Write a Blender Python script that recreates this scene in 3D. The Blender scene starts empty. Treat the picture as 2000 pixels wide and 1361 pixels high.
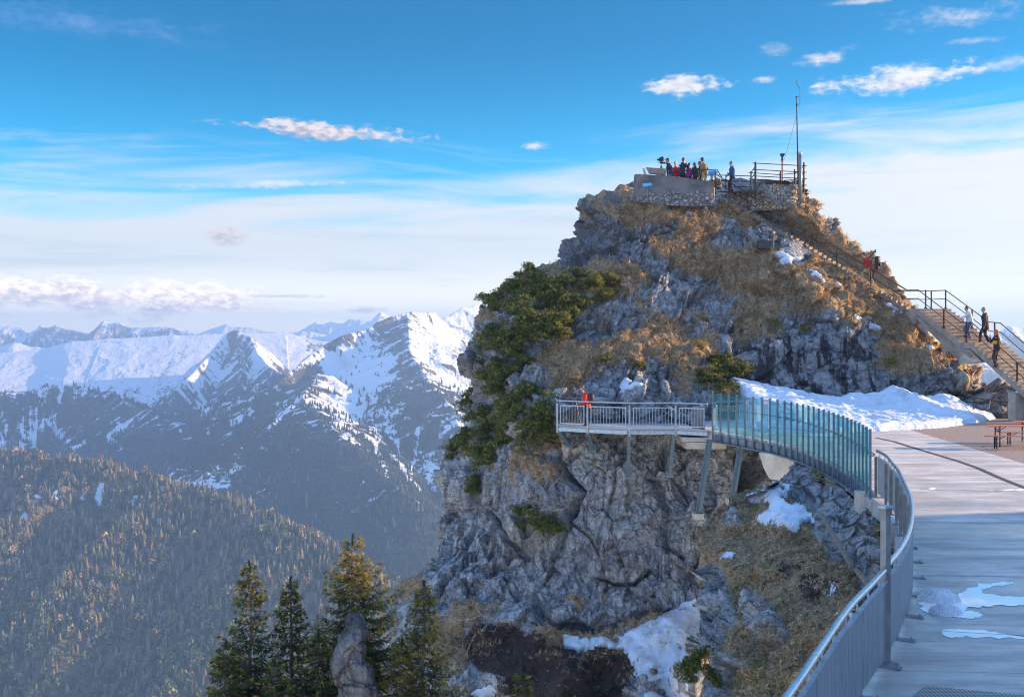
import bpy, bmesh, math, random
import numpy as np
from mathutils import Vector, Matrix
R = math.radians
SC = bpy.context.scene
COL = SC.collection
# ---------------------------------------------------------------- camera, sky, sun, exposure
CAMH = 4.0                       # the photographer stands on an upper terrace, 4 m above the concrete deck (z = 0)
FPX, CX, HY = 2000.0, 1000.0, 655.0
cam = bpy.data.objects.new('camera', bpy.data.cameras.new('camera'))
COL.objects.link(cam); SC.camera = cam
cam.location = (0, 0, CAMH); cam.rotation_euler = (R(90), 0, 0)
cam.data.sensor_width = 36; cam.data.lens = 36; cam.data.shift_y = -0.01275
cam.data.clip_start = 0.5; cam.data.clip_end = 60000
SUN_AZ, SUN_EL = 80.0, 12.0      # degrees clockwise from the view direction (+Y), degrees up
SUN_POWER, SKY_POWER, EXPOSURE = 5.0, 0.15, 1.70
sd = Vector((math.sin(R(SUN_AZ))*math.cos(R(SUN_EL)), math.cos(R(SUN_AZ))*math.cos(R(SUN_EL)), math.sin(R(SUN_EL))))
sun = bpy.data.objects.new('sun', bpy.data.lights.new('sun', 'SUN'))
COL.objects.link(sun); sun.location = sd*100
sun.rotation_euler = sd.to_track_quat('Z', 'Y').to_euler()
sun.data.energy = SUN_POWER; sun.data.angle = R(0.5); sun.data.color = (1.0, 0.62, 0.30)
SC.view_settings.view_transform = 'Standard'; SC.view_settings.look = 'None'
SC.view_settings.gamma = 1.0; SC.view_settings.exposure = EXPOSURE
try:
    SC.view_settings.use_curve_mapping = False
except Exception: pass
SC.render.engine = 'CYCLES'
SC.cycles.max_bounces = 6; SC.cycles.diffuse_bounces = 2; SC.cycles.glossy_bounces = 3
SC.cycles.transmission_bounces = 4; SC.cycles.transparent_max_bounces = 16; SC.cycles.volume_bounces = 0
SC.cycles.caustics_reflective = False; SC.cycles.caustics_refractive = False
SC.cycles.sample_clamp_indirect = 4.0; SC.cycles.filter_width = 1.1

def az_el(px, py):
    az = math.atan((px-CX)/FPX); el = math.atan((HY-py)/FPX*math.cos(az)); return az, el

class NT:                        # terse node builder
    def __init__(s, nt): s.nt = nt; s.nt.nodes.clear()
    def n(s, typ, **kw):
        nd = s.nt.nodes.new(typ)
        for k, v in kw.items():
            if k.startswith('i_'):
                key = k[2:]; key = int(key) if key.isdigit() else key.replace('_', ' ')
                s.put(nd.inputs[key], v)
            else: setattr(nd, k, v)
        return nd
    def put(s, sock, v):
        if isinstance(v, bpy.types.NodeSocket): s.nt.links.new(v, sock)
        elif isinstance(v, bpy.types.Node): s.nt.links.new(v.outputs[0], sock)
        else:
            if sock.type == 'RGBA' and len(v) == 3: v = (*v, 1)
            sock.default_value = v
    def m(s, op, a, b=0.0, c=0.0, clamp=False):
        nd = s.nt.nodes.new('ShaderNodeMath'); nd.operation = op; nd.use_clamp = clamp
        s.put(nd.inputs[0], a); s.put(nd.inputs[1], b); s.put(nd.inputs[2], c); return nd.outputs[0]
    def mix(s, f, a, b, mode='MIX'):
        nd = s.nt.nodes.new('ShaderNodeMixRGB'); nd.blend_type = mode
        s.put(nd.inputs[0], f); s.put(nd.inputs[1], a); s.put(nd.inputs[2], b); return nd.outputs[0]
    def ss(s, v, a, b):          # smoothstep from a to b
        nd = s.nt.nodes.new('ShaderNodeMapRange'); nd.interpolation_type = 'SMOOTHSTEP'
        s.put(nd.inputs[0], v); nd.inputs[1].default_value = a; nd.inputs[2].default_value = b; return nd.outputs[0]
    def noise(s, vec, scale, detail=6.0, rough=0.55, dist=0.0, out=0):
        nd = s.nt.nodes.new('ShaderNodeTexNoise'); s.put(nd.inputs['Vector'], vec)
        nd.inputs['Scale'].default_value = scale; nd.inputs['Detail'].default_value = detail
        nd.inputs['Roughness'].default_value = rough; nd.inputs['Distortion'].default_value = dist
        return nd.outputs[out]
    def xyz(s, x, y, z=0.0):
        nd = s.nt.nodes.new('ShaderNodeCombineXYZ'); s.put(nd.inputs[0], x); s.put(nd.inputs[1], y); s.put(nd.inputs[2], z); return nd.outputs[0]
    def sep(s, v):
        nd = s.nt.nodes.new('ShaderNodeSeparateXYZ'); s.put(nd.inputs[0], v); return nd.outputs
    def ramp(s, f, stops, interp='LINEAR'):
        nd = s.nt.nodes.new('ShaderNodeValToRGB'); nd.color_ramp.interpolation = interp
        el = nd.color_ramp.elements
        while len(el) < len(stops): el.new(0.5)
        for e, (p, c) in zip(el, stops):
            e.position = p; e.color = (*c, 1) if len(c) == 3 else c
        s.put(nd.inputs[0], f); return nd.outputs[0]

def make_world():
    w = bpy.data.worlds.new('World'); SC.world = w; w.use_nodes = True
    N = NT(w.node_tree)
    out = N.n('ShaderNodeOutputWorld'); bg = N.n('ShaderNodeBackground'); bg.inputs[1].default_value = SKY_POWER
    N.put(out.inputs[0], bg.outputs[0])
    sky = N.n('ShaderNodeTexSky', sky_type='NISHITA', sun_disc=False, sun_elevation=R(SUN_EL), sun_rotation=R(SUN_AZ),
              altitude=1800.0, air_density=1.0, dust_density=0.6, ozone_density=2.0)
    tc = N.n('ShaderNodeTexCoord')
    d = N.n('ShaderNodeVectorMath', operation='NORMALIZE'); N.put(d.inputs[0], tc.outputs['Generated'])
    x, y, z = N.sep(d.outputs[0])
    az = N.m('MULTIPLY', N.m('ARCTAN2', x, y), 57.2958)            # degrees, clockwise from +Y
    el = N.m('MULTIPLY', N.m('ARCSINE', z), 57.2958)
    # clear-sky colour: the physical sky, made a little more cyan and saturated
    hs = N.n('ShaderNodeHueSaturation'); hs.inputs['Hue'].default_value = 0.488; hs.inputs['Saturation'].default_value = 1.32
    hs.inputs['Value'].default_value = 1.0; N.put(hs.inputs['Color'], sky.outputs[0])
    col = N.mix(1.0, hs.outputs[0], N.mix(N.ss(el, 5, 17), (0.10, 0.50, 0.60), (0.0, 0.295, 0.38)), 'MULTIPLY')
    K = 1.0/SKY_POWER            # cloud colours below are given as radiance before exposure
    def c3(r, g, b, k=0.645): return (r*K*k, g*K*k, b*K*k)
    # high thin veil that whitens towards the horizon, in long streaks
    st = N.noise(N.xyz(N.m('MULTIPLY', az, 0.045), N.m('ADD', N.m('MULTIPLY', el, 0.42), N.m('MULTIPLY', az, -0.018))), 1.3, 7, 0.58, 0.6)
    st2 = N.noise(N.xyz(N.m('MULTIPLY', az, 0.10), N.m('ADD', N.m('MULTIPLY', el, 1.1), N.m('MULTIPLY', az, 0.12)), 3.0), 1.0, 6, 0.62, 0.9)
    # veil rises to the right, towards the sun
    elv = N.m('SUBTRACT', el, N.m('MULTIPLY', N.ss(az, -6, 27), 3.2))
    v0 = N.m('ADD', elv, N.m('MULTIPLY', N.m('SUBTRACT', st, 0.5), -11.0))
    veil = N.m('SUBTRACT', 1.0, N.ss(v0, 5.4, 10.0))
    wisp = N.m('MULTIPLY', N.ss(st2, 0.50, 0.80), N.m('SUBTRACT', 1.0, N.ss(el, 7.5, 12.5)))
    veil = N.m('MAXIMUM', N.m('MULTIPLY', veil, 0.93), N.m('MULTIPLY', wisp, 0.42))
    low = N.m('SUBTRACT', 1.0, N.ss(el, 0.0, 5.0))
    vc = N.mix(low, c3(0.43, 0.435, 0.44), c3(0.99, 0.86, 0.67))
    band = N.noise(N.xyz(N.m('MULTIPLY', az, 0.06), N.m('MULTIPLY', el, 0.9), 8.0), 1.0, 5, 0.55, 0.4)
    vc = N.mix(N.m('MULTIPLY', N.ss(band, 0.48, 0.70), 0.55), vc, c3(0.31, 0.34, 0.38))
    sunside = N.ss(az, 5, 40)
    vc = N.mix(N.m('MULTIPLY', sunside, 0.7), vc, c3(0.56, 0.49, 0.43))
    col = N.mix(veil, col, vc)
    # unseen bright sky sheet overhead and behind the photographer, added to fill the shade
    back = N.m('MAXIMUM', N.ss(el, 24, 42), N.m('MULTIPLY', N.ss(N.m('ABSOLUTE', az), 50, 80), N.ss(el, -2, 4)))
    col = N.mix(N.m('MULTIPLY', back, 0.9), col, N.mix(N.ss(band, 0.3, 0.7), c3(0.21, 0.37, 0.70), c3(0.30, 0.46, 0.73)))
    # separate clouds: centre px of the photo turned into sky directions (degrees)
    w1 = N.noise(N.xyz(az, N.m('MULTIPLY', el, 2.3), 1.0), 0.55, 8, 0.62)
    w2 = N.noise(N.xyz(az, N.m('MULTIPLY', el, 1.8), 7.0), 1.9, 6, 0.6)
    nn = N.m('ADD', N.m('MULTIPLY', w1, 0.65), N.m('MULTIPLY', w2, 0.35))
    def cloud(px, py, rx, ry, colr, dense=1.0, tilt=0.0, soft=0.5, flat=0.0):
        nonlocal col
        a0, e0 = az_el(px, py); a0 = math.degrees(a0); e0 = math.degrees(e0); rx = rx/34.9; ry = ry/34.9
        du = N.m('SUBTRACT', az, a0); dv = N.m('SUBTRACT', N.m('SUBTRACT', el, e0), N.m('MULTIPLY', du, tilt))
        u = N.m('DIVIDE', du, rx); v = N.m('DIVIDE', dv, ry)
        r = N.m('SQRT', N.m('ADD', N.m('MULTIPLY', u, u), N.m('MULTIPLY', v, v)))
        f = N.m('ADD', N.m('SUBTRACT', 1.0, r), N.m('MULTIPLY', N.m('SUBTRACT', nn, 0.5), 3.4))
        f = N.m('MULTIPLY', N.ss(f, 0.0, soft), dense)
        f = N.m('MULTIPLY', f, N.m('SUBTRACT', 1.0, N.ss(r, 1.0, 1.9)))
        light, dark = colr
        sh = N.ss(N.m('ADD', N.m('MULTIPLY', v, 0.55), N.m('MULTIPLY', N.m('SUBTRACT', w2, 0.5), 4.0)), -0.7, 0.55)
        if flat: sh = N.m('MAXIMUM', sh, N.ss(u, -0.2, 0.8))
        col = N.mix(f, col, N.mix(sh, c3(*dark), c3(*light)))
    WH = ((0.50, 0.485, 0.475), (0.38, 0.37, 0.40)); PK = ((0.48, 0.42, 0.41), (0.23, 0.22, 0.29)); LO = ((0.95, 0.78, 0.64), (0.40, 0.34, 0.34))
    GR = ((0.46, 0.42, 0.41), (0.30, 0.29, 0.32))
    cloud(650, 257, 190, 19, PK, 0.95, -0.045, 0.7, 1.0)
    cloud(1330, 168, 100, 22, WH, 0.9, 0, 0.8)
    cloud(1760, 156, 165, 27, WH, 0.95, 0.04, 0.9)
    cloud(1610, 112, 62, 17, WH, 0.75, 0.12, 1.1)
    cloud(1860, 32, 140, 26, WH, 0.6, 0.0, 1.5)
    cloud(1700, 2, 120, 6, WH, 0.6, 0.0, 1.2)
    cloud(1900, 80, 60, 8, WH, 0.35, 0.0, 1.2)
    cloud(1960, 125, 80, 18, WH, 0.5, 0.05, 1.2)
    cloud(1495, 155, 26, 9, WH, 0.6, 0, 1.0)
    cloud(1518, 98, 40, 14, WH, 0.4, 0, 1.3)
    cloud(1045, 286, 36, 10, WH, 0.75, 0, 1.0)
    cloud(1790, 306, 60, 8, WH, 0.3, 0, 1.3)
    cloud(455, 458, 62, 20, GR, 0.95, 0, 0.7, 1.0)
    cloud(535, 361, 190, 10, WH, 0.55, 0.05, 1.0)
    cloud(330, 588, 210, 40, LO, 0.95, 0, 0.6)
    cloud(70, 570, 170, 38, LO, 0.85, 0, 0.8)
    cloud(560, 578, 90, 5, GR, 0.6, 0, 0.8)
    cloud(700, 605, 60, 8, GR, 0.7, 0, 0.9)
    lil = ((0.11, 0.20, 0.42), (0.09, 0.18, 0.40))
    cloud(170, 45, 330, 36, lil, 0.55, -0.02, 1.6)
    N.put(bg.inputs[0], col)
make_world()

# ---------------------------------------------------------------- helpers
def P(px, py, Y): return np.array(((px-CX)*Y/FPX, Y, CAMH+(HY-py)*Y/FPX))
def G(px, py, z=0.0):
    Y = (CAMH-z)*FPX/(py-HY); return np.array(((px-CX)*Y/FPX, Y, z))
def tag(o, label=None, cat=None, group=None, kind=None):
    if label: o['label'] = label
    if cat: o['category'] = cat
    if group: o['group'] = group
    if kind: o['kind'] = kind
    return o
def empty(name, loc, label, cat, group=None, rz=0.0):
    o = bpy.data.objects.new(name, None); COL.objects.link(o); o.location = Vector([float(c) for c in loc]); o.rotation_euler = (0, 0, rz)
    o.empty_display_size = 0.1
    return tag(o, label, cat, group)
def link(name, me, mat=None, parent=None):
    o = bpy.data.objects.new(name, me); COL.objects.link(o)
    for m_ in (mat if isinstance(mat, (list, tuple)) else [mat]):
        if m_ is not None: me.materials.append(m_)
    if parent is not None: o.parent = parent
    return o
def np_mesh(name, V, F, smooth=True, attrs=None, mat_idx=None):
    """V (n,3); F (m,k) with k 3 or 4; attrs name -> (n,) or (n,3) point data"""
    V = np.asarray(V, np.float32); F = np.asarray(F, np.int32); k = F.shape[1]
    me = bpy.data.meshes.new(name); me.vertices.add(len(V)); me.vertices.foreach_set('co', V.ravel())
    me.loops.add(F.size); me.loops.foreach_set('vertex_index', F.ravel())
    me.polygons.add(len(F)); me.polygons.foreach_set('loop_start', np.arange(0, F.size, k, dtype=np.int32))
    if smooth: me.polygons.foreach_set('use_smooth', np.ones(len(F), bool))
    if mat_idx is not None: me.polygons.foreach_set('material_index', np.asarray(mat_idx, np.int32))
    for nme, a in (attrs or {}).items():
        a = np.asarray(a, np.float32)
        if a.ndim == 1:
            at = me.attributes.new(nme, 'FLOAT', 'POINT'); at.data.foreach_set('value', a)
        else:
            at = me.attributes.new(nme, 'FLOAT_COLOR', 'POINT')
            at.data.foreach_set('color', np.concatenate([a, np.ones((len(a), 1), np.float32)], 1).ravel())
    me.update(); me.validate(); return me
def grid_faces(nr, nc, closed=False):
    i = np.arange(nr-1)[:, None]*nc; j = np.arange(nc-1 if not closed else nc)[None, :]; j2 = (j+1) % nc
    return np.stack([i+j, i+j2, i+nc+j2, i+nc+j], -1).reshape(-1, 4)

# vectorised noise
def h3(i, j, k, s=0):
    with np.errstate(over='ignore'):
        h = (i.astype(np.uint32)*np.uint32(374761393) + j.astype(np.uint32)*np.uint32(668265263) + k.astype(np.uint32)*np.uint32(2147483647-1013)
             + np.uint32((s*362437+1013904223) & 0xffffffff))
        h = (h ^ (h >> np.uint32(13)))*np.uint32(1274126177); h = h ^ (h >> np.uint32(16)); h = h*np.uint32(2246822519); h ^= h >> np.uint32(15)
    return (h & np.uint32(0xffffff)).astype(np.float32)/np.float32(16777216)
def vnoise(p, s=0):              # value noise, -1..1
    f = np.floor(p); t = (p-f).astype(np.float32); t = t*t*t*(t*(t*6-15)+10); i = f.astype(np.int64)
    r = 0
    for a in (0, 1):
        wa = t[:, 0] if a else 1-t[:, 0]
        for b in (0, 1):
            wb = wa*(t[:, 1] if b else 1-t[:, 1])
            for c in (0, 1):
                r = r + wb*(t[:, 2] if c else 1-t[:, 2])*h3(i[:, 0]+a, i[:, 1]+b, i[:, 2]+c, s)
    return r*2-1
ROT = np.array([[0.36, 0.48, -0.8], [-0.8, 0.6, 0.0], [0.48, 0.64, 0.6]])
def fbm(p, oct=5, s=0, rough=0.5, ridged=False):
    p = np.asarray(p, np.float64); r = 0; a = 1.0; tot = 0
    for o in range(oct):
        v = vnoise(p, s+o*17)
        if ridged: v = 1-2*np.abs(v)
        r = r+a*v; tot += a; a *= rough; p = p@ROT.T*2.03+1.7
    return r/tot
def worley(p, s=0, jit=0.75):    # F1, F2, id randoms (n,3), offset to the nearest point (n,3)
    p = np.asarray(p, np.float64); n = len(p); b = np.floor(p-0.5).astype(np.int64)
    f1 = np.full(n, 9.0, np.float32); f2 = np.full(n, 9.0, np.float32); off = np.zeros((n, 3), np.float32); cid = np.zeros((n, 3), np.int64)
    for a in (0, 1):
        for bb in (0, 1):
            for c in (0, 1):
                i, j, k = b[:, 0]+a, b[:, 1]+bb, b[:, 2]+c
                q = np.stack([i+0.5+(h3(i, j, k, s)-0.5)*jit, j+0.5+(h3(i, j, k, s+1)-0.5)*jit, k+0.5+(h3(i, j, k, s+2)-0.5)*jit], 1)
                dv = (p-q).astype(np.float32); d = np.sqrt((dv*dv).sum(1))
                m = d < f1
                f2 = np.where(m, f1, np.minimum(f2, d)); f1 = np.where(m, d, f1)
                off[m] = dv[m]; cid[m] = np.stack([i, j, k], 1)[m]
    rnd = np.stack([h3(cid[:, 0], cid[:, 1], cid[:, 2], s+q) for q in (5, 6, 7)], 1)
    return f1, f2, rnd, off
def facets(p, s=0, tilt=1.0, step=1.0, jit=0.8):   # blocks with tilted flat faces
    f1, f2, rnd, off = worley(p, s, jit)
    g = (rnd-0.5)*2
    return step*(rnd[:, 0]-0.5) + tilt*(off*g).sum(1), f2-f1
def sstep(x, a, b):
    t = np.clip((x-a)/(b-a), 0, 1); return t*t*(3-2*t)
def in_poly(px, py, poly):       # vectorised even-odd test
    px = np.asarray(px); py = np.asarray(py); ins = np.zeros(px.shape, bool); n = len(poly)
    for a in range(n):
        x1, y1 = poly[a]; x2, y2 = poly[(a+1) % n]
        if y1 == y2: continue
        c = ((y1 > py) != (y2 > py)) & (px < (x2-x1)*(py-y1)/(y2-y1)+x1)
        ins ^= c
    return ins
# ---------------------------------------------------------------- far terrain: sampled in rings round the terrace
def ridge_tents(X, Y, ridges):
    """height = highest of the ridges' tents. ridge: (points px,py,Y), k_front, k_back, gully amplitude, gully width"""
    n = len(X); Z = np.full(n, -1e9); own = np.zeros(n, np.int32); GU = np.zeros(n); SD = np.zeros(n)
    for ri, (pts, kf, kb, ga, gw) in enumerate(ridges):
        W = np.array([P(*q) for q in pts]); bestd = np.full(n, 1e12); h = np.zeros(n); s_ = np.zeros(n); side = np.ones(n); acc = 0.0
        for a, b in zip(W[:-1], W[1:]):
            dx, dy = b[0]-a[0], b[1]-a[1]; L2 = dx*dx+dy*dy
            t = np.clip(((X-a[0])*dx+(Y-a[1])*dy)/L2, 0, 1)
            ex = X-(a[0]+t*dx); ey = Y-(a[1]+t*dy); d = ex*ex+ey*ey
            m = d < bestd
            bestd = np.where(m, d, bestd); h = np.where(m, a[2]+t*(b[2]-a[2]), h); s_ = np.where(m, acc+t*math.sqrt(L2), s_)
            side = np.where(m, np.sign(dx*(Y-a[1])-dy*(X-a[0])), side); acc += math.sqrt(L2)
        d = np.sqrt(bestd)
        # points run left to right: side < 0 is the viewer's side
        k = np.where(side < 0, kf, kb)
        k = k*(1+0.18*vnoise(np.stack([s_/gw*0.4, d*0+ri, d*0], 1), 3))
        q = np.stack([s_/gw, d/(gw*4.5)+0.3*vnoise(np.stack([X/gw/1.5, Y/gw/1.5, X*0], 1), 9), X*0+ri*7.7], 1)
        gul = fbm(q, 5, 11+ri, 0.55, True)
        z = h-k*d*(1-0.10*np.tanh(d/700.0)) + ga*(gul-0.35)*np.clip(d/(gw*1.2), 0, 1)
        m = z > Z; own[m] = ri; GU = np.where(m, gul, GU); SD = np.where(m, fbm(np.stack([s_/(gw*0.16), d/(gw*1.3)+vnoise(np.stack([X/gw, Y/gw, X*0], 1), 19), X*0+ri*3.1], 1), 4, 91+ri, 0.6), SD); Z = np.maximum(Z, z)
    return Z, own, GU, SD
def polar(px0, px1, nc, Y0, Y1, nr):
    px = np.linspace(px0, px1, nc) if nc else np.concatenate([np.linspace(-1000, -130, 60), np.linspace(-120, 960, 1010), np.linspace(965, 1855, 130), np.linspace(1860, 2110, 150), np.linspace(2125, 3300, 70)]); nc = len(px); Yr = Y0*(Y1/Y0)**np.linspace(0, 1, nr)
    PX, YY = np.meshgrid(px, Yr); return ((PX-CX)*YY/FPX).ravel(), YY.ravel(), nr, nc
def px_of(V):
    return CX+V[:, 0]*FPX/V[:, 1], HY-(V[:, 2]-CAMH)*FPX/V[:, 1]
def normals(V, nr, nc):
    G_ = V.reshape(nr, nc, 3); du = np.gradient(G_, axis=1); dv = np.gradient(G_, axis=0); n = np.cross(du, dv).reshape(-1, 3)
    return n/np.maximum(np.linalg.norm(n, axis=1, keepdims=True), 1e-9)

SM, SF = 0.72, 0.42            # the ranges' distances, as fractions of the ones listed below
def at_scale(rs, k): return [([(a, b, c*k) for a, b, c in p], kf, kb, ga*k, gw*k) for p, kf, kb, ga, gw in rs]
MID = [
 ([(300,900,2850),(340,880,2900),(400,850,2950),(470,812,3000),(520,768,3100),(560,733,3200),(600,700,3300),(640,668,3400),(680,656,3450),(712,650,3500),(745,632,3550),(780,616,3590),(795,611,3620),(850,616,3700),(880,640,3750),(930,670,3800),(1000,720,3900)], 0.85, 0.8, 60, 90),
 ([(910,860,2800),(870,780,3000),(830,735,3150),(800,690,3300),(798,650,3450),(795,612,3620)], 0.62, 0.50, 38, 70),
 ([(800,985,2300),(740,930,2420),(690,880,2540),(640,835,2680),(610,800,2800),(588,786,2880),(600,765,3000),(620,730,3150)], 0.5, 0.5, 22, 60),
 ([(440,905,2560),(510,850,2680),(560,805,2800),(588,786,2880)], 0.55, 0.6, 22, 60),
 ([(860,628,4200),(895,605,4300),(935,601,4400),(1000,640,4500)], 0.7, 0.6, 60, 110),
 ([(-1000,680,4600),(-200,702,5200),(0,690,5200),(80,683,5250),(140,668,5300),(200,663,5350),(300,657,5400),(400,653,5450),(480,652,5500),(560,650,5600),(620,665,5600),(680,672,5600)], 0.30, 0.4, 12, 260),
 ([(330,775,4150),(380,725,4400),(420,682,4600),(440,654,4690),(462,646,4700),(485,656,4660),(510,702,4500),(540,735,4300),(570,765,4150)], 0.95, 0.8, 45, 90),
 ([(470,660,4700),(470,740,4350),(480,800,4000)], 0.8, 0.8, 40, 90),
 ([(-1000,740,3300),(-200,772,3400),(0,766,3400),(80,766,3450),(170,758,3500),(215,775,3450),(270,800,3350),(330,820,3250),(380,850,3100),(420,885,2950)], 0.62, 0.5, 40, 85),
 ([(1900,690,4700),(1930,660,4900),(1955,650,5000),(1968,640,5000),(1990,643,5050),(2060,655,5100),(2400,635,5000),(2900,650,4600),(3300,640,4200)], 0.7, 0.6, 60, 120),
 ([(1700,900,3200),(1900,820,3400),(2100,800,3500)], 0.45, 0.5, 30, 120),
 ([(1000,720,3900),(1150,690,4400),(1300,650,5200),(1500,640,5600),(1700,660,5200),(1860,690,4900)], 0.5, 0.5, 70, 120),
]
def snow_blobs(px, py, blobs):
    r = np.zeros(len(px))
    for x, y, rx, ry, rot, w in blobs:
        c, s = math.cos(R(rot)), math.sin(R(rot)); u = ((px-x)*c+(py-y)*s)/rx; v = (-(px-x)*s+(py-y)*c)/ry
        r += w*np.exp(-(u*u+v*v)**1.5)
    return r
def rock_snow_mat(name, rock1, rock2, snowc, sc, forest=None):
    m = bpy.data.materials.new(name); m.use_nodes = True; N = NT(m.node_tree)
    out = N.n('ShaderNodeOutputMaterial'); b = N.n('ShaderNodeBsdfPrincipled'); b.inputs['Roughness'].default_value = 0.9; b.inputs['Specular IOR Level'].default_value = 0.15
    N.put(out.inputs[0], b.outputs[0])
    g = N.n('ShaderNodeNewGeometry'); pos = g.outputs['Position']
    at = N.n('ShaderNodeAttribute', attribute_name='snow').outputs['Fac']
    n1 = N.noise(pos, sc, 8, 0.65); n2 = N.noise(pos, sc*6, 6, 0.7)
    rock = N.mix(N.ss(n1, 0.35, 0.65), rock1, rock2)
    rock = N.mix(N.m('MULTIPLY', N.ss(n2, 0.4, 0.7), 0.5), rock, tuple(c*0.45 for c in rock1))
    if forest:
        fa = N.n('ShaderNodeAttribute', attribute_name='wood').outputs['Fac']
        fn = N.noise(pos, sc*9, 5, 0.7)
        fc = N.mix(N.ss(fn, 0.42, 0.62), forest, tuple(c*2.4 for c in forest))
        rock = N.mix(fa, rock, fc)
    sn = N.m('ADD', at, N.m('ADD', N.m('MULTIPLY', N.m('SUBTRACT', n2, 0.5), 0.9), N.m('MULTIPLY', N.m('SUBTRACT', n1, 0.5), 0.5)))
    n3 = N.noise(pos, sc*22, 5, 0.75); sn = N.m('ADD', sn, N.m('MULTIPLY', N.m('SUBTRACT', n3, 0.5), 0.7))
    N.put(b.inputs['Base Color'], N.mix(N.ss(sn, 0.47, 0.53), rock, snowc))
    bp = N.n('ShaderNodeBump'); bp.inputs['Strength'].default_value = 0.7; bp.inputs['Distance'].default_value = 6.0
    N.put(bp.inputs['Height'], N.m('ADD', n2, n1)); N.put(b.inputs['Normal'], bp.outputs[0])
    return m

def build_mid():
    X, Y, nr, nc = polar(-150, 2120, 0, 1500*SM, 6200*SM, 760)
    # thin out the columns hidden behind the summit rock: keep them, the grid stays regular
    Z, own, gul, stk = ridge_tents(X, Y, at_scale(MID, SM))
    floor = SM*(-560+30*fbm(np.stack([X/400, Y/400, X*0], 1)/SM, 4, 5))
    Z = np.maximum(Z, floor)
    V = np.stack([X, Y, Z], 1)
    V[:, 2] += np.where(own == 5, 0.35, 1.0)*SM*(16*fbm(V/SM/np.array([170, 170, 900]), 5, 21, 0.55, True) + 3.5*fbm(V/SM/30, 3, 31))
    n = normals(V, nr, nc); n *= np.sign(n[:, 2:3]); px, py = px_of(V)
    up = n[:, 2]
    alt = V[:, 2]/SM
    nz = fbm(V/SM/np.array([90, 90, 200]), 5, 41, 0.6)
    snow = 0.33+(up-0.70)*0.8+0.30*nz+0.0012*(alt+150)-0.75*(gul-0.30)
    snow = np.where(own == 5, snow+0.52, snow); snow = np.where(own == 4, snow+0.1, snow)
    snow -= 0.9*sstep(-alt, 330, 460)
    snow += snow_blobs(px, py, [
      (672,725,34,46,20,1.2),(700,700,40,40,30,0.5),(690,780,42,50,25,1.1),(735,735,24,40,20,0.5),(625,785,16,12,-20,0.5),(762,700,14,40,15,0.4),(735,850,10,50,-25,0.5),
      (860,690,52,70,-32,0.55),(850,640,46,40,-25,0.45),(905,770,30,60,-35,0.45),(905,640,26,24,0,0.4),
      (795,925,6,60,-38,1.2),(812,870,5,60,8,1.1),(740,890,7,50,-25,1.0),(770,860,9,40,-20,0.7),(690,860,14,50,-40,0.6),(240,715,250,42,2,0.6),(575,700,36,24,20,0.6),
      (520,690,50,25,0,0.7),(60,830,60,26,-35,0.35),(220,840,40,12,-35,0.8),(228,868,18,10,30,0.9),(120,850,60,22,35,0.3),(400,800,60,20,-20,0.4),(560,800,40,16,-35,0.5),(640,830,20,14,0,.3)])
    snow -= snow_blobs(px, py, [(770,640,30,30,-15,0.8),(810,760,34,110,-25,0.5),(640,670,60,14,-22,0.5),(600,740,40,22,-35,0.5),(470,700,26,34,10,0.6),(440,760,50,30,0,0.3),(540,770,70,26,-38,0.6),
      (560,900,140,50,0,1.2),(350,900,160,40,0,1.2),(300,860,60,20,0,0.5),(640,920,100,60,20,0.9),(480,870,80,40,-20,0.8),(100,800,260,24,3,0.35),(300,880,60,30,0,0.8)])
    snow = 0.5+0.34*np.tanh((snow-0.5)*1.5)+0.62*stk*np.where(own == 5, 0.6, 1.0)+0.32*fbm(V/SM/14, 4, 47, 0.65)
    snow = snow-1.2*sstep(-alt, 380, 450)
    wood = sstep(-alt+60*nz, 90, 240)*np.where(up > 0.45, 1, 0.5)
    me = np_mesh('mountain_terrain', V, grid_faces(nr, nc), True, {'snow': snow, 'wood': wood})
    o = link('mountains', me, rock_snow_mat('alpine_rock_and_snow', (0.06, 0.058, 0.058), (0.135, 0.125, 0.12), (0.66, 0.74, 0.86), 0.016, (0.018, 0.024, 0.016)))
    tag(o, 'snow streaked alpine mountains with dark wooded lower slopes beyond the valley', 'mountains', kind='structure')
    return V, n, px, py, snow, wood, nr, nc
MIDV = build_mid()

FAR = [
 ([(-60,652,12760),(0,638,12760),(42,643,12760),(56,652,12876),(80,637,12760),(96,640,12760),(110,635,12760),(128,641,12760),(150,646,12760),(175,650,12760),(203,630,12760),(216,636,12760),(235,634,12760),(262,643,12760),(300,644,12760),(332,641,12760),(385,651,12760),(440,652,12760)], 0.85, 0.6, 190, 230),
 ([(-60,690,11700),(30,672,11800),(60,680,11850),(100,678,11950),(150,668,11950),(200,676,11950)], 0.4, 0.5, 60, 300),
 ([(395,648,15500),(415,640,15500),(442,630,15500),(462,637,15500),(482,638,15500),(500,644,15500),(540,652,15500)], 0.7, 0.6, 160, 350),
 ([(585,650,14500),(605,638,14500),(618,630,14500),(628,634,14500),(648,627,14500),(662,631,14500),(684,625,14500),(700,627,14500),(720,629,14500)], 0.7, 0.6, 200, 350),
 ([(540,655,11700),(552,645,11700),(590,650,11700),(640,656,11700),(670,648,11600),(700,640,11550),(725,628,11500),(742,615,11450),(755,618,11450),(800,640,11450),(850,640,11450)], 0.5, 0.5, 70, 200),
 ([(480,665,11100),(530,655,11150),(560,668,11100),(600,672,11050),(640,676,11000)], 0.5, 0.5, 50, 160),
 ([(1880,680,12200),(1945,660,12200),(2000,668,12200),(2080,660,12200)], 0.5, 0.5, 60, 160),
]
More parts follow.
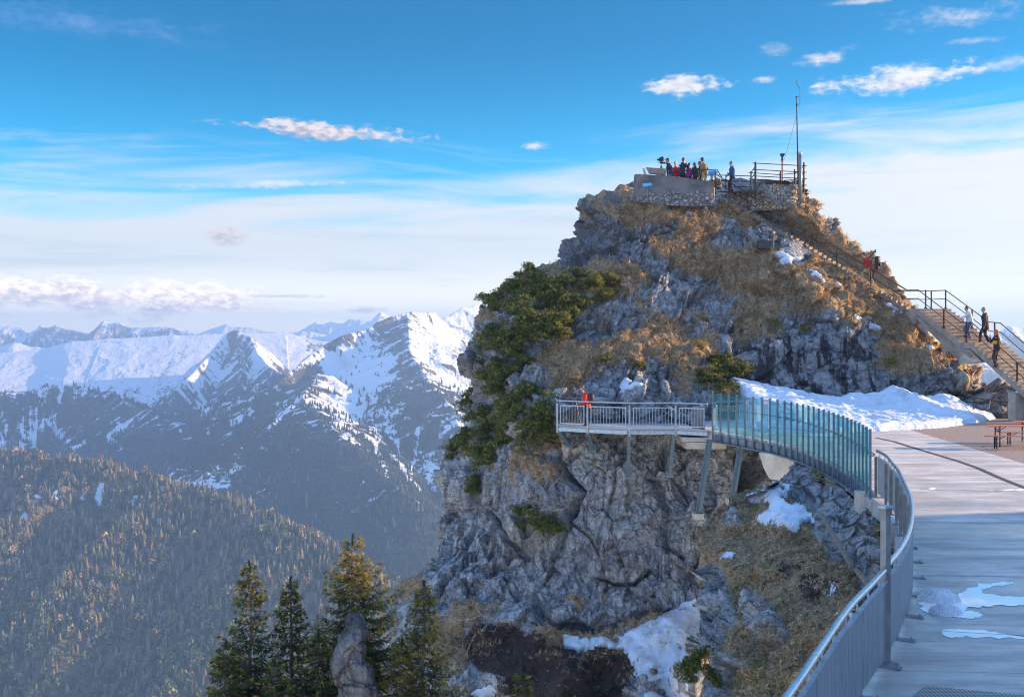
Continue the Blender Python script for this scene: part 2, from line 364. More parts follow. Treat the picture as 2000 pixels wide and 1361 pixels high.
def build_far():
    X, Y, nr, nc = polar(-150, 2120, 0, 6250*SF*1.72, 16400*SF, 260)
    Z, own, gul, stk = ridge_tents(X, Y, at_scale(FAR, SF)); Z = np.maximum(Z, -420*SF)
    V = np.stack([X, Y, Z], 1); V[:, 2] += SF*45*fbm(V/SF/np.array([420, 420, 2000]), 5, 61, 0.55, True)*sstep(V[:, 2], -400*SF, -100*SF)
    n = normals(V, nr, nc); n *= np.sign(n[:, 2:3]); nz = fbm(V/SF/250, 4, 71, 0.6)
    snow = 0.56+(n[:, 2]-0.62)*1.2+0.25*nz
    snow[own == 0] -= 0.10
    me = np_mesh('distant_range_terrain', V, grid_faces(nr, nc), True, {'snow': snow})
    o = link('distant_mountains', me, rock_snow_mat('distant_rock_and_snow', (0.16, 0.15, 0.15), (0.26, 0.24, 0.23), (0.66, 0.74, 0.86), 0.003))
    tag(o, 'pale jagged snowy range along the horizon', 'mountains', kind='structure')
build_far()

HILL = [([(-1000,850,1240),(-300,878,1260),(0,892,1250),(150,910,1230),(300,940,1200),(400,966,1170),(500,1007,1140),(600,1062,1100),(660,1086,1080),(760,1165,1040),(850,1240,1000),(960,1330,960)], 0.50, 0.55, 30, 75)]
def build_hill():
    X, Y, nr, nc = polar(-900, 1400, 760, 420, 1900, 420)
    Z, own, gul, stk = ridge_tents(X, Y, HILL); Z = np.maximum(Z, -620)
    V = np.stack([X, Y, Z], 1); V[:, 2] += 10*fbm(V/np.array([70, 70, 300]), 5, 81, 0.5, True)
    n = normals(V, nr, nc); n *= np.sign(n[:, 2:3]); px, py = px_of(V)
    snow = 0.18+0.2*fbm(V/25, 4, 91, 0.6)
    snow += snow_blobs(px, py, [(70,968,12,6,0,.6),(195,965,9,24,10,.8),(165,970,10,8,0,.6),(215,985,8,12,0,.7),(255,985,14,8,20,.5),(310,1015,14,5,10,.6),(48,1010,7,12,0,.6),(270,975,20,8,30,.4),(290,1080,5,14,-20,.4),(55,1125,5,7,0,.7),(110,965,8,16,20,.4)])
    me = np_mesh('hillside_terrain', V, grid_faces(nr, nc), True, {'snow': snow, 'wood': np.full(len(V), 0.7)})
    o = link('hillside', me, rock_snow_mat('wooded_hill_floor', (0.22, 0.155, 0.11), (0.30, 0.22, 0.16), (0.66, 0.74, 0.86), 0.05, (0.085, 0.066, 0.045)))
    tag(o, 'steep wooded hillside below the viewpoint with a few snow patches', 'hill', kind='structure')
    return V, n, px, py, snow, nr, nc
HILLV = build_hill()

def attr_mat(name, attr='tint', rough=0.85, trans=0.0, mult=1.0):
    m = bpy.data.materials.new(name); m.use_nodes = True; N = NT(m.node_tree)
    out = N.n('ShaderNodeOutputMaterial'); b = N.n('ShaderNodeBsdfPrincipled'); b.inputs['Roughness'].default_value = rough; b.inputs['Specular IOR Level'].default_value = 0.2
    a = N.n('ShaderNodeAttribute', attribute_name=attr).outputs['Color']
    nz = N.noise(N.n('ShaderNodeNewGeometry').outputs['Position'], 3.0, 3, 0.6)
    c = N.mix(0.35, a, N.mix(nz, (0, 0, 0), (1.6, 1.6, 1.6)), 'MULTIPLY'); N.put(b.inputs['Base Color'], c)
    if trans:
        t = N.n('ShaderNodeBsdfTranslucent'); N.put(t.inputs[0], c); mx = N.n('ShaderNodeMixShader'); mx.inputs[0].default_value = trans
        N.put(mx.inputs[1], b.outputs[0]); N.put(mx.inputs[2], t.outputs[0]); N.put(out.inputs[0], mx.outputs[0])
    else: N.put(out.inputs[0], b.outputs[0])
    return m
def conifer_lod(n_tier, n_side, rnd):     # ragged stacked cones, unit height, radius ~0.17
    V, F = [], []
    for t in range(n_tier):
        z0 = 0.12+0.80*t/n_tier; z1 = min(1.0, z0+1.25/n_tier+0.1); r = 0.19*(1-t/n_tier)**0.8+0.012
        b = len(V)
        for s in range(n_side*2):
            a = 2*math.pi*(s+rnd.random()*0.6)/(n_side*2); rr = r*((1.15 if s % 2 == 0 else 0.6)+0.25*rnd.random())
            V.append((rr*math.cos(a), rr*math.sin(a), z0-(0.03 if s % 2 == 0 else -0.03)+0.02*rnd.random()))
        V.append((0, 0, z1))
        for s in range(n_side*2): F.append((b+s, b+(s+1) % (n_side*2), b+n_side*2))
    return np.array(V, float), np.array(F)
def broad_lod(rnd):
    V, F = [], []
    for q in range(22):                    # leafless-looking rounded crown made of loose clumps
        a = rnd.random()*6.28; zz = 0.35+0.6*rnd.random(); rr = 0.26*math.sqrt(max(0, 1-((zz-0.62)/0.40)**2))*rnd.random()**0.4
        c = np.array((rr*math.cos(a), rr*math.sin(a), zz)); s = 0.05+0.05*rnd.random(); b = len(V)
        for _ in range(5): V.append(c+np.array((rnd.gauss(0, s), rnd.gauss(0, s), rnd.gauss(0, s))))
        F += [(b, b+1, b+2), (b, b+2, b+3), (b, b+3, b+4), (b+1, b+2, b+4)]
    b = len(V); V += [np.array((0.012, 0, 0)), np.array((-0.012, 0.01, 0)), np.array((0, 0, 0.6))]; F.append((b, b+1, b+2))
    return np.array(V, float), np.array(F)
def scatter_trees(name, V, mask, count, hts, seed, protos, tintf, label):
    rs = np.random.RandomState(seed); w = mask/mask.sum(); idx = rs.choice(len(V), count, p=w)
    out_v, out_f, out_c = [], [], []; base = 0
    pos = V[idx]+rs.uniform(-1, 1, (count, 3))*np.array([2, 2, 0]); kind = tintf(pos, rs)
    for t, (pv, pf) in enumerate(protos):
        sel = np.where(kind[0] == t)[0]
        if not len(sel): continue
        p = pos[sel]; h = hts[0]+(hts[1]-hts[0])*rs.rand(len(sel))**1.5; a = rs.rand(len(sel))*6.28
        ca, sa = np.cos(a), np.sin(a)
        vx = pv[None, :, 0]*ca[:, None]-pv[None, :, 1]*sa[:, None]; vy = pv[None, :, 0]*sa[:, None]+pv[None, :, 1]*ca[:, None]
        q = np.stack([vx, vy, np.broadcast_to(pv[None, :, 2], vx.shape)], -1)*h[:, None, None]+p[:, None, :]; q[:, :, 2] -= 0.6
        out_v.append(q.reshape(-1, 3)); out_f.append((pf[None]+(np.arange(len(sel))*len(pv))[:, None, None]+base).reshape(-1, 3))
        out_c.append(np.repeat(kind[1][sel], len(pv), 0)); base += len(sel)*len(pv)
    me = np_mesh(name+'_mesh', np.concatenate(out_v), np.concatenate(out_f), False, {'tint': np.concatenate(out_c)})
    o = link(name, me, attr_mat(name+'_foliage')); tag(o, label, 'forest', kind='stuff'); return o
def forests():
    rnd = random.Random(4)
    protos = [conifer_lod(4, 4, rnd), conifer_lod(5, 4, rnd), broad_lod(rnd), broad_lod(rnd)]
    V, n, px, py, snow, nr, nc = HILLV
    area = np.abs(np.gradient(V[:, 1].reshape(nr, nc), axis=0)*np.gradient(V[:, 0].reshape(nr, nc), axis=1)).ravel()
    vis = ((px > -60) & (px < 1000) & (py < 1420) & (V[:, 1] < 1330)).astype(float)
    mask = area*vis*(0.35+sstep(fbm(V/60, 3, 5), -0.3, 0.3))*(1-0.9*sstep(snow, 0.4, 0.5))
    def tf(pos, rs):
        k = rs.rand(len(pos)); low = sstep(-pos[:, 2], 230, 300); cl = fbm(pos/35, 3, 77)
        broad = (k < 0.10+0.28*low+0.25*cl).astype(int)
        typ = np.where(broad, 2+(rs.rand(len(pos)) < .5), (rs.rand(len(pos)) < .5).astype(int))
        dark = np.array((0.060, 0.068, 0.038)); tan = np.array((0.30, 0.235, 0.15)); grn = np.array((0.20, 0.23, 0.10)); mid = np.array((0.19, 0.155, 0.09))
        c = np.where((rs.rand(len(pos)) < 0.42)[:, None], mid, dark)
        c = np.where(broad[:, None].astype(bool), np.where((rs.rand(len(pos)) < 0.25+0.6*low)[:, None], grn, tan), c)
        c = np.where(((rs.rand(len(pos)) < 0.10) & (broad == 0))[:, None], tan*0.8, c)
        return typ, (c*(0.7+0.6*rs.rand(len(pos), 1))).astype(np.float32)
    scatter_trees('forest', V, mask, 19000, (6, 15), 3, protos, tf, 'mixed spruce and larch wood covering the near hillside')
    V, n, px, py, snow, wood, nr, nc = MIDV
    area = np.abs(np.gradient(V[:, 1].reshape(nr, nc), axis=0)*np.gradient(V[:, 0].reshape(nr, nc), axis=1)).ravel()
    mask = area*((px > -60) & (px < 1000) & (V[:, 1] < 4300*SM) & (py < 1250))*(0.01+wood)*(sstep(fbm(V/70, 3, 15), -0.35, 0.3)+0.05)*(1-0.85*sstep(snow, 0.45, 0.6))
    def tf2(pos, rs):
        c = np.array((0.022, 0.032, 0.022))*(0.6+0.9*rs.rand(len(pos), 1)); g = (rs.rand(len(pos)) < 0.12) & (pos[:, 2] < -240)
        c = np.where(g[:, None], np.array((0.10, 0.13, 0.06)), c)
        return (rs.rand(len(pos)) < .5).astype(int), c.astype(np.float32)
    scatter_trees('mountain_forest', V, mask, 15000, (7, 16), 8, [conifer_lod(2, 3, rnd), conifer_lod(3, 3, rnd)], tf2, 'dark conifer wood on the far mountain flanks')
if not globals().get("QUICK"): forests()

def build_haze():
    # one closed box of even air round the whole scene
    x0, x1, y0, y1, z0, z1 = -5200, 5600, -300, 7000, -640, 150
    V = [(x, y, z) for z in (z0, z1) for y in (y0, y1) for x in (x0, x1)]
    F = [(0, 2, 3, 1), (4, 5, 7, 6), (0, 1, 5, 4), (2, 6, 7, 3), (0, 4, 6, 2), (1, 3, 7, 5)]
    me = np_mesh('haze_box', V, F, False)
    m = bpy.data.materials.new('mountain_air'); m.use_nodes = True; N = NT(m.node_tree)
    out = N.n('ShaderNodeOutputMaterial'); v = N.n('ShaderNodeVolumePrincipled')
    v.inputs['Color'].default_value = (0.29, 0.52, 0.95, 1); v.inputs['Density'].default_value = HAZE_DENSITY; v.inputs['Anisotropy'].default_value = 0.25
    v.inputs['Density Attribute'].default_value = ''; v.inputs['Color Attribute'].default_value = ''; v.inputs['Temperature Attribute'].default_value = ''
    N.put(out.inputs['Volume'], v.outputs[0])
    tag(link('haze', me, m), 'pale blue air fading the far mountains', 'haze', kind='stuff')
HAZE_DENSITY = 2.3e-4
build_haze()
# ---------------------------------------------------------------- near ground: the summit rock, the knoll under the terrace
def depth_field(ctrl, px, py, power=2.6, sm=25.0):
    """smooth depth interpolated from control points (px, py, Y)"""
    num = np.zeros(len(px)); den = np.zeros(len(px))
    for x, y, d in ctrl:
        r2 = (px-x)**2+(py-y)**2+sm*sm; w = r2**(-power/2); num += w*d; den += w
    return num/den
def cover_blobs(px, py, blobs):
    r = np.zeros(len(px))
    for x, y, rx, ry, w in blobs:
        u = (px-x)/rx; v = (py-y)/ry; r += w*np.exp(-(u*u+v*v)**1.3)
    return r
def sheet(L, Rr, y0, y1, nr, nc, ctrl, roll_w, roll_d, back_d, nback, edge_pow=2.0):
    """closed loop per height row: front between the silhouettes, then round the back"""
    pys = np.linspace(y0, y1, nr); l = np.interp(pys, [a[1] for a in L], [a[0] for a in L]); r = np.interp(pys, [a[1] for a in Rr], [a[0] for a in Rr])
    t = np.linspace(0, 1, nc); e = 0.10
    u = t.copy()
    U = np.broadcast_to(u, (nr, nc)); PX = l[:, None]+(r-l)[:, None]*U; PY = np.broadcast_to(pys[:, None], (nr, nc))
    Y = depth_field(ctrl, PX.ravel(), PY.ravel()).reshape(nr, nc)
    dl = (PX-l[:, None]); dr = (r[:, None]-PX)
    def rl(d, w, dep): q = np.clip(1-d/w, 0, 1); return dep*(1-np.sqrt(np.clip(1-q*q, 0, 1)))
    Y = Y+rl(dl, roll_w[0], roll_d[0])+rl(dr, roll_w[1], roll_d[1])
    # back side
    tb = np.linspace(0, 1, nback+2)[1:-1]; PXb = r[:, None]+(l-r)[:, None]*tb
    Yb = Y[:, -1:]+(Y[:, :1]-Y[:, -1:])*tb + back_d*np.sin(tb*math.pi)
    PXa = np.concatenate([PX, PXb], 1); Ya = np.concatenate([Y, Yb], 1); PYa = np.broadcast_to(pys[:, None], PXa.shape)
    V = np.stack([(PXa-CX)*Ya/FPX, Ya, CAMH+(HY-PYa)*Ya/FPX], -1)
    return V, nc+nback
def loop_normals(G3):
    du = np.roll(G3, -1, 1)-np.roll(G3, 1, 1); dv = np.gradient(G3, axis=0); n = np.cross(du, dv)
    return n/np.maximum(np.linalg.norm(n, axis=2, keepdims=True), 1e-9)
def smooth_rows(A, k):
    for _ in range(k):
        A = (np.roll(A, 1, 1)+np.roll(A, -1, 1)+2*A)/4
        B = A.copy(); B[1:-1] = (A[:-2]+A[2:]+2*A[1:-1])/4; A = B
    return A

def ground_mat(name='limestone_and_turf'):
    m = bpy.data.materials.new(name); m.use_nodes = True; N = NT(m.node_tree)
    out = N.n('ShaderNodeOutputMaterial'); b = N.n('ShaderNodeBsdfPrincipled'); b.inputs['Roughness'].default_value = 0.92; b.inputs['Specular IOR Level'].default_value = 0.12
    N.put(out.inputs[0], b.outputs[0]); pos = N.n('ShaderNodeNewGeometry').outputs['Position']
    A = lambda k: N.n('ShaderNodeAttribute', attribute_name=k).outputs['Fac']
    n1 = N.noise(pos, 0.55, 8, 0.65); n2 = N.noise(pos, 3.2, 8, 0.68); n3 = N.noise(pos, 14, 5, 0.7)
    # limestone: blue-grey, pale lichen crust, darker mottling, tan fresh faces
    rk = N.mix(N.ss(n2, 0.36, 0.64), (0.38, 0.41, 0.46), (0.62, 0.66, 0.72))
    n5 = N.noise(pos, 4.5, 5, 0.75); n6 = N.noise(pos, 1.4, 6, 0.7)
    rk = N.mix(N.m('MULTIPLY', N.ss(n5, 0.52, 0.62), 0.6), rk, (0.74, 0.77, 0.81))
    rk = N.mix(N.m('MULTIPLY', N.m('SUBTRACT', 1.0, N.ss(n5, 0.35, 0.43)), 0.6), rk, (0.15, 0.155, 0.17))
    rk = N.mix(N.m('MULTIPLY', N.m('SUBTRACT', 1.0, N.ss(n6, 0.36, 0.46)), 0.35), rk, (0.19, 0.20, 0.22))
    vc = N.n('ShaderNodeTexVoronoi', feature='DISTANCE_TO_EDGE'); vc.inputs['Scale'].default_value = 1.1; wq = N.n('ShaderNodeVectorMath', operation='ADD'); N.put(wq.inputs[0], pos); N.put(wq.inputs[1], N.noise(pos, 1.1, 6, 0.75, out=1)); N.put(vc.inputs['Vector'], wq.outputs[0])
    rk = N.mix(N.m('MULTIPLY', N.m('SUBTRACT', 1.0, N.ss(vc.outputs['Distance'], 0.0, 0.035)), 0.8), rk, (0.04, 0.035, 0.035))
    rk = N.mix(N.m('MULTIPLY', N.m('SUBTRACT', 1.0, N.ss(n3, 0.30, 0.44)), 0.5), rk, (0.14, 0.135, 0.135))
    rk = N.mix(N.m('MULTIPLY', A('tan'), N.ss(n1, 0.35, 0.6)), rk, (0.58, 0.48, 0.38))
    rk = N.mix(N.m('MULTIPLY', A('darkened'), 0.75), rk, N.mix(n5, (0.09, 0.095, 0.115), (0.27, 0.28, 0.32)))  # shade of the upper-left face painted in as darker rock
    # downward water streaks
    stx = N.n('ShaderNodeMapping'); stx.inputs['Scale'].default_value = (1.6, 1.6, 0.10); N.put(stx.inputs[0], pos)
    sn = N.noise(stx.outputs[0], 1.3, 6, 0.65)
    rk = N.mix(N.m('MULTIPLY', A('streak'), N.ss(sn, 0.46, 0.56)), rk, (0.075, 0.07, 0.08))
    rk = N.mix(N.m('MULTIPLY', A('streak'), N.m('MULTIPLY', N.m('SUBTRACT', 1.0, N.ss(sn, 0.30, 0.42)), 0.6)), rk, (0.50, 0.46, 0.42))
    rk = N.mix(N.m('MULTIPLY', A('crack'), 0.75), rk, (0.05, 0.043, 0.04))
    # turf: straw tussocks with olive moss
    gr = N.mix(N.ss(n3, 0.32, 0.66), (0.24, 0.165, 0.10), (0.66, 0.51, 0.34))
    gr = N.mix(N.m('MULTIPLY', N.ss(n2, 0.50, 0.68), 0.75), gr, (0.24, 0.14, 0.06))
    gr = N.mix(N.m('MULTIPLY', N.m('SUBTRACT', 1.0, N.ss(n5, 0.34, 0.44)), 0.7), gr, (0.06, 0.042, 0.03))
    gr = N.mix(A('moss'), gr, N.mix(n3, (0.045, 0.055, 0.014), (0.18, 0.19, 0.035)))
    so = N.mix(N.ss(n5, 0.58, 0.66), N.mix(n2, (0.05, 0.037, 0.033), (0.14, 0.105, 0.09)), (0.30, 0.29, 0.29))
    e = N.m('ADD', N.m('MULTIPLY', N.m('SUBTRACT', n3, 0.5), 0.9), N.m('MULTIPLY', N.m('SUBTRACT', n2, 0.5), 0.8))
    c = N.mix(N.ss(N.m('ADD', A('grass'), e), 0.44, 0.56), rk, gr)
    c = N.mix(N.ss(N.m('ADD', A('soil'), e), 0.44, 0.56), c, so)
    N.put(b.inputs['Base Color'], c)
    bp = N.n('ShaderNodeBump'); bp.inputs['Strength'].default_value = 1.0; bp.inputs['Distance'].default_value = 0.22
    vo = N.n('ShaderNodeTexVoronoi', feature='DISTANCE_TO_EDGE'); vo.inputs['Scale'].default_value = 2.2
    wv = N.n('ShaderNodeVectorMath', operation='ADD'); N.put(wv.inputs[0], pos); N.put(wv.inputs[1], N.noise(pos, 1.5, 4, 0.6, out=1)); N.put(vo.inputs['Vector'], wv.outputs[0])
    N.put(bp.inputs['Height'], N.m('ADD', N.m('ADD', N.m('ADD', n2, n5), N.m('MULTIPLY', n3, 0.6)), N.m('MULTIPLY', N.ss(vo.outputs['Distance'], 0.0, 0.12), 0.35)))
    N.put(b.inputs['Normal'], bp.outputs[0]); return m
GMAT = ground_mat()
def snow_mat():
    m = bpy.data.materials.new('old_snow'); m.use_nodes = True; N = NT(m.node_tree)
    out = N.n('ShaderNodeOutputMaterial'); b = N.n('ShaderNodeBsdfPrincipled'); N.put(out.inputs[0], b.outputs[0])
    b.inputs['Roughness'].default_value = 0.6; b.inputs['Specular IOR Level'].default_value = 0.3
    pos = N.n('ShaderNodeNewGeometry').outputs['Position']; n = N.noise(pos, 6, 6, 0.65); n2 = N.noise(pos, 1.2, 6, 0.6); n3 = N.noise(pos, 22, 4, 0.7)
    c = N.mix(N.ss(n2, 0.42, 0.72), (0.60, 0.70, 0.84), (0.47, 0.56, 0.70))
    dirt = N.n('ShaderNodeAttribute', attribute_name='dirt').outputs['Fac']
    c = N.mix(N.m('MULTIPLY', dirt, N.ss(n3, 0.40, 0.62)), c, (0.30, 0.27, 0.25))
    c = N.mix(N.m('MULTIPLY', N.ss(n3, 0.66, 0.74), 0.5), c, (0.2, 0.18, 0.16))
    N.put(b.inputs['Base Color'], c)
    bp = N.n('ShaderNodeBump'); bp.inputs['Strength'].default_value = 0.8; bp.inputs['Distance'].default_value = 0.10; N.put(bp.inputs['Height'], N.m('ADD', n, n2)); N.put(b.inputs['Normal'], bp.outputs[0]); return m
SNOW = snow_mat()

def rock_shape(V, rough=1.0, seed=0, dip=0.5, st=(1, 1, 1)):
    """blocky displacement height (metres) and crack weight for limestone, beds dipping to the left"""
    ca, sa = math.cos(dip), math.sin(dip)
    q = np.stack([V[:, 0]*ca+V[:, 2]*sa, V[:, 1], -V[:, 0]*sa+V[:, 2]*ca], 1)
    q = q/np.array(st)+0.5*np.stack([fbm(V/3.0, 3, seed+1), fbm(V/3.0, 3, seed+2), fbm(V/3.0, 3, seed+3)], 1)
    f1, e1 = facets(q/np.array([3.4, 3.4, 1.9]), seed+10, 1.5, 1.5)
    f2, e2 = facets(q/np.array([1.15, 1.2, 0.72]), seed+20, 1.5, 1.2)
    f3, e3 = facets(q/np.array([0.42, 0.45, 0.28]), seed+30, 1.3, 1.0)
    f4, e4 = facets(q/np.array([0.17, 0.18, 0.13]), seed+35, 1.2, 1.2)
    h = 0.50*f1+0.32*f2+0.15*f3+0.055*f4+0.45*fbm(V/6.0, 4, seed+40, 0.55)+0.12*fbm(V/0.8, 4, seed+50, 0.6)+0.10*fbm(V/1.6, 5, seed+60, 0.6, True)
    brk = sstep(fbm(V/2.0, 3, seed+70), -0.25, 0.25)
    cr = np.maximum(0.9*brk*(1-sstep(e1, 0.0, 0.05)), 0.7*brk*(1-sstep(e2, 0.0, 0.07)))
    h = h-0.22*brk*(1-sstep(e1, 0.0, 0.07))-0.10*brk*(1-sstep(e2, 0.0, 0.10))
    return h*rough, np.maximum(cr, 0.35*(1-sstep(e3, 0, 0.10)))
def tussocks(V, seed, size=0.62):
    p = V+0.25*np.stack([fbm(V/0.8, 2, seed+1), fbm(V/0.8, 2, seed+2), V[:, 0]*0], 1)
    f1, f2, r, o = worley(p/size, seed, 0.9); f1b, _, _, _ = worley(p/(size*0.45), seed+9, 0.9)
    return 0.62*size*(1-np.clip(f1, 0, 1)**1.6)*(0.4+r[:, 0])+0.14*size*(1-f1b)+0.42*fbm(V/np.array((3.2, 3.2, 1.5)), 4, seed+4, 0.55)

L_ROCK = [(1243,352),(1238,358),(1205,372),(1188,385),(1150,396),(1134,402),(1127,430),(1124,462),(1104,482),(1099,500),(1103,524),(1010,545),(975,575),(940,625),(926,648),(912,672),(910,700),(920,730),(925,780),(915,830),(900,870),(868,900),(861,930),(872,960),(885,1000),(876,1050),(858,1095),(820,1118),(785,1142),(748,1190),(722,1240),(705,1300),(690,1420),(640,1560)]
R_ROCK = [(1568,352),(1572,382),(1592,400),(1604,420),(1618,436),(1636,458),(1652,470),(1674,492),(1700,516),(1722,534),(1745,560),(1770,592),(1800,625),(1830,668),(1880,712),(1930,735),(1960,752),(1972,768),(2000,800),(2060,860),(2200,900),(2350,1000),(2350,1560)]
ROCK_CTRL = [(1243,352,60),(1320,395,58.6),(1395,395,58.2),(1470,400,60),(1570,385,60.5),(1568,352,61),(1640,460,59),
 (1400,388,60),(1462,428,58.9),(1520,466,58.0),(1586,508,57.1),(1645,548,56.2),(1715,588,55.3),(1765,606,54.4),(1440,440,58.2),(1500,480,57.4),(1560,520,56.4),(1620,560,55.6),(1690,610,54.6),
 (1240,400,58),(1130,400,58.5),(1130,460,57.5),(1105,500,56.5),(1200,480,56.3),(1300,450,57.4),(1380,450,57.3),(1300,520,55.6),(1400,540,55.8),(1200,560,54.5),(1100,560,54.5),(1000,600,54.5),
 (1480,560,54.6),(1500,500,55.6),(1545,520,53.8),(1590,565,52.0),(1630,610,51.0),(1660,655,50.4),(1600,520,56.2),(1620,545,55.8),(1650,560,55.8),(1670,590,55.2),(1700,625,54.9),(1740,660,54.2),(1800,655,53.3),(1830,682,52.0),(1868,708,50.9),(1250,620,52.8),(1350,640,52.8),(1450,640,52.6),(1150,650,52),(1050,680,52),(950,680,54),
 (1500,690,51.2),(1600,690,51.2),(1680,720,50.8),(1750,740,50.6),(1820,750,50.3),(1900,760,50),(1500,770,50.2),(1600,785,50.2),(1700,790,50.2),(1800,790,50.2),(1900,790,49.8),(1960,790,49.8),
 (1400,720,49.6),(1330,720,50),(1250,720,49.8),(1180,730,49.2),(1120,740,49),(1050,760,49.8),(950,780,52),
 (1400,790,47.8),(1330,800,47.4),(1250,800,47.2),(1180,800,47.4),(1100,800,48),(1030,850,48.6),(950,860,50.5),(900,900,51.5),
 (1110,870,46.8),(1160,885,46.0),(1230,930,45.6),(1310,930,45.3),(1380,900,45.4),(1450,890,46.5),(1500,900,47),(1550,900,47),(1365,1010,43.6),(1430,975,44.0),(1480,960,45),
 (1150,960,45.6),(1060,960,46.8),(960,980,48.4),(890,1000,50.5),(1250,1030,44.8),(1150,1060,45.2),(1050,1060,46.3),(950,1070,47.4),(1200,1130,44.0),(1320,1100,44.4),(1400,1100,44.6),
 (1200,1220,43.4),(1120,1230,43.4),(1300,1190,43.8),(1350,1170,43.2),(1000,1160,45.0),(920,1160,46),(850,1180,46.5),(800,1200,45.5),(760,1260,44.5),(900,1240,44),(1000,1230,43),
 (1050,1260,41.8),(1180,1280,40.6),(1240,1300,39.6),(1100,1340,38.0),(980,1330,39.5),(880,1330,41),(800,1330,42.5),(720,1330,43.5),(1300,1260,40.4),(1330,1330,37.2),(1260,1361,36.8),(1100,1440,35),(1300,1450,33.5),(900,1450,37.5),(1600,1200,44),(1700,1100,45),(1900,1000,46),(2100,1000,47),(1600,1450,38),(700,1450,41),
 (1700,900,50),(1900,880,50),(2100,880,50),(2300,950,50)]
GRASS_ROCK = [ # brown turf areas (+) and bare rock (-)
 (1290,420,60,26,.5),(1380,430,50,40,.5),(1210,410,40,25,.3),(1480,430,60,45,.25),(1340,500,50,60,.4),(1430,520,80,50,.45),(1510,560,90,60,.6),(1620,520,60,60,.5),(1600,590,60,50,.4),
 (1690,590,60,40,.7),(1760,650,70,40,.8),(1840,690,60,25,.8),(1730,690,60,30,.5),(1640,560,60,40,.5),(1400,620,80,40,.45),(1290,660,70,50,.4),(1330,700,60,30,.3),(1180,680,50,30,.25),(1230,690,50,30,.3),(1120,690,40,30,.4),(1130,735,40,18,.5),(1260,560,60,20,.3),
 (1060,560,60,30,.3),(1640,480,40,30,.2),(1690,540,30,30,.2),(1700,720,60,25,.5),(1800,725,70,18,.4),(1100,860,40,50,.2),(1100,920,50,40,.3),(1240,1140,30,10,.1),(970,1180,50,20,.4),(1090,1170,70,20,.25),(880,1130,40,20,.2),(820,1150,30,12,.3),(1410,860,40,14,.2),
 (1180,450,50,70,-.5),(1130,500,30,60,-.5),(1250,480,40,40,-.3),(1360,590,60,35,-.6),(1300,570,50,22,-.3),(1180,620,50,50,-.4),(1130,650,40,40,-.3),(1220,640,50,26,-.3),(1430,475,60,30,-.5),(1540,460,40,20,-.2),(1600,620,60,50,-.7),(1560,700,130,70,-1.0),(1640,700,90,60,-.9),(1740,770,100,40,-1),
 (1300,740,120,30,-.35),(1480,720,60,40,-.4),(1240,780,120,24,-.4),(1600,440,30,40,-.4),(1520,390,50,16,-.4),(1950,750,60,30,-.8),(1900,745,40,20,-.5),(1200,930,140,80,-.8),(1380,960,120,60,-.8),(1200,1080,250,110,-1),(950,1080,110,100,-1),(1400,1120,100,80,-.8),(880,960,40,80,-.8),(1680,480,26,30,-.3),(1500,520,50,14,-.3),(1440,590,40,16,-.4),(1510,640,20,16,-.3)]
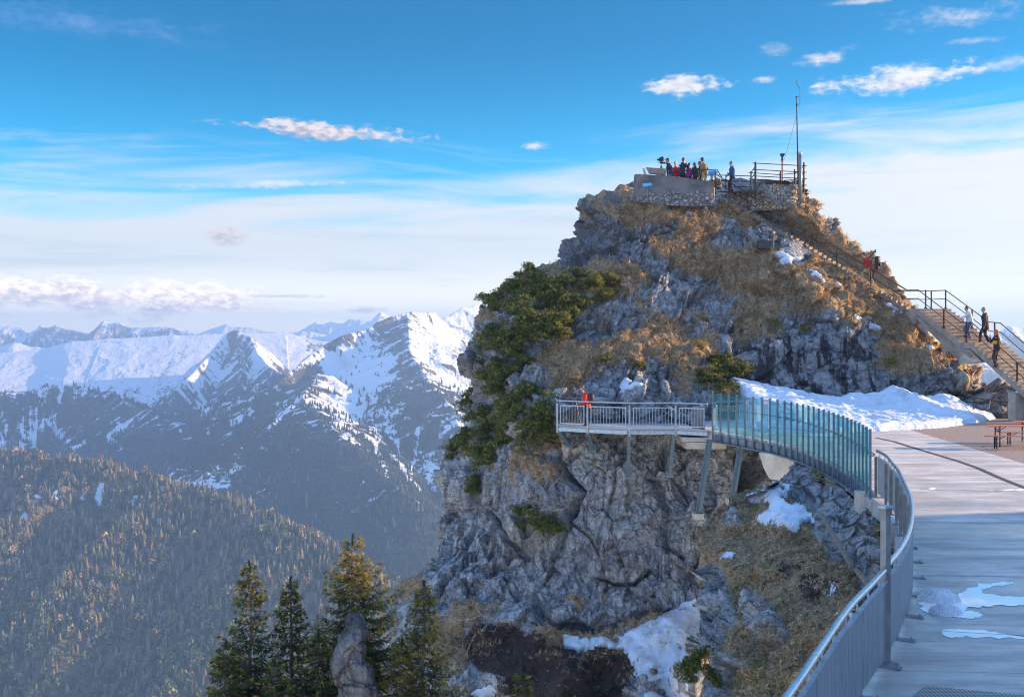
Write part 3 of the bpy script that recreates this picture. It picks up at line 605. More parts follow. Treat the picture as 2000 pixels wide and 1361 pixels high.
def build_rock():
    nr, nc, nb = 860, 860, 24
    V3, nl = sheet(L_ROCK, R_ROCK, 352, 1520, nr, nc, ROCK_CTRL, (150, 90), (5.0, 3.5), 9.0, nb)
    V3 = smooth_rows(V3, 2); n3 = loop_normals(smooth_rows(V3, 10)); V = V3.reshape(-1, 3); n = n3.reshape(-1, 3)
    if n[nl*200+nc//2][1] > 0: n = -n
    px, py = px_of(V); up = n[:, 2]
    front = np.zeros((nr, nl), bool); front[:, :nc] = True; front = front.ravel()
    h, cr = rock_shape(V, 1.0, 0)
    h2, cr2 = rock_shape(V, 0.80, 1300, 0.12, (0.8, 0.8, 3.4)); lw = sstep(py, 830, 930); h = h*(1-lw)+h2*lw; cr = cr*(1-lw)+cr2*lw*0.55
    nz = fbm(V/2.2, 5, 301, 0.6); nz2 = fbm(V/0.9, 4, 311, 0.6)
    bias = cover_blobs(px, py, GRASS_ROCK)
    g = 0.25+0.9*(up-0.30)+1.05*bias+1.05*nz+0.55*nz2-0.45*h
    g = np.where((py > 1290), g-0.5, g)
    soil = -0.6+1.9*np.maximum.reduce([np.exp(-(((px-1110)/160)**2+((py-1320)/70)**2)**2), np.exp(-(((px-990)/90)**2+((py-1270)/60)**2)**2), 0.42*np.exp(-(((px-1070)/55)**2+((py-880)/70)**2)**2)])+0.5*nz+0.4*nz2
    soil += 0.75*np.exp(-(((px-1430)/60)**2+((py-862)/14)**2)**2)+0.7*np.exp(-(((px-1390)/50)**2+((py-885)/20)**2)**2)
    gm = sstep(g, 0.40, 0.60); sm_ = sstep(soil, 0.4, 0.6); soft = np.maximum(gm, sm_)
    wall = np.exp(-(((px-1600)/220)**2+((py-720)/70)**2)**3)          # smoother water-streaked face above the snow bank
    low = sstep(py, 1010, 1080)*(1-sstep(py, 1200, 1250))
    amp = np.where(front, 1.0, 0.5)*(1-0.78*wall)*(1-0.25*low)
    # deep clefts and overhang lines seen in the photo
    def cleft(pts, w, d):
        r = np.zeros(len(px))
        for (x1, y1), (x2, y2) in zip(pts[:-1], pts[1:]):
            t = np.clip(((px-x1)*(x2-x1)+(py-y1)*(y2-y1))/((x2-x1)**2+(y2-y1)**2), 0, 1)
            dd = np.hypot(px-x1-t*(x2-x1), py-y1-t*(y2-y1))+4*nz; r = np.maximum(r, np.exp(-(dd/w)**2))
        return -d*r
    cl = cleft([(1085,860),(1090,900),(1130,960),(1110,1000)], 9, 1.6)+cleft([(1300,880),(1270,930),(1300,990),(1300,1060),(1340,1090)], 6, 0.8)+cleft([(1480,900),(1440,960),(1420,1010)], 16, 1.6)\
        +cleft([(1040,1170),(1060,1200),(1110,1225),(1200,1232),(1260,1200),(1320,1205)], 8, 0.9)+cleft([(1160,1120),(1200,1142),(1240,1140),(1270,1110)], 4, 0.6)+cleft([(1405,700),(1415,740)], 14, 0.8)\
        +cleft([(1290,760),(1250,775),(1200,760)], 5, 0.6)+cleft([(925,650),(935,700),(925,760)], 8, 0.8)+cleft([(960,1000),(1000,1060),(1030,1090)], 5, 0.7)+cleft([(1880,730),(1905,760),(1930,775)], 6, 0.7)+cleft([(1365,840),(1420,856),(1490,870)], 8, 0.9)
    disp = amp*h*(1-0.72*soft)+soft*(tussocks(V, 401)*gm+0.35*nz2*sm_+0.2*nz)+cl
    # keep the seats of walls, stairs and platform clear
    keep = 1-0.8*np.exp(-(((px-1320)/110)**2+((py-372)/26)**2)**2)
    Vd = V+n*(disp*keep)[:, None]
    # bed of the upper stairs: the rock stands back behind them
    sx = np.array([1408, 1770]); sy = np.interp(px, sx, [380, 604]); sY = 1/np.interp(px, sx, [1/59.4, 1/54.35])
    up_ = sy-py; band = sstep(up_, -9, -3)*(1-sstep(up_, 22, 60))*sstep(px, 1390, 1405)*(1-sstep(px, 1775, 1800)); band = band*front
    need = sY+0.25+1.25*sstep(up_, -2, 14)+0.02*np.clip(up_, 0, 60)
    Vd[:, 1] = Vd[:, 1]+band*np.maximum(need-Vd[:, 1], 0)
    # turf just below the steps laps against them
    lap = sstep(up_, -60, -10)*(1-sstep(up_, -9, -4))*sstep(px, 1395, 1410)*(1-sstep(px, 1760, 1780)); Vd[:, 1] = np.where(lap > 0, np.maximum(Vd[:, 1], sY-0.60-0.03*np.clip(-up_, 0, 60)), Vd[:, 1])
    top_ = (Vd[:, 1] < 63.5) & (py < 420)
    Vd[:, 2] = np.where(top_ & (px > 1246) & (px < 1478), np.minimum(Vd[:, 2], 12.22), np.where(top_ & (px >= 1478) & (px < 1572), np.minimum(Vd[:, 2], 12.70), Vd[:, 2]))
    tan = 0.9*np.exp(-(((px-1930)/70)**2+((py-745)/40)**2)**2)+0.8*np.exp(-(((px-1640)/60)**2+((py-420)/60)**2)**2)+0.55*np.exp(-(((px-1200)/60)**2+((py-1110)/40)**2)**2)+0.5*np.exp(-(((px-1010)/60)**2+((py-1050)/60)**2)**2)+0.35*np.exp(-(((px-1140)/60)**2+((py-870)/30)**2)**2)+0.1*wall+0.5*np.exp(-(((px-1860)/60)**2+((py-770)/40)**2)**2)+0.02
    moss = -0.15+0.55*np.exp(-(((px-1700)/60)**2+((py-480)/60)**2)**2)*0.5+0.8*np.exp(-(((px-1650)/40)**2+((py-660)/60)**2)**2)*0.7+0.45*np.exp(-(((px-1740)/60)**2+((py-700)/24)**2)**2)+0.3*nz2
    streak = np.clip(1.5*wall+0.5*low+0.45*np.exp(-(((px-930)/80)**2+((py-1030)/110)**2)**2), 0, 1)
    me = np_mesh('summit_rock_surface', Vd, grid_faces(nr, nl, True), False,
                 {'grass': g*0.9, 'soil': soil, 'crack': cr*(1-soft), 'tan': np.clip(tan, 0, 1), 'moss': np.clip(moss, 0, 1), 'streak': streak, 'darkened': np.clip(0.75*np.exp(-(((px-1150)/130)**2+((py-470)/110)**2)**2)+0.5*np.exp(-(((px-915)/40)**2+((py-720)/120)**2)**2)+0.25*sstep(-py, -850, -700)+0.3*wall, 0, 1)})  # last attribute: painted shade, strongest on the upper-left face
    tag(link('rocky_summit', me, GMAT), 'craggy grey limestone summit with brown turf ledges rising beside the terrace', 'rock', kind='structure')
    return Vd.reshape(nr, nl, 3)[:, :nc], n.reshape(nr, nl, 3)[:, :nc], gm.reshape(nr, nl)[:, :nc], px.reshape(nr, nl)[:, :nc], py.reshape(nr, nl)[:, :nc], sm_.reshape(nr, nl)[:, :nc]
ROCKV, ROCKN, ROCKG, ROCKPX, ROCKPY, ROCKS = build_rock()
_pxd, _pyd = px_of(ROCKV.reshape(-1, 3)); _pxd = _pxd.reshape(ROCKG.shape); _pyd = _pyd.reshape(ROCKG.shape)
def rock_at(px, py):             # nearest-to-camera point of the rock surface under this direction
    d2 = (_pxd-px)**2+(_pyd-py)**2; near = d2 < max(16.0, d2.min()*1.5)
    yy = np.where(near, ROCKV[:, :, 1], 1e9); k = np.argmin(yy); return ROCKV.reshape(-1, 3)[k].copy(), ROCKN.reshape(-1, 3)[k].copy()
class Picker:                    # fast screen-direction lookup into a surface (for patches and tufts)
    def __init__(s, V):
        s.V = V.reshape(-1, 3); x, y = px_of(s.V); s.c = 4.0; s.x0, s.y0 = 300.0, 200.0; s.w = 520; s.h = 340
        ix = ((x-s.x0)/s.c).astype(int); iy = ((y-s.y0)/s.c).astype(int); ok = (ix >= 0) & (ix < s.w) & (iy >= 0) & (iy < s.h)
        k = np.where(ok)[0]; key = iy[k]*s.w+ix[k]; o = np.argsort(-s.V[k, 1]); s.t = np.full(s.w*s.h, -1); s.t[key[o]] = k[o]
    def __call__(s, px, py):
        ix = np.clip(((np.asarray(px)-s.x0)/s.c).astype(int), 0, s.w-1); iy = np.clip(((np.asarray(py)-s.y0)/s.c).astype(int), 0, s.h-1); return s.t[iy*s.w+ix]

# ---- knoll: turf slope with a rubble bank, between the cliff and the terrace edge
L_KN = [(1562,893),(1557,905),(1532,924),(1500,941),(1462,957),(1425,977),(1396,997),(1374,1018),(1366,1050),(1362,1100),(1362,1160),(1368,1200),(1360,1250),(1368,1290),(1372,1340),(1350,1400),(1330,1500)]
R_KN = [(1600,893),(1700,960),(1760,1050),(1800,1100),(1800,1500)]
KN_CTRL = [(1500,895,36.5),(1560,900,35),(1640,930,31),(1700,970,28.0),(1720,1010,25.5),(1745,1060,21.5),(1450,960,35),(1560,960,32),(1640,985,28.5),(1700,1050,24),(1740,1100,19.5),(1380,1020,34),(1450,1040,31),(1540,1040,28),(1620,1060,25.5),(1680,1100,21.5),
 (1370,1120,31),(1440,1120,27),(1520,1120,24.5),(1600,1140,21.5),(1660,1180,17.5),(1380,1200,27),(1450,1220,23),(1520,1240,20),(1590,1240,17.3),(1640,1250,15.2),(1400,1300,22.5),(1470,1310,19),(1540,1320,16),(1600,1340,13.8),(1400,1400,18.5),(1500,1420,15.5),(1600,1450,12.5),(1420,1500,15.5),(1560,1500,12.8),(1800,1200,13),(1800,1500,9.5),(1800,1100,17)]
def build_knoll():
    nr, nc, nb = 560, 430, 12
    V3, nl = sheet(L_KN, R_KN, 893, 1480, nr, nc, KN_CTRL, (60, 5), (2.6, 0.1), 3.0, nb)
    V3 = smooth_rows(V3, 2); n3 = loop_normals(smooth_rows(V3, 8)); V = V3.reshape(-1, 3); n = n3.reshape(-1, 3)
    if n[nl*200+nc//2][1] > 0: n = -n
    px, py = px_of(V); V_z = V[:, 2]
    h, cr = rock_shape(V*1.6, 0.55, 700, -0.4)
    nz = fbm(V/1.6, 5, 701, 0.6); nz2 = fbm(V/0.5, 4, 711, 0.6)
    # rubble bank below the glass fence
    rub = np.clip(np.exp(-(((px-1650)/70)**2+((py-1010)/70)**2)**2)+np.exp(-(((px-1580)/60)**2+((py-940)/34)**2)**2)+np.exp(-(((px-1700)/40)**2+((py-1090)/50)**2)**2), 0, 1)
    f1, f2, rr, off = worley(V/np.array([0.75, 0.75, 0.6])+0.3*np.stack([nz, nz2, nz], 1), 733, 0.9)
    stone = 0.42*(1-np.clip(f1*1.25, 0, 1)**2.2)*(0.35+0.9*rr[:, 0]); scr = (1-sstep(f2-f1, 0.02, 0.16))
    g = 1.0+0.30*nz-0.22*h-1.25*rub
    g -= cover_blobs(px, py, [(1500,1225,34,26,1.3),(1385,1160,24,80,.9),(1370,1230,18,40,1.0),(1425,1010,20,16,1.2),(1440,1290,40,20,.5),(1395,1300,40,40,.4),(1560,950,14,50,.5),(1405,1190,18,40,.5),(1380,1360,60,40,.6)])
    gm = sstep(g, .4, .6)
    moss = 0.12+0.3*nz+0.25*nz2+0.3*np.exp(-(((px-1450)/60)**2+((py-960)/40)**2)**2)
    soil = -0.1+0.55*nz2+0.5*nz+0.5*np.exp(-(((px-1560)/90)**2+((py-1130)/70)**2)**2)+0.25*rub
    disp = h*(1-gm)*(1-rub)+gm*(tussocks(V, 741, 0.42)*0.9+0.1*nz)+rub*stone*1.15
    crack = np.maximum(cr*(1-gm)*(1-rub), rub*scr)
    Vd = V+n*(disp*sstep(V_z, 30, -0.2) if False else disp)[:, None]
    # never above the underside of the terrace slab
    Vd[:, 2] = np.minimum(Vd[:, 2], -0.45-0.0*Vd[:, 1])
    me = np_mesh('knoll_surface', Vd, grid_faces(nr, nl, True), True, {'grass': g*0.9, 'soil': soil, 'crack': crack, 'tan': np.clip(0.2+0.9*rub*rr[:, 1], 0, 1)*0.6, 'moss': np.clip(moss, 0, 1), 'streak': np.zeros(len(V))})
    tag(link('grassy_slope', me, GMAT), 'turf and rubble slope dropping away below the terrace railing', 'slope', kind='structure')
    return Vd.reshape(nr, nl, 3)[:, :nc], n.reshape(nr, nl, 3)[:, :nc], gm.reshape(nr, nl)[:, :nc]
KNV, KNN, KNG = build_knoll()
PK_R = Picker(ROCKV); PK_K = Picker(KNV)
# ---------------------------------------------------------------- simple shape builder
class MB:
    def __init__(s): s.V = []; s.F = []; s.M = []
    def add(s, V, F, m=0):
        b = len(s.V); s.V += [tuple(map(float, v)) for v in V]; s.F += [tuple(b+i for i in f) for f in F]; s.M += [m]*len(F); return s
    def box(s, c, d, rz=0.0, m=0, bev=0.0):
        x, y, z = d[0]/2, d[1]/2, d[2]/2; ca, sa = math.cos(rz), math.sin(rz)
        Q = [(-x,-y,-z),(x,-y,-z),(x,y,-z),(-x,y,-z),(-x,-y,z),(x,-y,z),(x,y,z),(-x,y,z)]
        V = [(c[0]+a*ca-b*sa, c[1]+a*sa+b*ca, c[2]+e) for a, b, e in Q]
        return s.add(V, [(0,3,2,1),(4,5,6,7),(0,1,5,4),(1,2,6,5),(2,3,7,6),(3,0,4,7)], m)
    def bar(s, p, q, w, h, m=0, up=(0, 0, 1)):          # rectangular bar from p to q, w sideways, h along up
        p = Vector([float(v) for v in p]); q = Vector([float(v) for v in q]); t = (q-p).normalized(); u = Vector(up)
        if abs(t.dot(u)) > 0.98: u = Vector((0, 1, 0)) if abs(t.y) < 0.9 else Vector((1, 0, 0))
        sd_ = t.cross(u).normalized(); u = sd_.cross(t).normalized()
        V = [e+sd_*a*w/2+u*b*h/2 for e in (p, q) for a, b in ((-1,-1),(1,-1),(1,1),(-1,1))]
        return s.add(V, [(0,1,2,3),(7,6,5,4),(0,4,5,1),(1,5,6,2),(2,6,7,3),(3,7,4,0)], m)
    def tube(s, pts, r, n=8, m=0, cap=True):
        pts = [Vector([float(v) for v in p]) for p in pts]; rs = r if isinstance(r, (list, tuple)) else [r]*len(pts)
        V = []; pu = None
        for i, p in enumerate(pts):
            t = ((pts[min(i+1, len(pts)-1)]-p).normalized()+(p-pts[max(i-1, 0)]).normalized())
            t = t.normalized() if t.length > 1e-6 else Vector((0, 0, 1))
            if pu is None:
                u = t.cross(Vector((0, 0, 1)));  u = t.cross(Vector((0, 1, 0))) if u.length < 1e-3 else u
            else: u = pu-t*pu.dot(t)
            u.normalize(); pu = u; w = t.cross(u)
            for k in range(n):
                a = 2*math.pi*k/n; V.append(p+(u*math.cos(a)+w*math.sin(a))*rs[i])
        F = [(i*n+k, i*n+(k+1) % n, (i+1)*n+(k+1) % n, (i+1)*n+k) for i in range(len(pts)-1) for k in range(n)]
        if cap: F += [tuple(range(n-1, -1, -1)), tuple((len(pts)-1)*n+k for k in range(n))]
        return s.add(V, F, m)
    def lathe(s, c, prof, n=16, m=0):                   # prof [(r, z)]
        V = [(c[0]+r*math.cos(2*math.pi*k/n), c[1]+r*math.sin(2*math.pi*k/n), c[2]+z) for r, z in prof for k in range(n)]
        F = [(i*n+k, i*n+(k+1) % n, (i+1)*n+(k+1) % n, (i+1)*n+k) for i in range(len(prof)-1) for k in range(n)]
        return s.add(V, F+[tuple(range(n-1, -1, -1)), tuple((len(prof)-1)*n+k for k in range(n))], m)
    def ellip(s, c, r, n=10, m=0, M=None):
        V = []; rows = max(5, n//2+1)
        for i in range(rows+1):
            ph = math.pi*i/rows
            for k in range(n):
                a = 2*math.pi*k/n; v = Vector((r[0]*math.sin(ph)*math.cos(a), r[1]*math.sin(ph)*math.sin(a), r[2]*math.cos(ph)))
                if M is not None: v = M@v
                V.append((c[0]+v[0], c[1]+v[1], c[2]+v[2]))
        return s.add(V, [(i*n+k, (i+1)*n+k, (i+1)*n+(k+1) % n, i*n+(k+1) % n) for i in range(rows) for k in range(n)], m)
    def prism(s, poly, z0, z1, m=0):                    # poly of (x, y), counter-clockwise
        n = len(poly); V = [(x, y, z0) for x, y in poly]+[(x, y, z1) for x, y in poly]
        return s.add(V, [tuple(range(n-1, -1, -1)), tuple(range(n, 2*n))]+[(k, (k+1) % n, n+(k+1) % n, n+k) for k in range(n)], m)
    def build(s, name, mat=None, parent=None, smooth=False, bevel=0.0, world=True):
        V = s.V
        if parent is not None and world:                # vertices were given in world space
            mw = Matrix.LocRotScale(parent.location, parent.rotation_euler, parent.scale)
            if parent.parent is not None and parent.type == 'MESH':
                pp = parent.parent; mw = Matrix.LocRotScale(pp.location, pp.rotation_euler, pp.scale)@mw
            inv = mw.inverted(); V = [inv@Vector(v) for v in V]
        me = bpy.data.meshes.new(name); me.from_pydata([tuple(v) for v in V], [], s.F)
        if any(s.M): me.polygons.foreach_set('material_index', s.M)
        if smooth: me.polygons.foreach_set('use_smooth', [True]*len(s.F))
        me.update(); o = link(name, me, mat, parent)
        if bevel:
            md = o.modifiers.new('edge', 'BEVEL'); md.width = bevel; md.segments = 1; md.limit_method = 'ANGLE'
        return o
_mats = {}
def mat(name, col, rough=0.6, metal=0.0, var=0.25, scale=6.0, bump=0.0, col2=None, spec=0.4, alpha=None):
    if name in _mats: return _mats[name]
    m = bpy.data.materials.new(name); m.use_nodes = True; N = NT(m.node_tree)
    out = N.n('ShaderNodeOutputMaterial'); b = N.n('ShaderNodeBsdfPrincipled'); N.put(out.inputs[0], b.outputs[0])
    pos = N.n('ShaderNodeNewGeometry').outputs['Position']; n = N.noise(pos, scale, 6, 0.65)
    c2 = col2 or tuple(max(0, c*(1-var)) for c in col); c1 = col if col2 else tuple(min(1, c*(1+var)) for c in col)
    N.put(b.inputs['Base Color'], N.mix(N.ss(n, 0.3, 0.7), c2, c1))
    b.inputs['Metallic'].default_value = metal; b.inputs['Specular IOR Level'].default_value = spec
    N.put(b.inputs['Roughness'], N.m('ADD', rough-0.08, N.m('MULTIPLY', n, 0.16)))
    if bump:
        bp = N.n('ShaderNodeBump'); bp.inputs['Strength'].default_value = 0.8; bp.inputs['Distance'].default_value = bump
        N.put(bp.inputs['Height'], N.noise(pos, scale*2.5, 6, 0.7)); N.put(b.inputs['Normal'], bp.outputs[0])
    _mats[name] = m; return m
GALV = mat('galvanised_steel', (0.33, 0.41, 0.49), 0.5, 0.45, 0.22, 9.0)
GALVD = mat('weathered_steel_sheet', (0.20, 0.225, 0.25), 0.55, 0.5, 0.25, 4.0)
PAINTB = mat('blue_grey_painted_steel', (0.12, 0.18, 0.23), 0.5, 0.4, 0.2, 5.0)
RUST = mat('rusty_brown_steel', (0.085, 0.05, 0.035), 0.75, 0.3, 0.35, 8.0)
CONC = mat('cast_concrete', (0.40, 0.37, 0.33), 0.85, 0, 0.2, 2.5, 0.01)
CONCD = mat('stained_concrete', (0.17, 0.155, 0.145), 0.9, 0, 0.4, 1.6, 0.02)
CONCW = mat('warm_stair_concrete', (0.34, 0.285, 0.235), 0.9, 0, 0.25, 2.2, 0.01)

# ---------------------------------------------------------------- terrace
FENCE = [(8.37,42.7),(8.75,41.6),(9.2,40.2),(9.7,38.5),(10.0,36.5),(10.05,34.0),(9.86,30.8),(9.5,28.2),(9.02,25.6)]   # glass fence line
RAIL = [(9.02,25.3),(8.85,24.2),(8.5,22.9),(8.15,21.6),(7.65,20.0),(7.04,18.1),(6.45,16.5),(5.78,14.9),(5.2,13.7),(4.76,12.9),(4.5,12.4),(3.98,11.5),(3.46,10.6),(2.44,8.6),(1.2,6.2),(0.3,4.4)]
def smooth_line(pts, n):
    P_ = [Vector((*p, 0)) for p in pts]; out = []
    for i in range(len(P_)-1):
        p0, p1, p2, p3 = P_[max(i-1, 0)], P_[i], P_[i+1], P_[min(i+2, len(P_)-1)]
        for k in range(n):
            t = k/n; out.append(0.5*((2*p1)+(p2-p0)*t+(2*p0-5*p1+4*p2-p3)*t*t+(3*p1-p0-3*p2+p3)*t**3))
    out.append(P_[-1]); return [(v.x, v.y) for v in out]
FEN = smooth_line(FENCE, 4); RAI = smooth_line(RAIL, 4)
def resample(line, step):
    out = [line[0]]; acc = 0.0
    for a, b in zip(line[:-1], line[1:]):
        L = math.dist(a, b); d = step-acc
        while d <= L: out.append((a[0]+(b[0]-a[0])*d/L, a[1]+(b[1]-a[1])*d/L)); d += step
        acc = L-(d-step)
    return out
def terrace_mat():
    m = bpy.data.materials.new('brushed_concrete_paving'); m.use_nodes = True; N = NT(m.node_tree)
    out = N.n('ShaderNodeOutputMaterial'); b = N.n('ShaderNodeBsdfPrincipled'); N.put(out.inputs[0], b.outputs[0])
    pos = N.n('ShaderNodeNewGeometry').outputs['Position']; x, y, z = N.sep(pos)
    mp = N.n('ShaderNodeMapping'); mp.inputs['Scale'].default_value = (0.20, 1.0, 1.0); N.put(mp.inputs[0], pos)
    st = N.noise(mp.outputs[0], 2.2, 7, 0.7); st2 = N.noise(mp.outputs[0], 0.55, 5, 0.6); n = N.noise(pos, 0.5, 7, 0.6); nf = N.noise(pos, 9, 5, 0.7)
    c = N.mix(N.ss(st, 0.34, 0.66), (0.28, 0.30, 0.32), (0.60, 0.60, 0.585))
    c = N.mix(N.m('MULTIPLY', N.ss(n, 0.42, 0.62), 0.45), c, (0.24, 0.23, 0.225))
    st3 = N.noise(mp.outputs[0], 7.0, 6, 0.75); c = N.mix(N.m('MULTIPLY', N.ss(st3, 0.52, 0.70), 0.30), c, (0.16, 0.17, 0.185)); c = N.mix(N.m('MULTIPLY', N.m('SUBTRACT', 1.0, N.ss(st3, 0.30, 0.44)), 0.25), c, (0.58, 0.58, 0.57))
    c = N.mix(N.m('MULTIPLY', N.ss(nf, 0.60, 0.70), 0.35), c, (0.52, 0.51, 0.50)); nd = N.noise(pos, 3.0, 5, 0.7); c = N.mix(N.m('MULTIPLY', N.ss(nd, 0.60, 0.66), 0.3), c, (0.12, 0.115, 0.11))
    # asphalt part of the plaza, beyond a straight edge
    edge = N.m('SUBTRACT', N.m('SUBTRACT', x, 16.0), N.m('MULTIPLY', N.m('SUBTRACT', y, 32.0), 0.075))
    asp = N.ss(edge, -0.03, 0.03)
    c = N.mix(asp, c, N.mix(N.ss(nf, 0.3, 0.7), (0.17, 0.14, 0.13), (0.29, 0.24, 0.22)))
    # slab joints across the walkway
    jt = N.m('ABSOLUTE', N.m('SUBTRACT', N.m('FRACT', N.m('MULTIPLY', N.m('ADD', y, N.m('MULTIPLY', x, 0.06)), 0.2)), 0.5))
    jm = N.m('MULTIPLY', N.m('SUBTRACT', 1.0, N.ss(jt, 0.0, 0.006)), N.m('SUBTRACT', 1.0, asp)); c = N.mix(N.m('MULTIPLY', jm, 0.55), c, (0.06, 0.06, 0.06))
    # wet film: melt water, darker and glossy
    wet = N.m('MULTIPLY', N.ss(st2, 0.42, 0.56), N.m('SUBTRACT', 1.0, N.ss(y, 24, 29)))
    c = N.mix(N.m('MULTIPLY', wet, 0.35), c, (0.16, 0.16, 0.165)); N.put(b.inputs['Base Color'], c)
    rr = N.m('SUBTRACT', 0.80, N.m('MULTIPLY', wet, 0.60)); N.put(b.inputs['Roughness'], N.m('ADD', rr, N.m('MULTIPLY', N.m('SUBTRACT', st, 0.5), 0.15)))
    bp = N.n('ShaderNodeBump'); bp.inputs['Strength'].default_value = 0.4; bp.inputs['Distance'].default_value = 0.006; N.put(bp.inputs['Height'], N.m('ADD', nf, st)); N.put(b.inputs['Normal'], bp.outputs[0])
    return m
def build_terrace():
    edge = [(p[0]+0.14, p[1]) for p in FEN]+[(p[0]-0.14, p[1]) for p in RAI]
    poly = [(-1.5, -4.0), (45, -4.0), (45, 52.5), (7.9, 52.5), (7.9, 44.2)]+edge
    mb = MB(); mb.prism(poly[:], -0.42, 0.0)
    o = mb.build('terrace', terrace_mat()); tag(o, 'pale brushed concrete terrace curving along the railing', 'terrace', kind='structure')
    bm = bmesh.new(); bm.from_mesh(o.data); bmesh.ops.recalc_face_normals(bm, faces=bm.faces); bmesh.ops.triangulate(bm, faces=[f for f in bm.faces if len(f.verts) > 4]); bm.to_mesh(o.data); bm.free()
    # drain channel: curved dark grating line
    pts = [(1712,855),(1745,862),(1780,873),(1820,885),(1870,900),(1910,914),(1950,932),(2000,952),(2080,990)]
    W = [G(*p) for p in pts]; mb = MB()
    for a, b in zip(W[:-1], W[1:]):
        mb.bar((a[0], a[1], 0.003), (b[0]*1.0, b[1], 0.003), 0.17, 0.006)
    t = mb.build('drain_channel', mat('dark_drain_grating', (0.05, 0.04, 0.035), 0.8)); tag(t, 'long dark drain channel curving across the sunlit terrace paving', 'drain')
    # puddles: thin glossy sheets of water, white glare painted into the base colour
    wat = bpy.data.materials.new('glare_white_water'); wat.use_nodes = True; N = NT(wat.node_tree); out = N.n('ShaderNodeOutputMaterial'); b = N.n('ShaderNodeBsdfPrincipled'); N.put(out.inputs[0], b.outputs[0])
    b.inputs['Base Color'].default_value = (0.88, 0.89, 0.90, 1); b.inputs['Roughness'].default_value = 0.4; b.inputs['Specular IOR Level'].default_value = 1.0; b.inputs['Coat Weight'].default_value = 1.0; b.inputs['Coat Roughness'].default_value = 0.02; b.inputs['Coat IOR'].default_value = 1.6
    rnd = random.Random(2)
    def puddle(outline, label):
        Wp = [G(*p) for p in outline]; cx_ = sum(w[0] for w in Wp)/len(Wp); cy_ = sum(w[1] for w in Wp)/len(Wp); V = [(cx_, cy_, 0.006)]; n = len(Wp)
        ring = []
        for i in range(n):
            a, b_ = Wp[i], Wp[(i+1) % n]
            for k in range(5):
                t_ = k/5; ring.append((a[0]+(b_[0]-a[0])*t_+rnd.gauss(0, 0.02)*(k > 0), a[1]+(b_[1]-a[1])*t_+rnd.gauss(0, 0.035)*(k > 0), 0.006))
        me = bpy.data.meshes.new('puddle'); me.from_pydata(ring, [], [tuple(range(len(ring)))]); bm = bmesh.new(); bm.from_mesh(me)
        bmesh.ops.triangulate(bm, faces=bm.faces); bmesh.ops.recalc_face_normals(bm, faces=bm.faces)
        for f in bm.faces:
            if f.normal.z < 0: f.normal_flip()
        bm.to_mesh(me); bm.free()
        tag(link('puddle', me, wat), label, 'puddle', kind='structure')
    puddle([(1806,1160),(1840,1163),(1870,1168),(1890,1150),(1910,1142),(1950,1138),(1980,1136),(1975,1141),(1935,1146),(1915,1152),(1925,1160),(1960,1165),(2010,1166),(2010,1180),(1975,1184),(1955,1181),(1930,1185),(1890,1186),(1885,1194),(1915,1196),(1920,1205),(1890,1208),(1860,1206),(1830,1200),(1800,1192),(1795,1180),(1800,1170)], 'bright branching puddle of melt water around the dirty snow heap')
    puddle([(1830,1232),(1870,1228),(1920,1230),(1960,1238),(2010,1242),(2010,1247),(1960,1246),(1900,1246),(1850,1244)], 'dull thin strip of water in front of the snow heap')
    puddle([(1790,954),(1850,952),(1900,954),(1950,956),(2010,953),(2010,958),(1950,959),(1880,957),(1830,957)], 'narrow bright strip of water across the far terrace paving')
    # tread plate mat at the bottom edge
    a, b_, c_, d_ = G(1806,1342), G(2080,1368), G(2000,1480), G(1720,1420)
    mb = MB(); mb.add([(q[0], q[1], z_) for z_ in (0.004, 0.022) for q in (a, b_, c_, d_)], [(3,2,1,0),(4,5,6,7),(0,1,5,4),(1,2,6,5),(2,3,7,6),(3,0,4,7)])
    mm = bpy.data.materials.new('steel_chequer_plate'); mm.use_nodes = True; N = NT(mm.node_tree); out = N.n('ShaderNodeOutputMaterial'); bs = N.n('ShaderNodeBsdfPrincipled'); N.put(out.inputs[0], bs.outputs[0])
    pos = N.n('ShaderNodeNewGeometry').outputs['Position']; x, y, z = N.sep(pos)
    wv = N.m('MULTIPLY', N.m('SINE', N.m('MULTIPLY', N.m('ADD', x, y), 70)), N.m('SINE', N.m('MULTIPLY', N.m('SUBTRACT', x, y), 70)))
    N.put(bs.inputs['Base Color'], N.mix(N.ss(wv, 0.0, 0.4), (0.10, 0.10, 0.10), (0.42, 0.41, 0.40))); bs.inputs['Roughness'].default_value = 0.5; bs.inputs['Metallic'].default_value = 0.4
    t = mb.build('entrance_grate', mm); tag(t, 'patterned steel grate set in the concrete at the bottom edge', 'grate')
build_terrace()

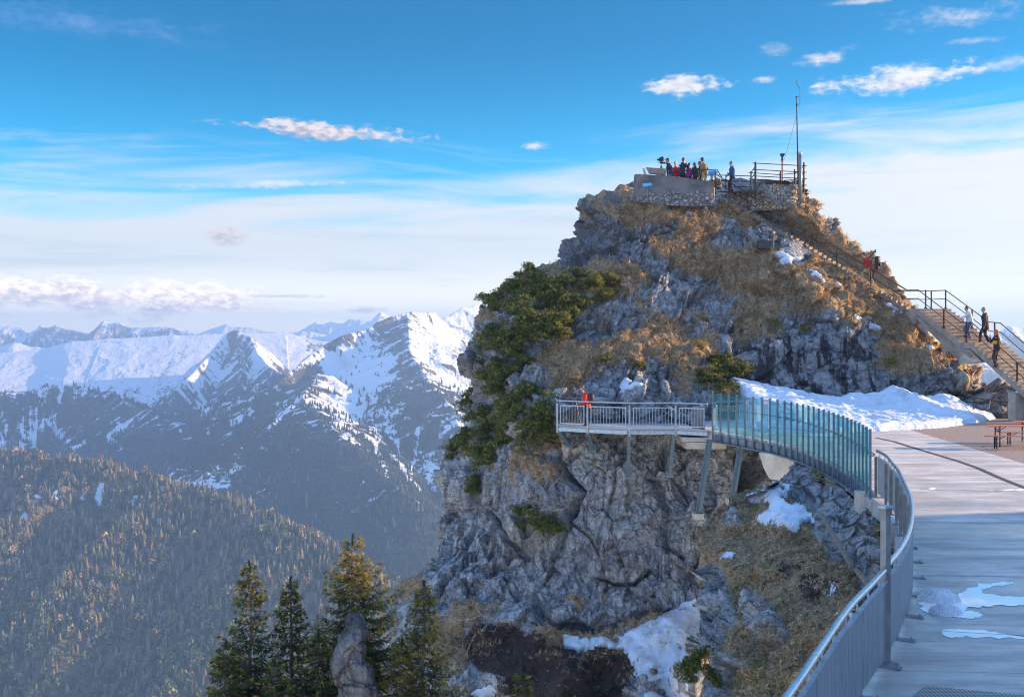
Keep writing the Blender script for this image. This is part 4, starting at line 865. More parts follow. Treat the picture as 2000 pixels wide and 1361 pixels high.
def blob_surface(name, outline, zt, label, kind_=None, seed=1, thick=0.25, cat='snow', res=0.09, dirt=0.25, edge=0.35):
    """a snow or rubble heap lying on a plane: outline [(x, y)], zt height function (x, y) -> z of the top at full thickness"""
    O = np.array(outline); x0, y0 = O.min(0)-0.1; x1, y1 = O.max(0)+0.1; nx = int((x1-x0)/res)+2; ny = int((y1-y0)/res)+2
    X, Y = np.meshgrid(np.linspace(x0, x1, nx), np.linspace(y0, y1, ny)); X = X.ravel(); Y = Y.ravel()
    # distance to the outline
    d = np.full(len(X), 1e9)
    for a in range(len(O)):
        p, q = O[a], O[(a+1) % len(O)]; e = q-p; t = np.clip(((X-p[0])*e[0]+(Y-p[1])*e[1])/(e@e+1e-9), 0, 1); d = np.minimum(d, np.hypot(X-p[0]-t*e[0], Y-p[1]-t*e[1]))
    d = np.where(in_poly(X, Y, outline), d, -d)
    nv = np.stack([X, Y, X*0], 1); d = d+0.35*edge*fbm(nv/0.5, 4, seed, 0.6)
    k = np.clip(d/edge, 0, 1); prof = np.sqrt(np.clip(1-(1-k)**2, 0, 1))
    Z = prof*zt(X, Y)*(1+0.22*fbm(nv/1.2, 4, seed+3))+prof*0.10*fbm(nv/0.25, 4, seed+5, .6)*min(1, thick*3)
    F = grid_faces(ny, nx); ok = (d[F] > -0.02).any(1); Z = np.where(d <= 0, -0.03, Z+0.004)
    used, inv = np.unique(F[ok], return_inverse=True)
    V = np.stack([X, Y, Z], 1)[used]; me = np_mesh(name+'_surface', V, inv.reshape(-1, 4), True, {'dirt': np.clip(dirt+0.6*fbm(V/1.5, 3, seed+8), 0, 1)})
    o = link(name, me, SNOW); return tag(o, label, cat, kind=kind_)
def snow_bank():
    # top line against the rock and toe line on the paving, both read off the photo
    top = [(1405,752),(1432,738),(1470,745),(1550,766),(1600,774),(1645,778),(1690,773),(1720,766),(1745,752),(1775,766),(1812,774),(1836,769),(1862,774),(1885,788),(1920,800),(1950,806),(1962,809)]
    tx = np.array([(p[0]-CX)*50.0/FPX for p in top]); tz = np.array([CAMH+(HY-p[1])*50.0/FPX for p in top])
    toe = [(1432,818),(1470,832),(1530,842),(1600,846),(1700,843),(1760,840),(1830,836),(1880,830),(1925,822),(1962,812)]
    foot = [G(*p) for p in toe]
    outline = [(f[0], f[1]) for f in foot]+[(24.6, 50.6), (10.4, 50.6)]
    fx = np.array([f[0] for f in foot]); fy = np.array([f[1] for f in foot])
    def zt(X, Y):
        t = np.clip((Y-np.interp(X, fx, fy))/(50.2-np.interp(X, fx, fy)), 0, 1); zz = np.interp(X, tx, tz)
        lip = 0.32*sstep(t, 0.0, 0.12)                      # low ploughed strip in front
        return np.maximum(lip, 0.30+(zz-0.25)*sstep(t, 0.20, 0.95)**0.85)*(1.0)
    blob_surface('snow_bank', outline, zt, 'long blue white bank of old snow piled against the rock foot', None, 21, 0.4, 'snow bank', 0.07, 0.12, 0.45)
snow_bank()
def snow_heaps():
    c1 = G(1835,1178); c2 = G(1845,1196)
    def heap(c, rx, ry, h, seed, label):
        ol = [(c[0]+rx*math.cos(a), c[1]+ry*math.sin(a)) for a in [k*math.pi/8 for k in range(16)]]
        blob_surface('snow_heap', ol, lambda X, Y: X*0+h, label, None, seed, 0.2, 'snow heap', 0.03, 0.25, 0.22)
    heap(G(1832,1170), 0.28, 0.30, 0.13, 31, 'rear small lump of grey melting snow standing in the bright puddle')
    heap(G(1846,1196), 0.26, 0.22, 0.14, 35, 'front small lump of grey melting snow standing in the bright puddle')
snow_heaps()
def snow_patch(poly, pk, label, seed, mean=0.07, res_px=2.4, cat='snow patch'):
    """snow lying on the rock: follows the ground beneath it, a hand's breadth thick"""
    O = np.array(poly, float); x0, y0 = O.min(0)-6; x1, y1 = O.max(0)+6; nx = int((x1-x0)/res_px)+2; ny = int((y1-y0)/res_px)+2
    X, Y = np.meshgrid(np.linspace(x0, x1, nx), np.linspace(y0, y1, ny)); Xr, Yr = X.ravel(), Y.ravel()
    k = pk(Xr, Yr); good = k >= 0; k = np.where(good, k, 0); D = pk.V[k, 1].reshape(ny, nx); gd = good.reshape(ny, nx)
    D[~gd] = np.median(D[gd]) if gd.any() else 40
    for _ in range(7):
        Dp = np.pad(D, 1, mode='edge'); D = (Dp[:-2, 1:-1]+Dp[2:, 1:-1]+Dp[1:-1, :-2]+Dp[1:-1, 2:]+2*D)/6
    d = np.full(len(Xr), 1e9)
    for a in range(len(O)):
        p, q = O[a], O[(a+1) % len(O)]; e = q-p; t = np.clip(((Xr-p[0])*e[0]+(Yr-p[1])*e[1])/(e@e+1e-9), 0, 1); d = np.minimum(d, np.hypot(Xr-p[0]-t*e[0], Yr-p[1]-t*e[1]))
    d = np.where(in_poly(Xr, Yr, poly), d, -d); Dr = D.ravel(); m = 2000/np.median(Dr)   # px per metre
    base = np.stack([(Xr-CX)*Dr/FPX, Dr, CAMH+(HY-Yr)*Dr/FPX], 1)
    d = d/m+0.20*fbm(base/0.45, 5, seed, 0.65); prof = np.sqrt(np.clip(1-(1-np.clip(d/0.16, 0, 1))**2, 0, 1))
    th = prof*(mean*2.2+0.05*fbm(base/0.6, 3, seed+2)); dirv = np.array([0, -0.8, 0.6]); V = base+dirv*(th-0.10*(d <= 0))[:, None]
    F = grid_faces(ny, nx); ok = (d[F] > 0).any(1)
    if not ok.any(): return
    used, inv = np.unique(F[ok], return_inverse=True)
    me = np_mesh('snow_patch_surface', V[used], inv.reshape(-1, 4), True, {'dirt': np.clip((0.5 if 'tongue' in label else 0.12)+0.6*fbm(V[used]/0.8, 3, seed+8), 0, 1)})
    tag(link('snow_patch', me, SNOW), label, cat)
for poly, pk, lab in [
 ([(1456,973),(1490,955),(1520,940),(1545,950),(1552,966),(1530,972),(1545,985),(1570,988),(1592,1015),(1570,1022),(1555,1036),(1530,1024),(1500,1022),(1478,1008),(1505,990),(1500,978)], PK_K, 'two-lobed bright snow patch on the turf slope under the glass fence'),
 ([(1408,1086),(1422,1076),(1438,1078),(1432,1090),(1414,1093)], PK_K, 'tiny snow patch on the tussock at the edge of the turf slope'),
 ([(1612,1156),(1622,1148),(1630,1132),(1636,1136),(1630,1150),(1622,1158)], PK_K, 'small curved snow remnant on the dark soil beside the railing'),
 ([(1640,1195),(1652,1190),(1668,1202),(1664,1214),(1650,1208)], PK_K, 'small snow remnant just behind the foreground handrail'),
 ([(1100,1240),(1130,1243),(1180,1245),(1215,1242),(1240,1225),(1290,1200),(1330,1182),(1362,1165),(1368,1200),(1372,1260),(1370,1361),(1372,1440),(1262,1440),(1258,1361),(1250,1330),(1230,1290),(1218,1268),(1180,1264),(1130,1270),(1104,1262)], PK_R, 'large dirty snow tongue filling the gully between cliff and turf slope'),
 ([(1212,748),(1222,742),(1240,746),(1256,744),(1262,754),(1240,758),(1226,766),(1214,762)], PK_R, 'snow patch on the boulder above the viewing platform railing'),
 ([(1510,494),(1528,492),(1540,498),(1552,502),(1570,500),(1566,508),(1548,512),(1530,514),(1522,508),(1530,503)], PK_R, 'snow streak on the brown turf left of the upper stairs'),
 ([(1570,522),(1582,524),(1600,536),(1616,552),(1606,550),(1588,536)], PK_R, 'thin snow streak running down the turf below the upper stairs'),
 ([(1632,552),(1642,554),(1646,560),(1634,560)], PK_R, 'tiniest snow fleck on the turf below the upper stairs'),
 ([(1690,626),(1705,632),(1722,640),(1712,644),(1698,638)], PK_R, 'short snow streak on the sunlit turf above the streaked rock wall'),
 ([(1666,606),(1676,616),(1682,624),(1672,618)], PK_R, 'narrow snow sliver on the golden ridge of turf'),
 ([(1722,585),(1738,592),(1755,602),(1768,610),(1756,608),(1735,598)], PK_R, 'thin white snow line along the foot of the stairs above the landing'),
 ([(1774,612),(1790,614),(1806,622),(1820,640),(1830,655),(1838,664),(1822,668),(1806,655),(1796,640),(1786,628)], PK_R, 'steep bright snow strip beside the landing of the stone stairs'),
 ([(1838,676),(1850,678),(1858,688),(1848,690)], PK_R, 'small snow triangle at the lower end beside the stairs'),
 ([(1810,674),(1820,676),(1826,680),(1814,680)], PK_R, 'small flat snow fleck on the turf near the lower stairs'),
 ([(925,1352),(945,1342),(970,1340),(965,1354),(940,1366)], PK_R, 'snow remnant on dark soil at the bottom behind the spruce'),
 ([(1360,812),(1366,790),(1374,786),(1376,830),(1362,838),(1336,836)], PK_R, 'snow heap on the walkway behind the platform railing')]:
    snow_patch(poly, pk, lab, abs(hash(lab)) % 1000 if False else len(lab)*7)
# ---------------------------------------------------------------- glass fence along the bridge section
def glass_mat():
    m = bpy.data.materials.new('tinted_safety_glass'); m.use_nodes = True; N = NT(m.node_tree); out = N.n('ShaderNodeOutputMaterial')
    t = N.n('ShaderNodeBsdfTransparent'); t.inputs[0].default_value = (0.60, 0.86, 0.91, 1)
    g = N.n('ShaderNodeBsdfGlossy'); g.inputs['Roughness'].default_value = 0.03; g.inputs[0].default_value = (0.75, 0.95, 1.0, 1)
    d = N.n('ShaderNodeBsdfDiffuse'); d.inputs[0].default_value = (0.15, 0.50, 0.60, 1)
    fr = N.n('ShaderNodeFresnel'); fr.inputs[0].default_value = 1.5
    m1 = N.n('ShaderNodeMixShader'); m1.inputs[0].default_value = 0.09; N.put(m1.inputs[1], t.outputs[0]); N.put(m1.inputs[2], d.outputs[0])
    m2 = N.n('ShaderNodeMixShader'); N.put(m2.inputs[0], N.m('MULTIPLY', fr.outputs[0], 0.3)); N.put(m2.inputs[1], m1.outputs[0]); N.put(m2.inputs[2], g.outputs[0])
    N.put(out.inputs[0], m2.outputs[0]); return m
GLASS = glass_mat()
def build_fence():
    pts = resample(FEN, 0.63); n = len(pts)
    root = empty('glass_fence', (pts[0][0], pts[0][1], 0), 'curved fence of turquoise glass panes between close steel posts above the void', 'fence')
    top = 1.60
    for i, (x, y) in enumerate(pts):
        a = pts[max(i-1, 0)]; b = pts[min(i+1, n-1)]; ang = math.atan2(b[1]-a[1], b[0]-a[0])
        tt = top+(0.07 if i == 0 else 0.0)
        mb = MB(); mb.box((x, y, (tt-0.42)/2), (0.05, 0.085, tt+0.42), ang+math.pi/2)
        mb.box((x, y, tt+0.012), (0.07, 0.11, 0.024), ang+math.pi/2)
        mb.build('post', PAINTB, root)
    for i in range(n-1):
        a, b = Vector((*pts[i], 0)), Vector((*pts[i+1], 0)); t = (b-a).normalized(); a2 = a+t*0.035; b2 = b-t*0.035; nrm = Vector((-t.y, t.x, 0))*0.008
        V = [q+s*nrm+Vector((0, 0, z)) for z in (0.05, top-0.03) for q, s in ((a2, 1), (b2, 1), (b2, -1), (a2, -1))]
        mb = MB(); mb.add(V, [(3,2,1,0),(4,5,6,7),(0,1,5,4),(1,2,6,5),(2,3,7,6),(3,0,4,7)]); mb.build('glass_pane', GLASS, root)
    # inner handrail with brackets
    off = []
    for i, (x, y) in enumerate(pts):
        a = pts[max(i-1, 0)]; b = pts[min(i+1, n-1)]; t = Vector((b[0]-a[0], b[1]-a[1], 0)).normalized(); nn = Vector((-t.y, t.x, 0))
        off.append((x+nn.x*0.10, y+nn.y*0.10, 0.98))
    mb = MB(); mb.tube(off, 0.022, 8)
    for p, o_ in zip(pts, off): mb.bar((p[0], p[1], 0.94), (o_[0], o_[1], 0.96), 0.012, 0.03)
    mb.build('handrail', GALVD, root, smooth=False)
    # edge beam that carries the posts, and stub plates under it
    mb = MB(); lo = [(x+0.09, y) for x, y in pts]
    for a, b in zip(lo[:-1], lo[1:]):
        mb.bar((a[0], a[1], -0.26), (b[0], b[1], -0.26), 0.05, 0.26)
        mb.bar((a[0]-0.08, a[1], -0.42), (b[0]-0.08, b[1], -0.42), 0.20, 0.035)
    mb.build('edge_beam', GALVD, root)
    for k in (6, 11, 16, 21):
        if k < n: x, y = pts[k]; mb = MB(); mb.box((x-0.02, y, -0.60), (0.16, 0.22, 0.28), 0); mb.bar((x, y, -0.5), (x+1.6, y+0.3, -0.5), 0.10, 0.18); mb.build('support_bracket', PAINTB, root)
    # the two leaning steel struts standing on the cliff
    for lab, p, q in (('thick slanting steel strut nearer the viewing platform, footed on the cliff', P(1386,858,42.3), P(1364,1003,42.4)), ('thick slanting steel strut under the glass fence, footed behind the turf slope', P(1447,872,41.0), P(1430,975,41.0))):
        r = empty('steel_strut', p, lab, 'support strut', 'slanting struts carrying the glass fence walkway')
        mb = MB(); d = 0.17
        p_, q_ = Vector([float(c) for c in p]), Vector([float(c) for c in q]); mb.bar(p_, q_, 0.26, 0.025); t = (q_-p_).normalized(); sdv = t.cross(Vector((0, 0, 1))).normalized()
        for s in (-1, 1): mb.bar(p_+sdv*0.13*s, q_+sdv*0.13*s, 0.025, 0.24)
        mb.build('beam', PAINTB, r); mb = MB(); mb.box(tuple(q_+Vector((0, 0.1, -0.10))), (0.42, 0.5, 0.24)); mb.build('footing', CONC, r)
build_fence()
def build_pier():
    # concrete abutment seen under the fence, and the ledge under the platform's right end
    mb = MB(); a = P(1485,885,40.0); b = P(1562,905,38.0)
    V = []; prof = [(1482,884),(1560,893),(1566,930),(1524,938),(1503,935),(1492,915)]
    Vf = [P(x, y, 38.6-(x-1482)*0.02) for x, y in prof]; Vb = [v+np.array((1.2, 1.6, 0)) for v in Vf]
    n = len(prof); mb.add(Vf+Vb, [tuple(range(n)), tuple(range(2*n-1, n-1, -1))]+[(k, n+k, n+(k+1) % n, (k+1) % n) for k in range(n)])
    tag(mb.build('concrete_pier', mat('board_marked_concrete', (0.50, 0.45, 0.38), 0.85, 0, 0.15, 1.8, 0.01)), 'pale board marked concrete pier under the glass fence, lower corner rounded off', 'pier')
    mb = MB(); c = P(1375,858,43.4); mb.box((c[0]-0.1, c[1]+1.1, -0.40), (1.7, 2.6, 0.18)); mb.box((c[0]+0.05, c[1]+1.1, -0.65), (1.7, 2.6, 0.28))
    tag(mb.build('concrete_ledge', CONC), 'stepped concrete ledge under the joint of platform and glass fence', 'ledge')
    mb = MB(); c = P(1690,985,26.6); mb.box((c[0]+0.1, c[1]+0.25, c[2]), (0.34, 0.8, 0.55)); c = P(1702,1000,25.9); mb.box((c[0]+0.12, c[1]+0.2, c[2]+0.02), (0.30, 0.5, 0.6))
    tag(mb.build('concrete_step', CONC), 'small stepped concrete footing under the right end of the glass fence', 'footing')
build_pier()

# ---------------------------------------------------------------- viewing platform on the cliff
def picket_panel(parent, p, q, z0, z1, gap, mt, name='railing_panel'):
    mb = MB(); p = Vector((*p, 0)); q = Vector((*q, 0)); L = (q-p).length; t = (q-p)/L
    at = lambda d, z: p+t*d+Vector((0, 0, z))
    mb.bar(at(0, z0), at(L, z0), 0.035, 0.04); mb.bar(at(0, z1), at(L, z1), 0.035, 0.04); mb.bar(at(0, z0), at(0, z1), 0.04, 0.035); mb.bar(at(L, z0), at(L, z1), 0.04, 0.035)
    n = max(2, int(L/gap))
    for k in range(1, n): mb.bar(at(L*k/n, z0), at(L*k/n, z1), 0.016, 0.03)
    return mb.build(name, mt, parent)
def build_platform():
    PLAT = [P(1088,835,45.3)[:2], P(1147,838,44.5)[:2], P(1229,842,43.6)[:2], P(1319,838,43.7)[:2], P(1382,848,43.0)[:2]]
    PLAT = [tuple(map(float, p)) for p in PLAT]; xs = [p[0] for p in PLAT]
    root = empty('viewing_platform', (PLAT[2][0], PLAT[2][1], 0), 'galvanised steel viewing platform cantilevered from the cliff with picket railing', 'platform')
    mb = MB(); back = [(8.3, 47.4), (5.6, 47.0), (3.2, 47.4), (2.2, 47.9)]
    mb.prism(PLAT+[(8.4, 46.8)]+back[1:], -0.06, 0.0); o = mb.build('deck', mat('steel_grating_deck', (0.24, 0.30, 0.36), 0.6, 0.4, 0.15, 20), root)
    mb = MB()
    for a, b in zip(PLAT[:-1], PLAT[1:]): mb.bar((*a, -0.14), (*b, -0.14), 0.06, 0.16)
    for a, b in zip([PLAT[0]]+[(2.2, 47.9)], [(2.2, 47.9), (3.2, 47.4)]): mb.bar((*a, -0.14), (*b, -0.14), 0.06, 0.16)
    mb.build('edge_beam', GALV, root)
    for i, p in enumerate(PLAT[:-1]):
        mb = MB(); mb.box((p[0], p[1]-0.06, 0.36), (0.07, 0.07, 1.28)); mb.build('post', GALV, root)
    for i, (a, b) in enumerate(zip(PLAT[:-1], PLAT[1:])):
        t = Vector((b[0]-a[0], b[1]-a[1])).normalized(); g = 0.17
        picket_panel(root, (a[0]+t.x*g, a[1]+t.y*g-0.06), (b[0]-t.x*g, b[1]-t.y*g-0.06), 0.14, 0.92, 0.135, GALV)
    mb = MB(); hp = [(2.0, 47.8, 1.12), (PLAT[0][0], PLAT[0][1], 1.12)]+[(p[0], p[1]-0.02, 1.12) for p in PLAT[1:]]; mb.tube(hp, 0.028, 8)
    for p in PLAT: mb.bar((p[0], p[1], 0.98), (p[0], p[1], 1.11), 0.02, 0.02)
    mb.build('handrail', GALV, root)
    picket_panel(root, (2.08, 47.6), (PLAT[0][0]+0.0, PLAT[0][1]+0.25), 0.14, 0.92, 0.135, GALV)
    # far side railing against the rock
    mb = MB(); mb.tube([(2.0, 47.8, 1.10), (3.4, 47.3, 1.10)], 0.025, 6)
    for x_, y_ in ((2.1, 47.8), (2.8, 47.5), (3.4, 47.3)): mb.bar((x_, y_, 0), (x_, y_, 1.1), 0.04, 0.04)
    mb.build('rear_handrail', GALVD, root)
    mb = MB(); mb.box((8.0, 43.9, 0.5), (0.55, 0.06, 0.95), 0.1); mb.build('steel_panel', GALVD, root)
    # struts to the rock
    for (px0, py0, px1, py1, Y0, Y1) in ((1094,842,1112,868,45.2,46.5),(1150,842,1157,878,44.6,45.7),(1228,842,1228,930,43.6,44.9),(1316,842,1308,926,43.8,44.7)):
        mb = MB(); a = P(px0, py0, Y0); b = P(px1, py1, Y1); mb.bar(a, b, 0.15, 0.15); mb.box((b[0], b[1]+0.05, b[2]), (0.3, 0.10, 0.3)); mb.build('strut', PAINTB, root)
build_platform()

# ---------------------------------------------------------------- foreground railing with steel sheet infill
def build_railing():
    pts = resample(RAI, 1.25)
    root = empty('steel_railing', (RAI[0][0], RAI[0][1], 0), 'long curved steel railing with grey ribbed sheet infill along the terrace edge', 'railing')
    sheet_m = bpy.data.materials.new('perforated_steel_sheet'); sheet_m.use_nodes = True; N = NT(sheet_m.node_tree); out = N.n('ShaderNodeOutputMaterial'); b = N.n('ShaderNodeBsdfPrincipled'); N.put(out.inputs[0], b.outputs[0])
    uv = N.n('ShaderNodeAttribute', attribute_name='along').outputs['Fac']; pos = N.n('ShaderNodeNewGeometry').outputs['Position']; z = N.sep(pos)[2]
    rib = N.m('SINE', N.m('MULTIPLY', uv, 2*math.pi/0.075)); n = N.noise(pos, 3.0, 6, 0.65); fine = N.noise(N.xyz(N.m('MULTIPLY', uv, 16), N.m('MULTIPLY', z, 1.2)), 2.0, 5, 0.6)
    c = N.mix(N.ss(fine, 0.35, 0.65), (0.24, 0.28, 0.33), (0.38, 0.43, 0.48)); c = N.mix(N.m('MULTIPLY', N.ss(rib, 0.3, 0.9), 0.75), c, (0.15, 0.17, 0.20)); N.put(b.inputs['Base Color'], c)
    b.inputs['Metallic'].default_value = 0.45; b.inputs['Roughness'].default_value = 0.5
    bp = N.n('ShaderNodeBump'); bp.inputs['Strength'].default_value = 0.5; bp.inputs['Distance'].default_value = 0.01; N.put(bp.inputs['Height'], rib); N.put(b.inputs['Normal'], bp.outputs[0])
    H = 1.15
    top = [(x, y, H) for x, y in RAI]; mb = MB(); mb.tube(top, 0.036, 10); 
    for k in range(0, len(pts), 2):
        x, y = pts[k]; q = pts[min(k+1, len(pts)-1)]; t = (Vector((q[0]-x, q[1]-y, 0)).normalized() if k+1 < len(pts) else Vector((0, -1, 0)))*0.006
        mb.tube([(x-t.x, y-t.y, H), (x+t.x, y+t.y, H)], 0.0385, 10)
    mb.build('handrail', mat('bright_galvanised_tube', (0.62, 0.66, 0.70), 0.28, 0.9, 0.12, 8), root, smooth=True)
    acc = 0
    for i in range(len(pts)-1):
        a, b2 = Vector((*pts[i], 0)), Vector((*pts[i+1], 0)); L = (b2-a).length; t = (b2-a)/L; nrm = Vector((t.y, -t.x, 0)); nrm = nrm if nrm.dot(Vector((1, -0.3, 0))) > 0 else -nrm
        # posts stand on the terrace side of the sheets
        pp = a-nrm*0.03
        mb = MB(); mb.box((pp.x, pp.y, 0.50), (0.06, 0.06, 1.0), math.atan2(t.y, t.x)); mb.box((pp.x+nrm.x*0.09, pp.y+nrm.y*0.09, 0.009), (0.13, 0.30, 0.014), math.atan2(t.y, t.x))
        for s in (-1, 1): mb.lathe((pp.x+nrm.x*0.19+t.x*0.04*s, pp.y+nrm.y*0.19+t.y*0.04*s, 0.016), [(0.014, 0), (0.014, 0.02), (0.006, 0.03)], 6)
        mb.build('post', GALVD, root)
        o_ = nrm*0.012; g = 0.018
        seg = [a+t*(L*(j/2))+o_ for j in range(3)]; bow = 0.5*(Vector((*pts[i], 0))+Vector((*pts[i+1], 0)))
        V = []; al = []
        for j, s_ in ((0, g), (1, 0.0), (2, -g)):
            for zz in (0.10, 1.0):
                for th in (0.004, -0.004): q = seg[j]+t*s_+nrm*th; V.append((q.x, q.y, zz)); al.append(acc+L*j/2)
        F = []
        for j in range(2):
            b0, c0 = j*4, j*4+4; F += [(b0, c0, c0+2, b0+2), (b0+1, b0+3, c0+3, c0+1), (b0+2, c0+2, c0+3, b0+3), (b0, b0+1, c0+1, c0)]
        F += [(0, 2, 3, 1), (8, 9, 11, 10)]
        me = bpy.data.meshes.new('infill_sheet'); inv = Vector(root.location); me.from_pydata([tuple(Vector(v)-inv) for v in V], [], F); at = me.attributes.new('along', 'FLOAT', 'POINT'); at.data.foreach_set('value', al); me.update()
        sh = link('infill_sheet', me, sheet_m, root)
        mb = MB(); a_ = a+t*g+o_; b_ = b2-t*g+o_; mb.bar((a_.x, a_.y, 1.012), (b_.x, b_.y, 1.012), 0.045, 0.02)
        for f in (0.25, 0.75): q = a+t*L*f+o_*0.6; mb.bar((q.x, q.y, 1.02), (q.x, q.y, H-0.03), 0.014, 0.014)
        mb.build('top_bar', GALV, root); acc += L
    # tall free-standing post
    r = empty('steel_post', (4.56, 12.5, 0), 'tall plain steel post standing inside the foreground railing', 'post')
    mb = MB(); mb.box((4.56, 12.5, 0.95), (0.085, 0.085, 1.9), 0.5); mb.box((4.56, 12.5, 0.008), (0.22, 0.22, 0.015), 0.5); mb.build('shaft', GALVD, r)
    mb = MB(); mb.box((4.56, 12.5, 1.91), (0.13, 0.11, 0.03), 0.5); mb.build('cap', GALV, r)
build_railing()

# ---------------------------------------------------------------- stairs
def stair_mat(): return CONCW
def flight(parent, p0, p1, width, nstep, slab=0.28, name='flight', mt=CONCW):
    """p0 top left edge, p1 bottom left edge (world); steps descend from p0 to p1; width extends to the right/away"""
    p0 = Vector([float(c) for c in p0]); p1 = Vector([float(c) for c in p1]); hv = Vector((p1.x-p0.x, p1.y-p0.y, 0)); run = hv.length; t = hv/run
    w = Vector((-t.y, t.x, 0)); w = w if w.dot(Vector((0.9, 0.42, 0))) > 0 else -w
    dr = run/nstep; dz = (p0.z-p1.z)/nstep; mb = MB()
    prof = [(0, p0.z)]
    for k in range(nstep): prof += [(dr*k, p0.z-dz*(k+1)) if False else (dr*(k+0.0), p0.z-dz*k)][0:0]
    prof = []
    for k in range(nstep):
        prof.append((dr*k, p0.z-dz*k)); prof.append((dr*(k+1)+0.02, p0.z-dz*k)); prof.append((dr*(k+1)+0.02, p0.z-dz*k-0.045)); prof.append((dr*(k+1), p0.z-dz*k-0.045))
    prof.append((run, p1.z)); prof += [(run, p1.z-slab), (0, p0.z-slab)]
    n = len(prof); V = []
    for s in (0, width):
        for d, z in prof: q = p0+t*d+w*s; V.append((q.x, q.y, z))
    mb.add(V, [tuple(range(n)), tuple(range(2*n-1, n-1, -1))]+[(k, n+k, n+(k+1) % n, (k+1) % n) for k in range(n)])
    o = mb.build(name, mt, parent)
    bm = bmesh.new(); bm.from_mesh(o.data); bmesh.ops.triangulate(bm, faces=[f for f in bm.faces if len(f.verts) > 4]); bmesh.ops.recalc_face_normals(bm, faces=bm.faces); bm.to_mesh(o.data); bm.free()
    return t, w
def stair_rail(parent, path, posts, mt=RUST, lower=0.45, name='handrail', r=0.026, h=1.0):
    mb = MB(); mb.tube([(x, y, z+h) for x, y, z in path], r, 6); mb.tube([(x, y, z+h-lower) for x, y, z in path], r*0.85, 6); mb.build(name, mt, parent)
    for p in posts:
        mb = MB(); mb.bar((p[0], p[1], p[2]-0.15), (p[0], p[1], p[2]+h), 0.055, 0.055, up=(0, 1, 0)); mb.box((p[0], p[1], p[2]+0.02), (0.13, 0.13, 0.10)); mb.build('rail_post', mt, parent)
STAIR = {}
def build_stairs():
    A0 = Vector((21.33, 54.0, 5.40)); A1 = Vector((22.25, 51.0, 3.67)); B0 = Vector((22.55, 50.35, 3.62)); B1 = Vector((23.75, 46.9, 1.15)); C1 = Vector((24.2, 45.5, 0.12))
    root = empty('lower_staircase', B1, 'broad concrete staircase with rusty rails climbing from the terrace to a landing', 'staircase')
    tA, w = flight(root, A0, A1, 1.95, 10); tB, w2 = flight(root, B0, B1, 1.95, 14)
    flight(root, B1, C1, 1.95, 6)
    mb = MB()   # landings
    q = [A1, A1+w*1.95, B0+w2*1.95, B0]; mb.prism([(v.x, v.y) for v in (A1, B0, B0+w2*1.95, A1+w*1.95)], 3.36, 3.665)
    mb.build('half_landing', CONCW, root)
    mb = MB(); L0 = P(1774,603,54.2); pol = [(L0[0], L0[1]-0.2), (A0.x, A0.y), ((A0+w*1.95).x, (A0+w*1.95).y), ((A0+w*1.95).x-0.6, (A0+w*1.95).y+1.3), (L0[0]-0.2, L0[1]+1.5)]
    mb.prism(pol, 4.6, 5.395); mb.build('top_landing', CONCW, root)
    # side wall under flight A, reaching the turf
    mb = MB(); v = [A0, A1, B0]; bot = [A0+Vector((-0.1, 0, -0.45)), A1+Vector((-0.02, 0, -0.95)), B0+Vector((0, 0, -0.95))]
    for i in range(2):
        a, b = v[i]-Vector((0, 0, 0.30)), v[i+1]-Vector((0, 0, 0.30)); c, d = bot[i+1], bot[i]; off = w*0.3
        mb.add([a, b, c, d, a+off, b+off, c+off, d+off], [(0,3,2,1),(4,5,6,7),(0,1,5,4),(1,2,6,5),(2,3,7,6),(3,0,4,7)])
    mb.build('side_wall', mat('stair_side_concrete', (0.27, 0.235, 0.20), 0.9, 0, 0.25, 1.5, 0.01), root)
    # triangular concrete haunch under the half landing
    tri = [P(1885,690,50.6), P(1922,742 if False else 706,50.2), P(1872,709,50.4), P(1877,690,50.6)]
    mb = MB(); f = [P(1878,684,50.9), P(1893,683,50.3), P(1918,706,49.9), P(1872,711,50.6)]; bk = [p+np.array((0.9, 0.45, 0)) for p in f]
    mb.add(list(f)+bk, [(0,3,2,1),(4,5,6,7),(0,1,5,4),(1,2,6,5),(2,3,7,6),(3,0,4,7)]); mb.build('haunch', mat('sunlit_board_concrete', (0.46, 0.37, 0.28), 0.85, 0, 0.3, 3.0), root)  # sunlight painted into the haunch: warmer, lighter than the other stair concrete
    # slab soffit wedge behind flight B
    # rails, left and right
    def along(a, b, ds): return [a+(b-a)*d for d in ds]
    lw = [A0+w*0.1, A1+w*0.1, B0+w2*0.1, B1+w2*0.1, C1+w2*0.1]; rw = [A0+w*1.85, A1+w*1.85, B0+w2*1.85, B1+w2*1.85, C1+w2*1.85]
    pl = [tuple(lw[0]+(lw[1]-lw[0])*0.62), tuple(lw[1]*0.5+lw[2]*0.5)]+[tuple(lw[2]+(lw[3]-lw[2])*d) for d in (0.42, 0.76)]
    pr = [tuple(rw[0]), tuple(rw[0]+(rw[1]-rw[0])*0.62), tuple(rw[1]*0.5+rw[2]*0.5)]+[tuple(rw[2]+(rw[3]-rw[2])*d) for d in (0.45, 0.76)]
    LL = Vector((float(L0[0]), float(L0[1]), 5.4))
    stair_rail(root, [tuple(LL+Vector((0.1, 0.1, 0))), tuple(lw[0])]+[tuple(v) for v in lw[1:]], pl+[tuple(LL+Vector((0.9, -0.05, 0)))])
    stair_rail(root, [tuple(LL+Vector((-0.3, 1.35, 0))), tuple(rw[0]+Vector((-0.4, 0.9, 0))), tuple(rw[0])]+[tuple(v) for v in rw[1:]], pr+[tuple(rw[0]+Vector((-0.4, 0.9, 0)))])
    # concrete support pillar at the frame's right edge
    c = P(1998,790,47.9); mb = MB(); mb.box((c[0]+0.35, 48.1, 0.65), (1.55, 0.7, 1.32)); mb.build('support_pillar', CONC, root)
